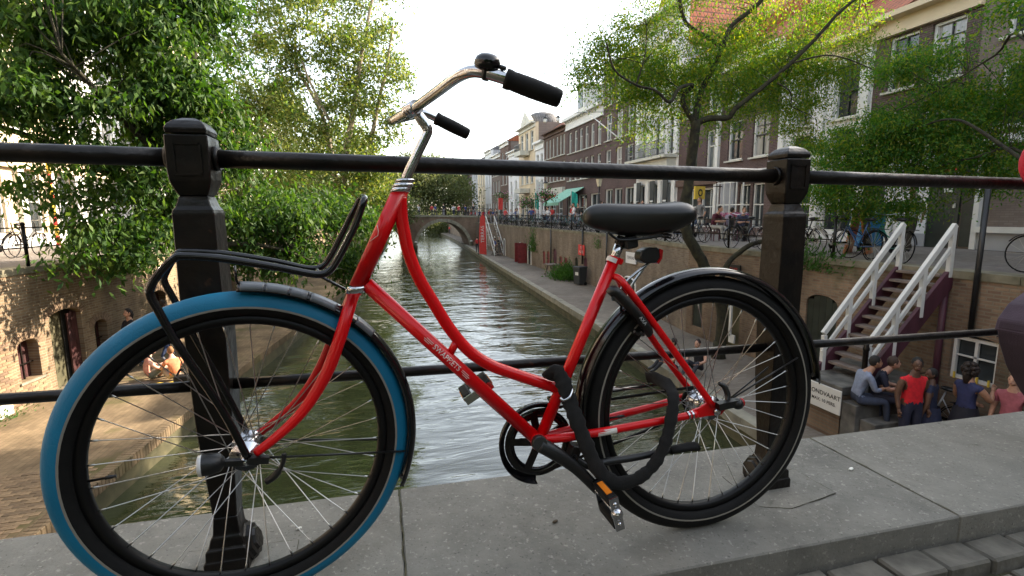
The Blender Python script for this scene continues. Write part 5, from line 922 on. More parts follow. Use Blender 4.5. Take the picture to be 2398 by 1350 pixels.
# ------------------------------------------------------------------ trees
M['leafD'] = leafm('dark_tree_leaves', [(0.014, 0.046, 0.007), (0.028, 0.080, 0.010), (0.052, 0.115, 0.016), (0.09, 0.15, 0.028)], 0.45, 0.62)
M['leafM'] = leafm('sunny_tree_leaves', [(0.050, 0.10, 0.016), (0.085, 0.145, 0.025), (0.14, 0.18, 0.035), (0.20, 0.21, 0.055)], 0.48, 0.45)
M['leafY'] = leafm('feathery_yellow_green_leaves', [(0.042, 0.125, 0.018), (0.078, 0.175, 0.020), (0.13, 0.215, 0.022), (0.24, 0.245, 0.026)], 0.58, 0.6)
M['leafR'] = leafm('feathery_green_leaves', [(0.030, 0.115, 0.018), (0.055, 0.165, 0.022), (0.10, 0.21, 0.026), (0.22, 0.25, 0.03)], 0.6, 0.6)
M['leafF'] = leafm('far_tree_leaves', [(0.065, 0.095, 0.032), (0.10, 0.125, 0.045), (0.14, 0.155, 0.06)], 0.4, 0.6)
M['leafG'] = leafm('weed_leaves', [(0.03, 0.09, 0.015), (0.06, 0.15, 0.025)], 0.4, 0.5)
M['barkD'] = pm('dark_mossy_bark', (0.018, 0.014, 0.010), 0.95, var=0.5, scale=7, bump=0.9, bscale=26, col2=(0.045, 0.042, 0.018), bdist=0.02)
M['barkP'] = pm('pale_plane_bark', (0.26, 0.20, 0.14), 0.85, var=0.4, scale=5, bump=0.5, bscale=16, col2=(0.42, 0.35, 0.25), bdist=0.02)
def leaf_cloud(name, centers, length, width, mat, parent, droop=0.5, dirs=None):
    C = np.asarray(centers, float); n = len(C); L_ = length * rng.uniform(0.65, 1.3, n)[:, None]; W_ = width * rng.uniform(0.7, 1.25, n)[:, None]
    a = rng.normal(size=(n, 3)); a[:, 2] -= droop
    if dirs is not None: a = a * 0.6 + dirs
    a /= np.linalg.norm(a, axis=1)[:, None]; r = rng.normal(size=(n, 3)); r[:, 2] += 0.9; s = np.cross(a, r); s /= np.linalg.norm(s, axis=1)[:, None] + 1e-9; nn = np.cross(s, a)
    off = np.array(OFF.get(parent, (0, 0, 0)))
    base = C - off; v = np.empty((n, 4, 3)); v[:, 0] = base; v[:, 1] = base + a * L_ * 0.45 + s * W_ * 0.5 + nn * W_ * 0.14; v[:, 2] = base + a * L_; v[:, 3] = base + a * L_ * 0.45 - s * W_ * 0.5 + nn * W_ * 0.14
    me = bpy.data.meshes.new(name); me.vertices.add(n * 4); me.vertices.foreach_set('co', v.reshape(-1)); me.loops.add(n * 4); me.loops.foreach_set('vertex_index', np.arange(n * 4, dtype=np.int32))
    me.polygons.add(n); me.polygons.foreach_set('loop_start', np.arange(0, n * 4, 4, dtype=np.int32)); me.polygons.foreach_set('loop_total', np.full(n, 4, dtype=np.int32)); me.materials.append(mat); me.update(calc_edges=True)
    return link(name, me, parent)
def depth_at(p): return (Vector(p) - CAM).dot(CF)
def ell(px, py, Yd, rx, ry, rd=None):       # an ellipsoid of crown: its middle, and radii in metres
    c = at_y(px, py, Yd); d = depth_at(c); k = d / FPX; rx, ry = rx * k, ry * k
    return (np.array(c), np.array((rx, rd if rd else (rx + ry) / 2, ry)))
def fill(ells, n_clumps, per, spread, shell=0.45, flat=0.7, keep=None):
    out = []; vol = np.array([e[1].prod() ** (2 / 3) for e in ells]); vol /= vol.sum(); cc = []
    for (c, r), w in zip(ells, vol):
        k = max(2, int(n_clumps * w)); u = rng.normal(size=(k, 3)); u /= np.linalg.norm(u, axis=1)[:, None]; rad = rng.uniform(shell, 1.0, k)[:, None] ** 0.7
        cc.append(c + u * rad * r)
    cc = np.concatenate(cc)
    for c in cc:
        m_ = int(per * rng.uniform(0.5, 1.5)); s = spread * rng.uniform(0.6, 1.3); p = rng.normal(size=(m_, 3)) * s; p[:, 2] *= flat; ax = rng.normal(size=3); ax[2] *= 0.3; ax /= np.linalg.norm(ax)
        p += ax * rng.uniform(-1.6, 1.6, m_)[:, None] * s; p[:, 2] -= (np.abs(p[:, 0]) + np.abs(p[:, 1])) * 0.25; out.append(c + p)
    return np.concatenate(out), cc
def limb(q, pts, r0, r1, n=8, sm=5):
    P = spline(pts, sm); N = len(P); q.tube([p + Vector((random.uniform(-1, 1), random.uniform(-1, 1), 0)) * r0 * 0.10 for p in P], [r0 + (r1 - r0) * (i / (N - 1)) ** 0.8 for i in range(N)], n)
def twigs(q, start_pts, clumps, n, r=0.02):
    S_ = np.array([tuple(p) for p in start_pts])
    for c in clumps[rng.permutation(len(clumps))[:n]]:
        i = np.argmin(np.linalg.norm(S_ - c, axis=1)); a = Vector(S_[i]); c = Vector(c)
        if (c - a).length > 5: continue
        mid = (a + c) / 2 + Vector((random.uniform(-.3, .3), random.uniform(-.3, .3), random.uniform(0, .5))); limb(q, [a, mid, c], r, r * 0.3, 4, 3)
def tree(name, label, base, limbs, ells, n_cl, per, spread, lf, lw, lm, bark, r0, extra=None, group=None, twn=60, droop=0.5, flat=0.7, shell=0.45, twr=0.02, base_flare=1.4):
    t = thing(name, label, 'tree', base, 0, group); q = MB(); starts = []
    for k, (pts, ra, rb) in enumerate(limbs):
        limb(q, pts, ra, rb, 10 if ra > 0.12 else 7); starts += spline(pts, 4)[3:]
    lv, cl = fill(ells, n_cl, per, spread, shell=shell, flat=flat); twigs(q, starts, cl, twn, twr)
    q.tube([Vector(base) + Vector((0, 0, -0.1)), Vector(base) + Vector((0, 0, 0.15)), Vector(base) + Vector((0, 0, 0.5))], [r0 * base_flare, r0 * 1.15, r0 * 0.95], 10); q.build('trunk', bark, t, recalc=False)
    leaf_cloud('crown', lv, lf, lw, lm, t, droop); return t
V = Vector
# 1: big dark-leaved tree on the left wharf; its trunk stands behind the left post
b1 = (-5.15, 16.3, ZW); T = V(b1)
tree('wharf_tree', 'large dark green leafy tree overhanging the left wharf behind the left railing post', b1,
     [([T, T + V((0.05, 0, 2)), T + V((0.0, 0.1, 4)), T + V((0.1, 0.2, 6.5)), T + V((0.3, 0.5, 9.5))], 0.36, 0.12), ([T + V((0, 0, 3.6)), T + V((-1.2, -0.5, 5)), T + V((-2.6, -1.4, 6.0)), T + V((-4.2, -2.2, 6.6))], 0.17, 0.04), ([T + V((0, 0, 5.2)), T + V((-0.8, -1.4, 6.5)), T + V((-1.2, -3.0, 7.6))], 0.14, 0.03), ([T + V((0, 0, 3.0)), T + V((1.0, -0.3, 3.4)), T + V((2.2, 0.2, 3.2)), T + V((3.2, 0.4, 2.7))], 0.11, 0.025), ([T + V((0, 0, 4.0)), T + V((-1.5, 0.5, 4.6)), T + V((-3.0, 0.4, 4.3))], 0.1, 0.02)],
     [ell(70, 50, 14.5, 110, 55), ell(250, 110, 15, 190, 150), ell(400, 60, 16, 170, 130), ell(330, 280, 15, 150, 110), ell(110, 210, 14, 120, 70), ell(20, 250, 14, 70, 60), ell(430, 250, 16, 110, 110), ell(520, 330, 16.5, 60, 70), ell(330, 470, 15.5, 150, 95), ell(100, 425, 15, 60, 22), ell(620, 470, 17, 130, 80), ell(300, 560, 14.5, 90, 55), ell(640, 560, 17.5, 110, 70), ell(760, 520, 19, 110, 90), ell(800, 640, 19.5, 60, 50), ell(250, -180, 16, 330, 150), ell(180, 330, 14.5, 90, 50)],
     330, 230, 0.30, 0.21, 0.075, M['leafD'], M['barkD'], 0.36, twn=110, droop=1.3)
# 2: lighter sunlit tree with pale trunks further along
b2 = (-2.35, 35.5, ZW); T = V(b2)
def Q(px, py, y): return at_y(px, py, y)
tree('plane_tree', 'tall sunlit tree with several pale trunks rising beside the handlebar', b2,
     [([T, Q(800, 500, 35.5), Q(812, 350, 35.5), Q(832, 230, 35.5), Q(850, 110, 35.5), Q(880, -40, 35.5)], 0.32, 0.08), ([T + V((0.3, 0, 1)), Q(848, 460, 35.5), Q(865, 350, 35.5), Q(885, 250, 35.5), Q(905, 160, 35.5), Q(920, 60, 35.5)], 0.26, 0.06), ([T + V((0, 0, 2)), Q(770, 330, 36), Q(740, 240, 36), Q(690, 150, 36), Q(660, 80, 36)], 0.22, 0.05), ([Q(775, 330, 36), Q(730, 290, 36), Q(660, 260, 36), Q(610, 240, 36)], 0.12, 0.03), ([Q(770, 280, 35), Q(725, 190, 35), Q(700, 120, 35)], 0.12, 0.03)],
     [ell(700, 60, 36, 180, 110), ell(850, 90, 36, 95, 110), ell(760, 210, 36, 150, 90), ell(880, 260, 35, 75, 80), ell(660, 270, 35, 130, 90), ell(820, 360, 35, 100, 60), ell(880, 430, 34.5, 70, 70), ell(720, 410, 35, 120, 80), ell(600, 170, 37, 110, 110), ell(780, -120, 37, 220, 130), ell(930, 180, 35, 35, 60), ell(840, 520, 35, 90, 70)],
     330, 150, 0.45, 0.26, 0.125, M['leafM'], M['barkP'], 0.34, twn=70, droop=0.4, shell=0.3, twr=0.03)
# stray outer sprays of that tree against the sky
# 3: trees at and beyond the far bridge, one by one
for k, (px, py, yd, rx, ry, bx, lab) in enumerate(((1035, 440, 80, 78, 62, 1040, 'round green tree standing beyond the far bridge'), (960, 415, 78, 60, 60, 950, 'green tree left of the round one beyond the far bridge'), (880, 470, 66, 75, 60, 870, 'tree on the left bank close to the far bridge'), (1085, 425, 100, 40, 45, 1085, 'distant smaller tree before the far right houses'), (1000, 400, 110, 70, 40, 1000, 'pale distant tree rising behind the round one'), (800, 400, 55, 110, 120, 800, 'left bank tree halfway to the far bridge'), (640, 380, 46, 130, 160, 600, 'dense tree behind the pale-trunked one'), (1000, 520, 118, 60, 38, 960, 'low tree hanging over the water seen under the far bridge'), (1060, 520, 135, 50, 34, 1090, 'low dark tree over the water seen under the far arch'))):
    c = at_y(px, py, yd); g = V((at_y(bx, 480, yd).x, yd, ZS)); e = [ell(px, py, yd, rx, ry), ell(px - rx * 0.5, py + ry * 0.35, yd, rx * 0.6, ry * 0.5), ell(px + rx * 0.5, py + ry * 0.3, yd, rx * 0.6, ry * 0.55), ell(px, py - ry * 0.6, yd, rx * 0.6, ry * 0.45)]
    tree('bank_tree', lab, tuple(g), [([g, g + V((0.1, 0, 2)), V(tuple(c))], 0.3, 0.08)] + [([g + V((0, 0, 2.0)), (g + c) / 2 + V((s * 1.2, 0, 0.8)), c + V((s * rx * 0.035, 0, 1.0))], 0.14, 0.04) for s in (-1, 1)], e, 120, 75, 0.75, 0.42, 0.22, M['leafF'] if k != 5 else M['leafM'], M['barkD'], 0.3, twn=30, droop=0.4, shell=0.25, twr=0.04, group='trees along the far canal')
# 4: crooked feathery tree on the right wharf
b4 = at_z(1682, 838, ZW); YB = b4.y; T = b4
def R_(px, py, dy=0.0): return at_y(px, py, YB + dy)
tree('crooked_tree', 'crooked dark-trunked tree with feathery yellow-green leaves on the right wharf', tuple(b4),
     [([T, R_(1690, 720), R_(1650, 625), R_(1612, 555), R_(1602, 500), R_(1612, 430), R_(1622, 350), R_(1628, 285)], 0.165, 0.125), ([R_(1680, 700), R_(1698, 628, -0.1), R_(1740, 585, -0.2), R_(1780, 567, -0.3), R_(1850, 560, -0.5)], 0.085, 0.06),
      ([R_(1628, 290), R_(1605, 255), R_(1600, 225), R_(1622, 200, -0.1), R_(1590, 208, -0.3), R_(1568, 240, -0.4), R_(1535, 212, -0.5), R_(1490, 200, -0.6), R_(1440, 165, -0.8), R_(1420, 100, -0.9)], 0.075, 0.02), ([R_(1628, 290), R_(1660, 278, -0.1), R_(1705, 276, -0.2), R_(1722, 255, -0.3), R_(1760, 225, -0.4), R_(1850, 150, -0.7), R_(1915, 85, -0.9), R_(1965, 30, -1.1), R_(2015, -10, -1.3)], 0.095, 0.035), ([R_(1628, 285), R_(1640, 220, 0.2), R_(1668, 165, 0.3), R_(1692, 110, 0.3), R_(1715, 60, 0.3), R_(1770, 15, 0.3), R_(1820, -40, 0.3)], 0.085, 0.055), ([R_(1690, 112, 0.3), R_(1668, 95, 0.4), R_(1618, 65, 0.5), R_(1600, 40, 0.5), R_(1585, -30, 0.6)], 0.06, 0.05), ([R_(1820, 195, -0.6), R_(1850, 215, -0.8), R_(1852, 250, -0.8)], 0.025, 0.01), ([R_(1490, 200, -0.6), R_(1510, 130, -0.5), R_(1515, 60, -0.5)], 0.025, 0.01), ([R_(1850, 150, -0.7), R_(1950, 130, -1.2), R_(2060, 170, -1.6)], 0.03, 0.012)],
     [ell(1480, 175, YB + 0.8, 150, 55), ell(1400, 130, YB + 0.8, 70, 70), ell(1560, 255, YB + 0.8, 130, 60), ell(1650, 170, YB + 0.8, 140, 70), ell(1800, 120, YB + 0.8, 130, 70), ell(1760, 190, YB + 0.8, 110, 60), ell(1860, 215, YB + 0.8, 110, 80), ell(1950, 150, YB + 0.8, 110, 80), ell(1700, 250, YB + 0.8, 90, 40), ell(1500, 60, YB + 0.8, 110, 60), ell(1370, 190, YB + 0.8, 55, 45), ell(1960, 30, YB + 0.8, 120, 50), ell(1750, 60, YB + 0.8, 100, 50), ell(1650, -90, YB + 0.8, 350, 80), ell(1900, 320, YB + 0.8, 70, 60), ell(1620, 130, YB + 0.8, 130, 60), ell(1560, 190, YB + 0.8, 110, 50), ell(1830, 170, YB + 0.8, 110, 60), ell(1480, 120, YB + 0.8, 100, 50)],
     500, 165, 0.28, 0.095, 0.034, M['leafY'], M['barkD'], 0.165, twn=110, droop=0.8, flat=0.55, shell=0.2, twr=0.012)
b5 = V((9.7, 4.3, ZW)); T = b5
tree('overhanging_tree', 'feathery green tree whose drooping crown hangs over the stairs at the right edge', tuple(b5),
     [([T, T + V((0.1, 0.1, 2.5)), T + V((0.2, 0.5, 4.5)), T + V((0.3, 0.9, 6.0))], 0.19, 0.1), ([T + V((0.15, 0.3, 3.8)), at_y(2330, 330, 7.0), at_y(2230, 280, 8.0), at_y(2130, 310, 9.0), at_y(2030, 370, 9.6)], 0.04, 0.012), ([T + V((0.2, 0.4, 4.4)), at_y(2398, 90, 7.0), at_y(2330, 130, 8.0), at_y(2200, 210, 8.6), at_y(2100, 260, 9)], 0.035, 0.01), ([T + V((0.2, 0.4, 3.2)), at_y(2398, 360, 7.5), at_y(2280, 370, 8.2), at_y(2160, 400, 9)], 0.05, 0.012)],
     [ell(2080, 300, 9.5, 120, 70), ell(2200, 260, 9, 150, 75), ell(2330, 230, 8.5, 120, 80), ell(2000, 360, 9.8, 100, 70), ell(2130, 390, 9.2, 130, 55), ell(2290, 360, 8.5, 140, 60), ell(2100, 160, 9.5, 60, 40), ell(2200, 130, 9, 100, 40), ell(2380, 140, 8, 70, 50), ell(1960, 440, 10, 80, 70), ell(2060, 480, 9.6, 90, 40), ell(2150, 470, 9.2, 60, 25), ell(2350, 20, 7, 60, 40), ell(2340, 420, 8.4, 90, 30)],
     430, 140, 0.22, 0.085, 0.032, M['leafR'], M['barkD'], 0.19, twn=80, droop=0.9, flat=0.55, shell=0.15, twr=0.010)
for k, (x, y, lab) in enumerate(((-3.5, -11.0, 'unseen tree on the left wharf behind the viewpoint'), (5.5, -13.0, 'unseen tree on the right wharf behind the viewpoint'))):  # unseen trees, added with the houses to lower the fill from behind
    g = V((x, y, ZW)); c = V((x, y, 5.0)); tree('bank_tree', lab, tuple(g), [([g, (g + c) / 2 + V((.2, 0, 0)), c], 0.3, 0.1)], [(np.array(c), np.array((4.5, 4.5, 4.0)))], 200, 80, 0.6, 0.4, 0.22, M['leafD'], M['barkD'], 0.3, twn=20)
# ivy and weeds
def weed(name, label, c, r, n, lf=0.09, cat='plant', mat='leafG'):
    t = thing(name, label, cat, c); p = rng.normal(size=(n, 3)) * np.array(r) * 0.5; p[:, 2] = np.abs(p[:, 2]); d = p / (np.linalg.norm(p, axis=1)[:, None] + 1e-6); d[:, 2] += 0.6
    leaf_cloud('leaves', np.array(c) + p, lf, lf * 0.3, M[mat], t, -0.4, d); return t
gp = at_z(1318, 655, ZW); weed('grass_clump', 'bright green clump of tall grass against the right quay wall left of the wheelie bin', (gp.x + 0.3, gp.y, ZW), (0.9, 1.3, 0.75), 2600, 0.22)
weed('ivy', 'dark ivy hanging over the top of the right quay wall left of the windows', (11.75, 39.0, -2.2), (0.25, 1.0, 1.6), 900, 0.16)
weed('ivy', 'small round ivy tuft on the right quay wall between the two downpipes', (11.6, 26.0, -1.1), (0.2, 0.5, 0.6), 260, 0.1)
weed('ivy', 'ivy spilling over the left quay wall coping below the parked bicycles', (-7.2, 17.2, -0.7), (0.35, 1.3, 0.7), 1500, 0.14, mat='leafD')
weed('ivy', 'ferny weeds hanging from the right quay wall right of the railing post', (10.25, 10.4, -0.6), (0.3, 1.0, 0.6), 900, 0.12)
weed('weed_tuft', 'low mossy weed tuft along the foot of the left quay wall', (-8.0, 12.2, ZW), (0.4, 1.2, 0.15), 700, 0.09)
# ------------------------------------------------------------------ people
SKIN = {'light': (0.50, 0.28, 0.19), 'tan': (0.38, 0.20, 0.12), 'brown': (0.12, 0.060, 0.036), 'pink': (0.58, 0.33, 0.25)}
PM = {}
def cm(col, rough=0.8):
    k = (tuple(round(c, 3) for c in col), rough)
    if k not in PM: PM[k] = pm('cloth_%d' % len(PM), col, rough, var=0.18, scale=18, bump=0.25, bscale=60, bdist=0.006)
    return PM[k]
def person(label, loc, rz, pose='stand', top=(0.3, 0.3, 0.35), bottom=(0.03, 0.035, 0.05), skin='light', hair=(0.03, 0.02, 0.015), hairlen=0.0, sleeves=0.5, legs=1.0, h=1.72, heavy=1.0, shoes=(0.04, 0.04, 0.04), cap=None, group=None, levels=1, skirt=False, curls=False, look=0.0, J_over=None, name='person', fingers=True, arm=1.0):
    s = h / 1.75
    J = dict(pelvis=(0, 0, .95), spine=(0, 0, 1.15), chest=(0, 0, 1.36), neck=(0, 0.01, 1.50), head=(0, 0.03, 1.60),
             shL=(-.185, 0, 1.42), elL=(-.245, -.02, 1.13), wrL=(-.25, .06, .88), shR=(.185, 0, 1.42), elR=(.245, -.02, 1.13), wrR=(.25, .06, .88),
             hpL=(-.095, 0, .90), knL=(-.105, .02, .50), anL=(-.11, -.02, .09), toL=(-.12, .14, .035), hpR=(.095, 0, .90), knR=(.105, .02, .50), anR=(.11, -.02, .09), toR=(.12, .14, .035))
    if pose == 'walk': J.update(knL=(-.1, .16, .52), anL=(-.1, .26, .12), toL=(-.1, .42, .07), knR=(.1, -.02, .50), anR=(.1, -.30, .16), toR=(.1, -.20, .05), elL=(-.24, -.12, 1.15), wrL=(-.24, -.02, .92), elR=(.24, .06, 1.15), wrR=(.23, .22, .97))
    if pose == 'sit':      # sitting on a step, seat at z = 0.45, leaning over something held in the hands
        J.update(pelvis=(0, 0, .55), spine=(0, .05, .74), chest=(0, .13, .93), neck=(0, .20, 1.07), head=(0, .27, 1.14), shL=(-.18, .13, 1.0), shR=(.18, .13, 1.0), elL=(-.22, .22, .74), elR=(.22, .22, .74), wrL=(-.08, .42, .76), wrR=(.08, .42, .76), hpL=(-.10, .03, .52), hpR=(.10, .03, .52), knL=(-.13, .45, .53), knR=(.13, .45, .53), anL=(-.12, .48, .10), anR=(.12, .50, .10), toL=(-.13, .63, .04), toR=(.13, .65, .04))
    if pose == 'ground':   # sitting on the ground, knees up, arms forward
        J.update(pelvis=(0, 0, .12), spine=(0, -.03, .32), chest=(0, .04, .53), neck=(0, .10, .68), head=(0, .15, .76), shL=(-.18, .04, .58), shR=(.18, .04, .58), elL=(-.26, .2, .38), elR=(.26, .2, .38), wrL=(-.16, .42, .34), wrR=(.16, .42, .34), hpL=(-.1, .05, .12), hpR=(.1, .05, .12), knL=(-.15, .42, .38), knR=(.15, .42, .38), anL=(-.13, .66, .09), anR=(.13, .66, .09), toL=(-.14, .80, .04), toR=(.14, .80, .04))
    if J_over: J.update(J_over)
    J = {k: Vector(v) * s for k, v in J.items()}; hv = heavy
    rad = dict(pelvis=(.155 * hv, .12 * hv), spine=(.135 * hv, .105 * hv), chest=(.155 * (0.5 + hv / 2), .115 * (0.5 + hv / 2)), neck=(.058, .06), head=(.066, .07), shL=(.072, .068), elL=(.046 * arm, .046 * arm), wrL=(.031, .028), knL=(.068, .066), anL=(.044, .044), toL=(.042, .034), hpL=(.098 * hv, .10 * hv))
    for k in list(rad):
        if k.endswith('L'): rad[k[:-1] + 'R'] = rad[k]
    E = [('pelvis', 'spine'), ('spine', 'chest'), ('chest', 'neck'), ('neck', 'head'), ('chest', 'shL'), ('shL', 'elL'), ('elL', 'wrL'), ('chest', 'shR'), ('shR', 'elR'), ('elR', 'wrR'), ('pelvis', 'hpL'), ('hpL', 'knL'), ('knL', 'anL'), ('anL', 'toL'), ('pelvis', 'hpR'), ('hpR', 'knR'), ('knR', 'anR'), ('anR', 'toR')]
    names = list(J); me = bpy.data.meshes.new('sk'); me.from_pydata([J[k] for k in names], [(names.index(a), names.index(b)) for a, b in E], []); me.update()
    o = bpy.data.objects.new('sk', me); COL.objects.link(o); md = o.modifiers.new('skin', 'SKIN'); md.use_smooth_shade = True; md.branch_smoothing = 0.6
    for i, k in enumerate(names): d = me.skin_vertices[0].data[i]; d.radius = (rad[k][0] * s, rad[k][1] * s); d.use_root = (k == 'pelvis')
    sb = o.modifiers.new('sub', 'SUBSURF'); sb.levels = levels; sb.render_levels = levels
    dg = bpy.context.evaluated_depsgraph_get(); dg.update(); body = bpy.data.meshes.new_from_object(o.evaluated_get(dg)); bpy.data.objects.remove(o); bpy.data.meshes.remove(me)
    q = MB(); q.v = [tuple(v.co) for v in body.vertices]; q.f = [tuple(p.vertices) for p in body.polygons]; q.sm = [True] * len(q.f)
    mats = [cm(SKIN[skin], 0.55), cm(top), cm(bottom), cm(shoes, 0.5)]
    def seg(p, a, b): ab = b - a; t = max(0, min(1, (p - a).dot(ab) / ab.length_squared)); return (p - (a + ab * t)).length, t
    for p in body.polygons:
        c = p.center; best = min(((seg(c, J[a], J[b]) + (a, b)) for a, b in E), key=lambda r: r[0] / (0.16 if r[2] in ('pelvis', 'spine', 'chest') and r[3] in ('spine', 'chest') else 0.10)); d, t, a, b = best; mi = 1
        if b == 'head' or a == 'neck' or (b == 'neck' and t > 0.62): mi = 0
        elif a.startswith('sh'): mi = 1 if t < sleeves * 2 else 0
        elif a.startswith('el'): mi = 1 if t < sleeves * 2 - 1 else 0
        elif a == 'pelvis' and b.startswith('hp'): mi = 2
        elif a == 'pelvis': mi = 2 if t < 0.32 else 1
        elif a.startswith('hp'): mi = 2 if t < legs * 2 else 0
        elif a.startswith('kn'): mi = 2 if t < legs * 2 - 1 else 0
        elif a.startswith('an'): mi = 3
        q.mi.append(mi)
    bpy.data.meshes.remove(body)
    R = Matrix.Rotation(look, 3, 'Z'); hc = J['head'] + Vector((0, .012, .075)) * s
    q.sphere(hc, (.072 * s, .090 * s, .112 * s), 14, 10, 0, R); q.sphere(hc + R @ Vector((0, .05, -.055)) * s, (.05 * s, .048 * s, .045 * s), 10, 7, 0)      # skull and jaw
    q.prism([hc + R @ Vector(v) * s for v in ((-.011, .084, .012), (.011, .084, .012), (.014, .088, -.03), (-.014, .088, -.03))], R @ Vector((0, .022, -.008)) * s, 0)
    for sx in (-1, 1): q.sphere(hc + R @ Vector((sx * .072, -.005, -.01)) * s, (.012 * s, .022 * s, .03 * s), 7, 5, 0)
    for sd_ in ('L', 'R'):     # palm, four fingers and a thumb
        w = J['wr' + sd_]; d = (w - J['el' + sd_]).normalized(); fwd = Vector((0, 1, 0)); x = d.cross(fwd); x = x.normalized() if x.length > 0.1 else Vector((1, 0, 0)); y = x.cross(d)
        q.tube([w - d * .01 * s, w + d * .04 * s, w + d * .085 * s], [.026 * s, .034 * s, .030 * s], 8, squash=(0.6, 1.1), ref=x, mi=0)
        if fingers:
            for k in range(4):
                b_ = w + d * .08 * s + y * ((k - 1.5) * .018 * s); ln = (.062, .072, .068, .052)[k] * s; q.tube([b_, b_ + d * ln * .5 + x * .004 * s, b_ + d * ln * .85 + x * .018 * s * (1 if sd_ == 'L' else -1)], [.0095 * s, .0088 * s, .007 * s], 5, mi=0)
            q.tube([w + d * .025 * s + y * .028 * s, w + d * .055 * s + y * .05 * s, w + d * .08 * s + y * .056 * s], [.012 * s, .0105 * s, .008 * s], 5, mi=0)
    root = thing(name, label, 'person', loc, rz, group)
    q.build('body', mats, root, local=True, recalc=False)
    e = MB()
    for sx in (-1, 1): e.sphere(hc + R @ Vector((sx * .028, .083, .012)) * s, (.011 * s, .006 * s, .007 * s), 7, 5)
    e.build('eyes', cm((0.02, 0.015, 0.012), 0.3), root, local=True, recalc=False)
    mth = MB(); mth.sphere(hc + R @ Vector((0, .096, -.055)) * s, (.022 * s, .006 * s, .006 * s), 8, 5); mth.build('mouth', cm((0.28, 0.09, 0.08), 0.5), root, local=True, recalc=False)
    hm = cm(cap if cap else hair, 0.75); q = MB()
    q.sphere(hc + R @ Vector((0, -.018, .022)) * s, (.081 * s, .094 * s, .108 * s), 14, 9, 0)
    if hairlen > 0: q.tube([hc + R @ Vector((0, -.05, .03)) * s, hc + R @ Vector((0, -.075, -.08)) * s, hc + R @ Vector((0, -.075, -.08 - hairlen)) * s], [.075 * s, .085 * s, .05 * s], 10, squash=(1.15, 0.7))
    if curls:
        for k in range(46): u = Vector((random.gauss(0, 1), random.gauss(-.35, 1), random.gauss(.2, 1))).normalized(); q.sphere(hc + Vector((u.x * .105, u.y * .11 - .03, u.z * .115)) * s, .038 * s, 6, 4)
    if cap: q.box(hc + R @ Vector((0, .11, .045)) * s, (.12 * s, .09 * s, .012 * s))
    # trim the hair off the face
    bm = bmesh.new(); tmp = q.mesh('tmp', hm); bm.from_mesh(tmp); bpy.data.meshes.remove(tmp)
    q.build('hair', hm, root, local=True, recalc=False); bm.free()
    if skirt:
        q = MB(); p0, p1 = J['pelvis'] + Vector((0, 0, .08)) * s, (J['knL'] + J['knR']) / 2 + Vector((0, 0, -.05)) * s; q.tube([p0, (p0 + p1) / 2, p1], [.16 * s * hv, .22 * s * hv, .26 * s * hv], 14, cap=False); q.build('skirt', cm(bottom), root, local=True, recalc=False)
    return root
def ground_pt(px, py, z): return at_z(px, py, z)
LAND = -2.30
# couple on the landing steps
person('man in blue-grey shirt sitting on the landing step bent over his phone', (8.08, 6.90, LAND - 0.66), radians(-115), 'sit', top=(0.20, 0.23, 0.31), bottom=(0.035, 0.045, 0.075), skin='tan', hair=(0.012, 0.01, 0.008), sleeves=0.75, h=1.72, levels=2)
person('person in dark top and shorts with bare legs sitting on the landing step', (8.50, 6.93, LAND - 0.64), radians(-140), 'sit', top=(0.012, 0.014, 0.03), bottom=(0.02, 0.02, 0.035), skin='light', hair=(0.05, 0.03, 0.02), sleeves=0.4, legs=0.45, h=1.66, look=0.3, levels=2)
person('woman in red tank top and dark trousers standing on the right wharf', (8.62, 6.32, ZW), radians(165), 'stand', top=(0.62, 0.012, 0.02), bottom=(0.02, 0.022, 0.045), skin='brown', hair=(0.012, 0.01, 0.008), sleeves=0.02, h=1.72, heavy=1.18, look=-0.4, levels=2)
person('girl in navy pinafore with white collar seen from behind beside the woman in red', (9.0, 6.28, ZW), radians(20), 'stand', top=(0.018, 0.022, 0.05), bottom=(0.02, 0.024, 0.055), skin='brown', hair=(0.012, 0.01, 0.008), sleeves=0.12, h=1.5, look=0.8, levels=2, skirt=True)
person('woman with big curly dark hair and navy patterned top on the right wharf', (9.28, 5.93, ZW), radians(-100), 'stand', top=(0.025, 0.03, 0.09), bottom=(0.012, 0.012, 0.02), skin='tan', hair=(0.02, 0.012, 0.008), sleeves=0.1, h=1.68, curls=True, hairlen=0.16, skirt=True, levels=2, J_over=dict(elR=(.26, .16, 1.18), wrR=(.12, .34, 1.32), elL=(-.26, .06, 1.12), wrL=(-.12, .28, 1.02)))
person('person in dusty pink top leaning forward at the right edge of the wharf', (9.6, 5.5, ZW), radians(100), 'stand', top=(0.36, 0.10, 0.12), bottom=(0.05, 0.03, 0.04), skin='light', hair=(0.10, 0.06, 0.03), sleeves=0.3, h=1.62, levels=2)
# pair at the water's edge behind the rear wheel
pA, pB = at_z(1588, 872, ZW), at_z(1625, 872, ZW)
person('dark-haired person in white top sitting on the right quay edge by the water', (pA.x, pA.y, ZW), radians(70), 'ground', top=(0.55, 0.56, 0.55), bottom=(0.02, 0.022, 0.03), skin='tan', hair=(0.012, 0.01, 0.008), sleeves=0.3, h=1.7)
person('person in black facing the white-topped one on the right quay edge', (pB.x + 0.15, pB.y, ZW), radians(120), 'ground', top=(0.02, 0.02, 0.022), bottom=(0.03, 0.03, 0.04), skin='light', hair=(0.02, 0.012, 0.01), sleeves=0.2, h=1.68)
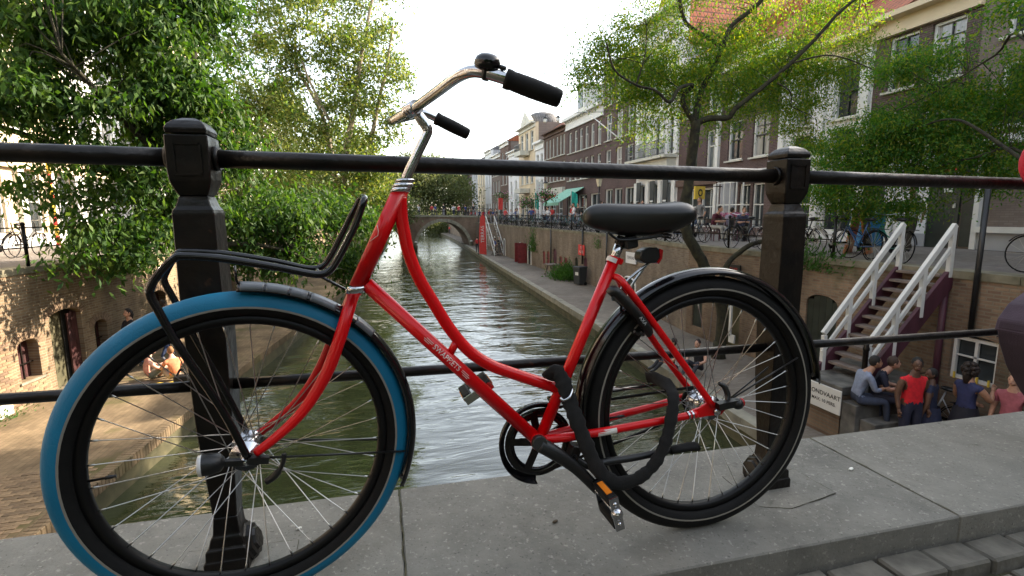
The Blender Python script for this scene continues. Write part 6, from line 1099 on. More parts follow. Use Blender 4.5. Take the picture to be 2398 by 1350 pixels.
# left wharf
p1 = at_z(318, 868, ZW); person('dark-haired person in dark clothes walking beside the left quay wall', (p1.x, p1.y, ZW), radians(150), 'walk', top=(0.02, 0.02, 0.025), bottom=(0.05, 0.07, 0.14), skin='light', hair=(0.015, 0.01, 0.01), hairlen=0.1, h=1.7)
p2 = at_z(392, 842, ZW); person('person in dark blue jeans walking on the left wharf half hidden by the railing post', (p2.x, p2.y, ZW), radians(-20), 'walk', top=(0.10, 0.10, 0.12), bottom=(0.03, 0.05, 0.12), skin='light', hair=(0.05, 0.03, 0.02), h=1.74, shoes=(0.5, 0.5, 0.55))
p3 = at_z(345, 893, ZW); person('sunlit person in pink top sitting on the left wharf', (p3.x, p3.y, ZW), radians(-60), 'ground', top=(0.55, 0.26, 0.20), bottom=(0.12, 0.13, 0.10), skin='pink', hair=(0.20, 0.12, 0.06), sleeves=0.1, legs=0.45, h=1.66)
p4 = at_z(412, 893, ZW); person('person in orange top lounging on the left wharf beside a black bag', (p4.x, p4.y, ZW), radians(40), 'ground', top=(0.62, 0.22, 0.10), bottom=(0.35, 0.28, 0.22), skin='pink', hair=(0.25, 0.12, 0.05), sleeves=0.3, legs=0.45, h=1.64)
p5 = at_z(288, 880, ZW); person('person in pale top crouching low on the left wharf by the quay wall', (p5.x, p5.y, ZW), radians(20), 'ground', top=(0.6, 0.45, 0.40), bottom=(0.10, 0.12, 0.18), skin='pink', hair=(0.1, 0.06, 0.03), h=1.6)
q = MB(); pb_ = at_z(428, 902, ZW); q.box(pb_ + Vector((0, 0, .13)), (0.34, 0.22, 0.26)); q.tube(spline([pb_ + Vector((-.1, 0, .26)), pb_ + Vector((0, 0, .42)), pb_ + Vector((.1, 0, .26))], 4), .015, 6); tag(q.build('bag', M['nylon'], bevel=0.03), 'black bag on the left wharf next to the person in orange', 'bag')
for (px, py, c, w, lab) in ((395, 906, 'yellow', 0.9, 'yellow picnic blanket spread on the left wharf'), (300, 908, 'woodgr', 0.8, 'dull brown blanket spread on the left wharf')):
    p = at_z(px, py, ZW); q = MB(); vs = [(p.x + (i - 3) / 6 * w, p.y + (j - 2) / 4 * 0.6, ZW + 0.012 + random.uniform(0, 0.03)) for j in range(5) for i in range(7)]; q.add(vs, [(j * 7 + i, j * 7 + i + 1, j * 7 + i + 8, j * 7 + i + 7) for j in range(4) for i in range(6)], 0, True); tag(q.build('blanket', M[c]), lab, 'blanket')
# passer-by at the right edge of the bridge: red jacket above, hip bag below
pe = person('person in red jacket and dark trousers standing on the bridge at the right edge', (2.445, 1.10, -0.034), 0, 'stand', top=(0.50, 0.010, 0.03), bottom=(0.03, 0.02, 0.032), skin='light', hair=(0.10, 0.06, 0.03), sleeves=0.92, h=1.75, levels=2, arm=1.35, J_over=dict(elL=(-.325, .15, 1.045), wrL=(-.16, .07, .86), shL=(-.20, 0, 1.40), elR=(.29, .1, 1.1), wrR=(.10, .24, 1.04)))
# street folk on the right bank and by the far bridge
folk = [(1640, 478, 20.5, 14.6, 'man in grey shirt walking past the yellow sign', (0.16, 0.16, 0.16), 'walk', 90), (1672, 480, 17.5, 0, 'guest in maroon jacket seated left of the flower planter', (0.10, 0.015, 0.03), 'stand', 200), (1703, 470, 18.0, 0, 'dark-haired guest in lilac shirt seated behind the flower planter', (0.22, 0.18, 0.23), 'stand', -90), (1738, 480, 17.0, 0, 'guest in navy top seated right of the flower planter', (0.06, 0.07, 0.13), 'stand', 160), (2135, 500, 10.3, 0, 'person in white top walking by the blue bin', (0.6, 0.6, 0.58), 'walk', 100)]
for (px, py, yd, _, lab, c, ps, rz) in folk:
    p = at_y(px, py, yd); person(lab, (p.x, p.y, ZS), radians(rz), 'sit' if ps == 'stand' else ps, top=c, bottom=random.choice([(0.03, 0.04, 0.08), (0.06, 0.05, 0.04), (0.35, 0.33, 0.3)]), skin='light', hair=random.choice([(0.02, 0.015, 0.01), (0.12, 0.07, 0.03)]), h=random.uniform(1.64, 1.82), fingers=False)
fp = [person('distant pedestrian among the crowd on the right bank street', (13, 34, ZS), 0.4, ps, top=c, bottom=b_, skin='light', hair=(0.03, 0.02, 0.01), group='distant pedestrians on the right bank street', fingers=False) for ps, c, b_ in (('walk', (0.6, 0.6, 0.62), (0.03, 0.04, 0.09)), ('stand', (0.55, 0.05, 0.05), (0.04, 0.04, 0.05)), ('walk', (0.05, 0.08, 0.25), (0.05, 0.05, 0.05)), ('stand', (0.03, 0.03, 0.03), (0.2, 0.2, 0.22)))]
cols = 0
for k in range(46):
    y = 24 + 62 * (k / 46) + random.uniform(-0.7, 0.7); x = random.uniform(12.7, 15.6); o = fp[k] if k < 4 else copy_tree(fp[k % 4]); o.location = (x, y, ZS); o.rotation_euler = (0, 0, random.uniform(0, 6.28)); o.scale = (1, 1, random.uniform(0.93, 1.06)); o['label'] = 'distant pedestrian ' + ['in white walking', 'in red standing', 'in blue walking', 'in black standing'][k % 4] + next(w for lim, w in ((31, ' before the white house with the iron balcony'), (37, ' before the four-storey plum house'), (45, ' by the green awning'), (52, ' before the tiled brown house'), (61, ' below the domed corner house'), (99, ' at the far end of the right street')) if y < lim)
for k in range(16):
    o = copy_tree(fp[k % 4]); x = -3 + k * 1.05 + random.uniform(-.4, .4); o.location = (x, 70 + random.uniform(-1, 2), fbz(x) - 0.25); o.rotation_euler = (0, 0, random.uniform(0, 6.28)); o['label'] = 'distant pedestrian ' + ['in white', 'in red', 'in blue', 'in black'][k % 4] + ' on the far arch bridge'; o['group'] = 'pedestrians on the far bridge'
for k, (px, py) in enumerate(((1118, 592), (1160, 598), (1170, 597), (1046, 545), (1053, 548))):
    p = at_z(px, py, ZW); o = copy_tree(fp[(k + 1) % 4]); o.location = p; o.rotation_euler = (0, 0, k * 1.3); o['label'] = ['person on the far right wharf sitting place by the red banner', 'person among the cafe tables beyond the red banner', 'second person among the cafe tables nearer the wall', 'person seen through the arch of the far bridge', 'second person seen through the arch of the far bridge'][k]; o['group'] = 'people on the far right wharf'
# ------------------------------------------------------------------ street furniture and other things
# white-railed wooden stairs up the right wall
st = thing('stairs', 'wooden quay stairs with white railings and dark stringers on the right wharf', 'stairs', (9.4, 7.55, LAND))
YA, YBb = 7.08, 8.04; XT, ZT, XB_, ZB_ = 10.28, ZS - 0.03, 8.62, LAND
n_t = 11
for k in range(n_t):
    f = (k + 0.5) / n_t; x = XB_ + (XT - XB_) * f; z = ZB_ + (ZT - ZB_) * (k + 1) / (n_t + 0.3); q = MB(); q.box((x, (YA + YBb) / 2, z), (0.23, YBb - YA - 0.11, 0.045)); q.build('tread', M['woodgr'], st)
for y in (YA, YBb):
    q = MB(); q.prism([(XB_ - 0.22, y - 0.035, ZB_), (XB_ + 0.1, y - 0.035, ZB_), (XT + 0.02, y - 0.035, ZT - 0.28), (XT + 0.02, y - 0.035, ZT + 0.03), (XT - 0.12, y - 0.035, ZT + 0.03), (XB_ - 0.22, y - 0.035, ZB_ + 0.12)], (0, 0.07, 0)); q.build('stringer', M['wooddk'], st)
    def zl(x): return ZB_ + 0.05 + (ZT - ZB_) * (x - XB_) / (XT - XB_)
    xs = [XB_ - 0.12, XB_ + 0.44, XB_ + 1.0, XT - 0.06]
    for i, x in enumerate(xs):
        q = MB(); q.box((x, y, zl(x) + 0.40 - (0.05 if i == 0 else 0)), (0.085, 0.08, 0.92)); q.build('newel_post', M['white'], st, bevel=0.006)
    for h, w, t in ((0.88, 0.075, 0.10), (0.50, 0.05, 0.075)):
        a, c = xs[0] - 0.03, xs[-1] + 0.03; q = MB(); q.bar((a, y + (0.0 if h > 0.7 else 0.0), zl(a) + h), (c, y, zl(c) + h), w, t); q.build('handrail', M['white'], st, bevel=0.006)
ld = thing('landing', 'dark stone landing block with steps at the foot of the white-railed stairs', 'landing', (8.9, 7.6, ZW))
def stone(x0, x1, y0, y1, z0, z1, nm='landing_stone'):
    nx, ny = max(1, int((x1 - x0) / 0.55)), 1
    for i in range(nx): a, c = x0 + (x1 - x0) * i / nx, x0 + (x1 - x0) * (i + 1) / nx; q = MB(); q.box(((a + c) / 2, (y0 + y1) / 2, (z0 + z1) / 2), (c - a - 0.008, y1 - y0, z1 - z0)); q.build(nm, M['landst'], ld, bevel=0.012)
M['landst'] = pm('landing_stone', (0.085, 0.08, 0.07), 0.85, var=0.4, scale=4, bump=0.5, bscale=30, col2=(0.16, 0.15, 0.13))
q = MB(); q.box((8.95, 7.85, (ZW + LAND - 0.16) / 2), (1.9, 1.5, LAND - 0.16 - ZW)); q.build('landing_base', M['wallN'], ld); stone(7.98, 9.92, 7.08, 8.62, LAND - 0.16, LAND)
for k in range(3): stone(7.98 + 0.1 * k, 9.0, 7.08 - 0.30 * (k + 1), 7.08 - 0.30 * k - 0.01, ZW, LAND - 0.24 * (k + 1), 'step')
sg = thing('sign_board', 'white board with black lettering hung on the side of the stone landing', 'sign', (7.97, 7.45, -2.8))
q = MB(); q.box((7.96, 7.42, -2.60), (0.025, 0.72, 0.46)); q.build('board', M['white'], sg, bevel=0.004)
Mx = Matrix(((0, 0, -1), (-1, 0, 0), (0, 1, 0))).to_4x4()
for body, z in (('RONDVAART', -2.53), ('MAX. 10 PERS.', -2.67)):
    m2 = Mx.copy(); m2.translation = Vector((7.944, 7.42, z)); text('lettering', body, 0.115 if z > -2.6 else 0.085, m2, M['black'], sg, bold=0.002)
def bollard(x, y, z0, h, r, lab, grp=None):
    t = thing('bollard', lab, 'bollard', (x, y, z0), 0, grp); q = MB(); q.lathe((x, y, z0), (0, 0, 1), (1, 0, 0), [(r * 1.3, 0), (r * 1.3, 0.08), (r, 0.1), (r * 0.9, h * 0.8), (r * 1.15, h * 0.82), (r * 1.15, h * 0.86), (r * 0.8, h * 0.9), (r * 0.9, h * 0.96), (0, h)], 12); q.build('shaft', M['iron'], t); return t
bollard(8.35, 7.0, LAND, 0.85, 0.05, 'slim black iron post on the corner of the stone landing')
# street railings: posts and rails, right and left
def street_rail(root, poly, y0, y1, step, h=0.95, inset=0.12, side=1):
    for (xa, ya), (xb, yb) in zip(poly[:-1], poly[1:]):
        n_ = max(1, int(math.hypot(xb - xa, yb - ya) / step)); pr = None
        for i in range(n_ + 1):
            x, y = xa + (xb - xa) * i / n_ + inset * side, ya + (yb - ya) * i / n_
            if not (y0 <= y <= y1): pr = None; continue
            q = MB(); q.tube([(x, y, ZS), (x, y, ZS + h)], 0.035, 6); q.sphere((x, y, ZS + h + 0.03), 0.05, 7, 5); q.build('post', M['iron'], root)
            if pr: 
                for hh in (0.45, 0.9): q = MB(); q.bar(pr + (ZS + hh,), (x, y, ZS + hh), 0.03, 0.03); q.build('rail', M['iron'], root)
            pr = (x, y)
sr = thing('street_railing', 'low black iron railing along the right bank street edge packed with parked bicycles', 'railing', (12, 30, ZS)); street_rail(sr, RWALL, 9.2, 66, 1.9, side=1)
sr = thing('street_railing', 'short stretch of black iron railing at the top of the right wall near the bridge', 'railing', (10.6, 5, ZS)); street_rail(sr, RWALL, 1.0, 6.8, 1.9, side=1)
sl_ = thing('street_railing', 'black iron railing along the left bank street edge', 'railing', (-7.9, 14, ZS)); street_rail(sl_, LWALL, 8, 60, 2.0, side=-1)
# parked bicycles
def park_bike(label, colr=(0.012, 0.012, 0.013)):
    fm = pm('parked_bike_paint', colr, 0.35, var=0.3); t = thing('parked_bicycle', label, 'bicycle', (0, 0, 0))
    for x in (-0.54, 0.54):
        q = MB(); q.lathe((x, 0, 0.34), (0, 1, 0), (1, 0, 0), [(0.318, 0), (0.33, -0.016), (0.345, 0), (0.33, 0.016)], 26, closed_prof=True); w = q.build('wheel', M['rubber'], t)
        q = MB(); 
        for k in range(12): a = pi * k / 6; q.bar((x, 0, 0.34), (x + cos(a) * 0.32, 0, 0.34 + sin(a) * 0.32), 0.004, 0.004)
        q.build('spokes', M['steel'], w)
        q = MB(); q.lathe((x, 0, 0.34), (0, -1, 0), (1, 0, 0), [(0.365, -0.025), (0.372, 0), (0.365, 0.025)], 18, 0.2 if x < 0 else 0.6, 2.9 if x < 0 else 2.5); q.build('mudguard', M['gloss'], t)
    q = MB()
    for pts, r in (([(0.54, 0, 0.34), (0.36, 0, 0.86), (0.33, 0, 1.0)], 0.016), ([(0.38, 0, 0.75), (0.1, 0, 0.5), (-0.08, 0, 0.3)], 0.018), ([(0.37, 0, 0.82), (0.12, 0, 0.58), (-0.17, 0, 0.52)], 0.015), ([(-0.08, 0, 0.3), (-0.25, 0, 0.88)], 0.016), ([(-0.08, 0, 0.3), (-0.54, 0, 0.34)], 0.012), ([(-0.2, 0, 0.75), (-0.54, 0, 0.34)], 0.011)): q.tube(spline(pts, 4) if len(pts) > 2 else pts, r, 7)
    q.build('frame', fm, t); q = MB(); q.tube(spline([(0.14, -0.3, 1.05), (0.27, -0.26, 1.09), (0.34, 0, 1.04), (0.27, 0.26, 1.09), (0.14, 0.3, 1.05)], 4), 0.011, 7); q.build('handlebar', M['chrome'], t)
    q = MB(); q.sphere((-0.29, 0, 0.94), (0.14, 0.085, 0.045), 10, 7); q.build('saddle', M['saddle'], t); q = MB(); q.lathe((-0.08, -0.05, 0.3), (0, 1, 0), (1, 0, 0), [(0.0, 0), (0.1, 0), (0.1, 0.012), (0, 0.012)], 14); q.bar((-0.1, -0.05, 0.36), (-0.52, -0.05, 0.38), 0.02, 0.05); q.build('chain_case', M['gloss'], t)
    q = MB(); q.box((-0.6, 0, 0.73), (0.4, 0.13, 0.015)); q.build('rear_carrier', M['plastic'], t); return t
pb0 = park_bike('black city bicycle parked by the right street edge near the blue shop window')
def put(o, x, y, rz, lab, grp=None, lean=0.1):
    o.location = (x, y, ZS); o.rotation_euler = (lean, 0, rz); o['label'] = lab
    if grp: o['group'] = grp
    return o
put(pb0, 11.25, 6.0, radians(90), 'black city bicycle parked on the right street before the blue shop window', lean=0.03)
pbs = [park_bike('x', c) for c in ((0.02, 0.06, 0.16), (0.35, 0.34, 0.33), (0.02, 0.16, 0.13))]
for o, (x, y, a, lab) in zip(pbs, ((10.75, 9.55, 80, 'dark blue bicycle parked at the top of the right wall left of the stairs'), (10.85, 10.4, 100, 'pale grey bicycle among those left of the white stair railing'), (10.9, 8.9, 70, 'teal bicycle parked against the stair head'))): put(o, x, y, radians(a), lab)
allb = [pb0] + pbs
for k, (x, y, a, lab) in enumerate(((11.0, 11.4, 85, 'black bicycle in the weeds right of the right railing post'), (10.85, 12.0, 95, 'dark bicycle half hidden behind the right railing post'))): put(copy_tree(allb[k]), x, y, radians(a), lab)
for k in range(56):
    y = 13.6 + k * 0.72 + random.uniform(-.15, .15)
    if 13.9 < y < 15.9: continue
    for i in range(len(RWALL) - 1):
        (xa, ya), (xb, yb) = RWALL[i], RWALL[i + 1]
        if yb <= y <= ya: xw = xa + (xb - xa) * (y - ya) / (yb - ya)
    o = copy_tree(allb[k % 4]); put(o, xw + 0.72 + random.uniform(-.1, .15), y, radians(random.choice([0, 180]) + random.uniform(-28, 28)), ['black', 'dark blue', 'pale grey', 'teal'][k % 4] + ' bicycle in the dense railing row, ' + next(w for lim, w in ((17.5, 'behind the crooked trunk'), (22, 'above the white wall sign'), (27, 'between the two wall downpipes'), (31, 'above the bin and red sign'), (36, 'above the table and grass clump'), (41, 'above the ivy'), (46, 'above the oxblood gate leaves'), (99, 'nearest the far white stairs')) if y < lim), 'bicycles packed along the right bank railing', random.uniform(-.1, .1))
for k, (px, lab) in enumerate(((60, 'black bicycle parked behind the left street railing at the picture edge'), (115, 'dark bicycle with a crate parked second along the left street railing'), (5, 'dark bicycle cut by the left picture edge'), (300, 'bicycle half hidden by leaves on the left street'), (230, 'bicycle parked among the posts of the left street under the tree'))):
    p = at_z(px, 612 - px * 0.1, ZS); o = copy_tree(allb[0]); put(o, p.x - 0.55, p.y, radians(80 + k * 7), lab)
put(copy_tree(allb[2]), 9.95, 7.0, radians(84), 'grey bicycle leaning on the wharf wall under the white-railed stairs').location.z = ZW
# planter with pink flowers
pp = at_z(1690, 562, ZS); pt = thing('planter', 'black planter box on legs full of pink flowers at the right street edge', 'planter', (pp.x + 0.5, pp.y, ZS), radians(90)); 
q = MB(); q.box((0, 0, 0.62), (1.25, 0.55, 0.55), taper=1.06); q.build('box', M['black'], pt, local=True, bevel=0.02)
for sx in (-1, 1):
    for sy in (-1, 1): q = MB(); q.box((sx * 0.5, sy * 0.2, 0.17), (0.08, 0.08, 0.36)); q.build('leg', M['black'], pt, local=True)
M['pink'] = leafm('pink_petals', [(0.35, 0.10, 0.18), (0.55, 0.2, 0.3), (0.5, 0.28, 0.34)], 0.3)
n_ = 900; c = np.stack([rng.uniform(-.62, .62, n_), rng.uniform(-.28, .28, n_), 0.9 + rng.uniform(0, .16, n_)], 1); OFF[pt] = Vector((0, 0, 0)); tag(leaf_cloud('flowers', c, 0.07, 0.06, M['pink'], pt, -0.5), kind='stuff')
c = np.stack([rng.uniform(-.65, .65, 500), rng.uniform(-.3, .3, 500), 0.82 + rng.uniform(0, .12, 500)], 1); leaf_cloud('leaves', c, 0.09, 0.04, M['leafG'], pt, -0.3)
# wheelie bin and table on the right wharf
wb = at_z(1358, 668, ZW); t = thing('wheelie_bin', 'dark grey wheelie bin standing against the right quay wall', 'bin', (wb.x, wb.y, ZW), 0.25)
M['bin'] = pm('bin_plastic', (0.03, 0.034, 0.036), 0.5, var=0.2)
q = MB(); q.box((0, 0, 0.55), (0.5, 0.55, 0.95), taper=1.16); q.build('body', M['bin'], t, local=True, bevel=0.02); q = MB(); q.box((0, 0, 1.06), (0.62, 0.68, 0.08)); q.build('lid', M['bin'], t, local=True, bevel=0.02); q = MB(); q.box((-0.27, -0.05, 0.75), (0.02, 0.3, 0.3)); q.build('sticker', M['white'], t, local=True)
for sx in (-1, 1): q = MB(); q.lathe((0.2, sx * 0.27, 0.1), (0, 1, 0), (1, 0, 0), [(0, -.03), (0.1, -.03), (0.1, .03), (0, .03)], 12); q.build('wheel', M['rubber'], t, local=True)
tb = at_z(1285, 645, ZW); t = thing('table', 'weathered wooden plank table standing left of the grass clump', 'table', (tb.x + 0.2, tb.y, ZW), 0.15)
for k in range(3): q = MB(); q.box((0, (k - 1) * 0.3, 0.74), (0.85, 0.28, 0.05)); q.build('plank', M['woodgr'], t, local=True)
for sy in (-1, 1): q = MB(); q.bar((-0.35, sy * 0.35, 0), (-0.1, sy * 0.35, 0.72), 0.1, 0.08); q.bar((0.35, sy * 0.35, 0), (0.1, sy * 0.35, 0.72), 0.1, 0.08); q.build('leg', M['woodgr'], t, local=True)
tb = at_z(1610, 752, ZW); t = thing('cafe_table', 'small round cafe table beside the crooked trunk on the right wharf', 'table', (tb.x, tb.y, ZW)); q = MB(); q.lathe((0, 0, 0.72), (0, 0, 1), (1, 0, 0), [(0, 0), (0.35, 0), (0.35, 0.03), (0, 0.03)], 16); q.build('table_top', M['woodgr'], t, local=True); q = MB(); q.tube([(0, 0, 0), (0, 0, 0.72)], 0.03, 8); q.lathe((0, 0, 0), (0, 0, 1), (1, 0, 0), [(0.22, 0), (0.22, 0.02), (0.03, 0.05)], 12); q.build('pedestal', M['black'], t, local=True)
for dx, lab in ((-0.6, 'slatted cafe chair left of the small round table'), (0.6, 'slatted cafe chair right of the small round table')):
    t = thing('cafe_chair', lab, 'chair', (tb.x + dx, tb.y + 0.1, ZW), 0 if dx < 0 else pi)
    for x in (-.18, .18):
        for y in (-.18, .18): q = MB(); q.bar((x, y, 0), (x, y, 0.45 if x > 0 else 0.85), 0.03, 0.03); q.build('leg', M['wooddk'], t, local=True)
    q = MB(); q.box((0, 0, 0.46), (0.42, 0.42, 0.03)); q.build('seat', M['woodgr'], t, local=True); q = MB(); q.box((-.18, 0, 0.78), (0.02, 0.4, 0.16)); q.build('backrest', M['woodgr'], t, local=True)
ch0 = [o for o in COL.objects if o.name.startswith('cafe_chair')][0]
for (px, yd, rz, lab) in ((1672, 17.5, 200, 'terrace chair of the guest in maroon by the planter'), (1703, 18.0, -90, 'terrace chair of the guest in lilac behind the planter'), (1738, 17.0, 160, 'terrace chair of the guest in navy right of the planter')):
    p = at_y(px, 480, yd); o = copy_tree(ch0); o.location = (p.x, p.y, ZS); o.rotation_euler = (0, 0, radians(rz + 90)); o['label'] = lab
# signs on the right wall
def plate(lab, c, d, mat, body=None, size=0.1, rz=0.0, tm=None, name='sign'):
    t = thing(name, lab, 'sign', c, rz); q = MB(); q.box((0, 0, 0), d); q.build('plate', mat, t, local=True)
    if body:
        Mx = Matrix(((0, 0, -1), (-1, 0, 0), (0, 1, 0))).to_4x4(); Mx.translation = Vector((-d[0] / 2 - 0.004, 0, 0)); OFF[t] = Vector((0, 0, 0)); text('lettering', body, size, Mx, tm or M['black'], t)
    return t
plate('small red sign with white lettering on the right quay wall', (11.72, 28.75, -1.35), (0.04, 0.95, 0.62), M['redcl'], 'TE\nHUUR', 0.24, 0, M['white']); plate('white sign plate on the right quay wall below the saddle', (10.85, 20.75, -1.15), (0.04, 0.95, 0.5), M['whitewall'], 'TERRAS', 0.2, 0)
plate('dark sign with red lettering on the right quay wall beside the mossy branch', (10.24, 13.05, -0.85), (0.04, 0.55, 0.3), M['black'], 'CAFE', 0.15, 0, M['redcl'])
# yellow hanging sign with a dark ring
p = at_y(1638, 452, 21.5); t = thing('hanging_sign', 'yellow hanging shop sign with a dark ring emblem', 'sign', (p.x, p.y, p.z), radians(20)); q = MB(); q.box((0, 0, 0), (0.75, 0.08, 0.6)); q.build('board', M['yellow'], t, local=True); q = MB(); q.lathe((0, -0.05, 0), (0, -1, 0), (1, 0, 0), [(0.11, 0), (0.11, 0.012), (0.17, 0.012), (0.17, 0)], 18); q.build('emblem', M['black'], t, local=True); q = MB(); q.bar((0.37, 0, 0.33), (16.5 - p.x, 0, 0.33), 0.04, 0.04); q.build('bracket', M['iron'], t, local=True)
# red banner on the far wharf, white far stairs
p = at_z(1131, 597, ZW); t = thing('banner', 'tall red vertical banner standing on the far right wharf', 'banner', tuple(p)); q = MB(); q.prism([(-.38, 0, 0.1), (.38, 0, 0), (.34, 0, 2.8), (.25, 0, 3.9), (.0, 0, 4.2), (-.22, 0, 3.8), (-.36, 0, 2.4)], (0, 0.05, 0)); q.build('cloth', M['redcl'], t, local=True)
Mx = Matrix(((0, -1, 0), (0, 0, -1), (1, 0, 0))).to_4x4(); Mx.translation = Vector((0, -0.02, 2.1)); OFF[t] = Vector((0, 0, 0)); text('lettering', 'TERRAS', 0.5, Mx, M['white'], t); q = MB(); q.tube([(-.45, 0.03, 0), (-.43, 0.03, 4.5)], 0.03, 6); q.build('pole', M['black'], t, local=True)
fs_ = thing('stairs', 'white-railed wooden stairs down to the far right wharf by the red banner', 'stairs', (11.2, 52, ZW))
for k in range(12): q = MB(); q.box((11.35, 49.6 + k * 0.33, ZW + (k + 1) * 0.245), (0.9, 0.3, 0.05)); q.build('tread', M['woodgr'], fs_)
for x in (10.9, 11.8):
    q = MB(); q.bar((x, 49.4, ZW + 0.1), (x, 53.6, ZS), 0.06, 0.14); q.build('stringer', M['white'], fs_); q = MB(); q.bar((x, 49.4, ZW + 1.0), (x, 53.6, ZS + 0.9), 0.06, 0.07); q.build('handrail', M['white'], fs_)
    for k in range(4): y = 49.5 + k * 1.35; q = MB(); q.box((x, y, ZW + 0.5 + k * 1.35 * 0.72), (0.06, 0.06, 1.1)); q.build('newel_post', M['white'], fs_)
gt = thing('fence', 'white-framed gate panels standing by the far wharf stairs', 'fence', (11.3, 55, ZW)); 
for k in range(4): q = MB(); q.box((10.7 + k * 0.3, 55.5, ZW + 1.9), (0.07, 0.07, 2.6)); q.build('upright', M['white'], gt)
for z in (0.8, 1.9, 3.15): q = MB(); q.box((11.15, 55.46, ZW + z), (1.0, 0.05, 0.08)); q.build('rail', M['white'], gt)
# street lamps, flags, awning, baskets
def lamp(x, y, h, lab, grp=None):
    t = thing('street_lamp', lab, 'street lamp', (x, y, ZS), 0, grp); q = MB(); q.tube([(x, y, ZS), (x, y, ZS + 0.6), (x, y, ZS + 0.62), (x, y, ZS + h)], [0.09, 0.08, 0.05, 0.035], 10); q.build('pole', M['iron'], t)
    q = MB(); q.lathe((x, y, ZS + h), (0, 0, 1), (1, 0, 0), [(0.1, 0), (0.12, 0.03), (0.2, 0.42), (0.0, 0.43)], 6, smooth=False); q.build('lantern', M['lampglass'], t); q = MB(); q.lathe((x, y, ZS + h + 0.43), (0, 0, 1), (1, 0, 0), [(0.25, 0), (0.16, 0.1), (0.06, 0.16), (0.04, 0.24), (0, 0.26)], 6, smooth=False); q.build('lantern_cap', M['iron'], t)
M['lampglass'] = pm('lamp_glass', (0.62, 0.56, 0.40), 0.3, var=0.1)
p = at_y(1403, 440, 27); lamp(p.x, p.y, 2.6, 'black street lamp with cream lantern behind the saddle'); p = at_y(1278, 430, 40); lamp(p.x, p.y, 3.1, 'black street lamp beside the hanging flower basket'); p = at_y(1172, 450, 58); lamp(p.x, p.y, 3.0, 'far street lamp hung with a flower basket')
for px, py in ((1277, 283), (1307, 281)):
    p = at_y(px, py, 33); t = thing('lantern_globe', ['left', 'right'][px > 1290] + ' of the two white globe lanterns hanging on a wire over the street', 'lantern', tuple(p)); q = MB(); q.sphere((0, 0, 0), (0.13, 0.13, 0.17), 12, 8); q.build('globe', M['white'], t, local=True); q = MB(); q.lathe((0, 0, 0.12), (0, 0, 1), (1, 0, 0), [(0.14, 0), (0.12, 0.08), (0.03, 0.15), (0.02, 0.3), (0, 0.3)], 10); q.build('hood', M['black'], t, local=True); q = MB(); q.tube([(0, 0, 0.4), (16.4 - p.x, 0.5, 0.9)], 0.012, 5); q.build('span_wire', M['black'], t, local=True)
p = at_y(1385, 490, 42); aw = thing('awning', 'pale green shop awning over the right bank street', 'awning', (15.3, 41.5, 2.3)); q = MB(); q.prism([(16.4, 39.9, 3.0), (14.2, 39.9, 1.75), (14.2, 39.9, 1.70), (16.4, 39.9, 2.95)], (0, 4.0, 0)); q.build('cloth', M['awn'], aw); q = MB(); q.box((14.19, 41.9, 1.62), (0.03, 4.0, 0.22)); q.build('valance', M['awn'], aw)
p = at_y(1345, 462, 33)
for (px, py, yd, m_, lab, w, h) in ((1345, 463, 36, 'teal', 'green-teal flag with a white disc hanging before the awning', 0.5, 1.0), (1262, 437, 42, 'white', 'white flag hanging over the right bank street', 0.45, 1.1), (1257, 468, 42, 'teal', 'teal banner below the white flag', 0.35, 1.3), (1172, 478, 52, 'redcl', 'red banner under the far flower basket', 0.5, 1.2), (1210, 465, 46, 'white', 'small white flag beyond the flower basket', 0.4, 0.9)):
    p = at_y(px, py, yd); t = thing('flag', lab, 'flag', tuple(p)); q = MB(); vs = [(-w / 2 + w * i / 5, 0.05 * sin(i * 1.7 + j), h / 2 - h * j / 5 - 0.25 * i / 5 * (1 if m_ != 'redcl' else 0)) for j in range(6) for i in range(6)]; q.add(vs, [(j * 6 + i, j * 6 + i + 1, j * 6 + i + 7, j * 6 + i + 6) for j in range(5) for i in range(5)], 0, True); q.build('cloth', M[m_], t, local=True); q = MB(); q.tube([(-w / 2, 0, h / 2 + 0.1), (-w / 2, 0, -h / 2 - (p.z - h / 2 - ZS - 0.02) if m_ != 'x' else 0)], 0.02, 6); q.build('pole', M['stonetrim'], t, local=True)
for px, py, yd, lab in ((1278, 458, 40, 'hanging flower basket on the street lamp left of the awning'), (1175, 460, 58, 'far hanging flower basket above the red banner'), (1235, 475, 44, 'mixed flower display on the right street')):
    p = at_y(px, py, yd); t = thing('flower_basket', lab, 'flower basket', tuple(p)); OFF[t] = Vector((0, 0, 0)); c = rng.normal(size=(420, 3)) * np.array((.42, .42, .25)); leaf_cloud('leaves', c, 0.2, 0.1, M['leafG'], t, 0.5); c = rng.normal(size=(120, 3)) * np.array((.42, .42, .28)); tag(leaf_cloud('flowers', c, 0.13, 0.12, M['pink'], t, 0.2), kind='stuff')
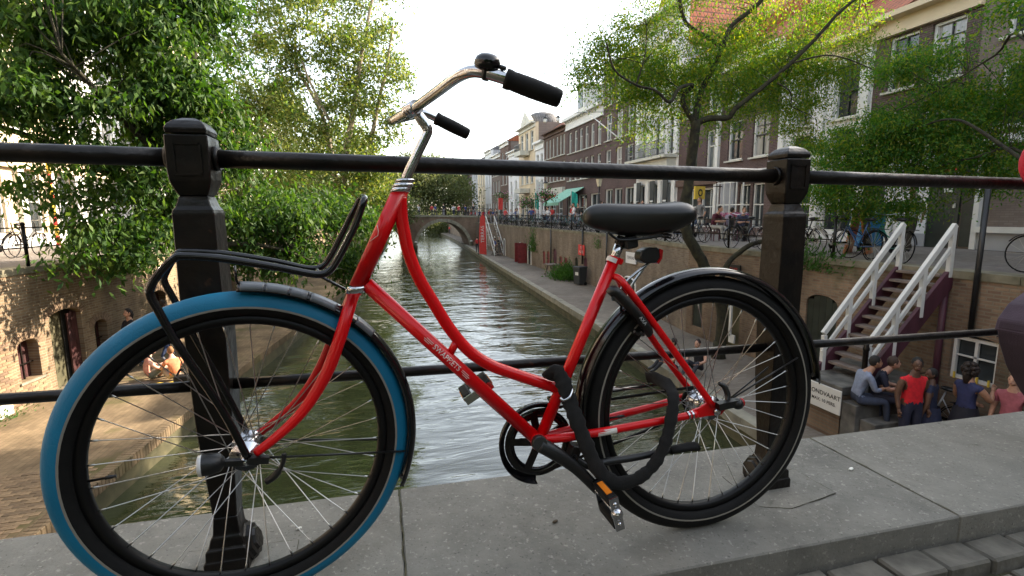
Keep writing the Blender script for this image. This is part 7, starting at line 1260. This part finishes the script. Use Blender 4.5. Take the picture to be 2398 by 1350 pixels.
# A-board, blue bin, flagpole on the white house
p = at_z(1995, 590, ZS); t = thing('a_board', 'orange-framed pavement sign among the parked bicycles', 'sign', (12.4, 10.9, ZS), 0.5)
for a in (0.16, -0.16): q = MB(); q.box((0, a * 0.9, 0.62), (0.75, 0.04, 1.25), Matrix.Rotation(a, 3, 'X')); q.build('panel', M['orange'], t, local=True); q = MB(); q.box((0, a * 0.9 + (-0.026 if a < 0 else 0.026), 0.66), (0.62, 0.01, 1.0), Matrix.Rotation(a, 3, 'X')); q.build('slate', M['black'], t, local=True)
t = thing('litter_bin', 'blue waste container standing before the white house right of the bicycles', 'bin', (15.0, 12.9, ZS)); q = MB(); q.box((0, 0, 0.62), (0.6, 0.62, 1.2), taper=1.05); q.build('body', M['bluebin'], t, local=True, bevel=0.03); q = MB(); q.box((0, 0, 1.26), (0.66, 0.68, 0.08)); q.build('lid', M['bluebin'], t, local=True, bevel=0.02)
t = thing('flagpole', 'slanted white flagpole fixed on the four-storey plum house', 'flagpole', (16.4, 33.0, 5.7)); q = MB(); q.tube([(16.45, 33.0, 5.7), (14.9, 36.2, 8.3)], [0.05, 0.03], 8); q.build('pole', M['white'], t)
# shop vane: red-yellow post on the left street
p = at_z(193, 575, ZS); t = thing('marker_post', 'yellow and red striped post on the left street under the tree', 'post', (p.x - 0.8, p.y, ZS))
for k in range(9): q = MB(); q.tube([(0, 0, k * 0.4), (0, 0, k * 0.4 + 0.4)], 0.07, 8); q.build('band', M['yellow'] if k % 2 else M['redcl'], t, local=True)
for i, px in enumerate((188, 262, 278, 355)): 
    p = at_z(px, 604 - px * 0.08, ZS); bollard(p.x - 0.2, p.y, ZS, 1.0, 0.085, ['dark bollard by the striped post on the left street', 'first bollard of the pair under the leaves on the left street', 'second bollard of the pair under the leaves on the left street', 'bollard beside the left railing post across the water'][i])
# concrete stump at the foot of the left wall and white A-frame by the tree
p = at_z(5, 985, ZW); t = thing('concrete_block', 'pale concrete block at the foot of the left quay wall', 'block', (p.x - 0.35, p.y + 0.1, ZW)); q = MB(); q.box((0, 0, 0.14), (0.7, 0.6, 0.28)); q.build('block', M['stonetrim'], t, local=True, bevel=0.02)
# the passer-by's bag
bg_o = thing('shoulder_bag', 'dark plum shoulder bag with a flap hanging beside the person in red', 'bag', (2.22, 1.2, 0.22)); M['bagc'] = pm('plum_canvas', (0.032, 0.020, 0.034), 0.85, var=0.25, scale=12, bump=0.5, bscale=200, bdist=0.002)
OFF[bg_o] = Vector(bg_o.location); M['bagf'] = pm('plum_canvas_flap', (0.050, 0.033, 0.053), 0.8, var=0.25, scale=12, bump=0.5, bscale=200, bdist=0.002)
def bagp(l, y): return [at_y(px, py, y) for px, py in l]
q = MB(); q.prism(bagp([(2331, 770), (2337, 748), (2362, 714), (2402, 684), (2500, 655), (2560, 800), (2540, 930), (2440, 962), (2400, 938), (2376, 902), (2351, 856), (2336, 806)], 1.27), (0, -0.11, 0)); q.build('body', M['bagc'], bg_o, bevel=0.008)
q = MB(); q.prism(bagp([(2327, 772), (2334, 746), (2360, 710), (2402, 679), (2500, 649), (2512, 690), (2404, 735), (2362, 752), (2337, 776)], 1.275), (0, -0.122, 0)); q.build('flap', M['bagf'], bg_o, bevel=0.004)
q = MB(); q.tube([p for p in bagp([(2334, 790), (2362, 767), (2404, 749), (2440, 735)], 1.262)], 0.0018, 6); q.build('flap_piping', M['bagc'], bg_o)
q = MB(); q.tube(spline([(2.10, 1.2, 0.60), (2.22, 1.18, 0.72), (2.32, 1.15, 0.80), (2.42, 1.14, 0.70), (2.44, 1.18, 0.63)], 5), 0.012, 6); q.build('strap', M['nylon'], bg_o)
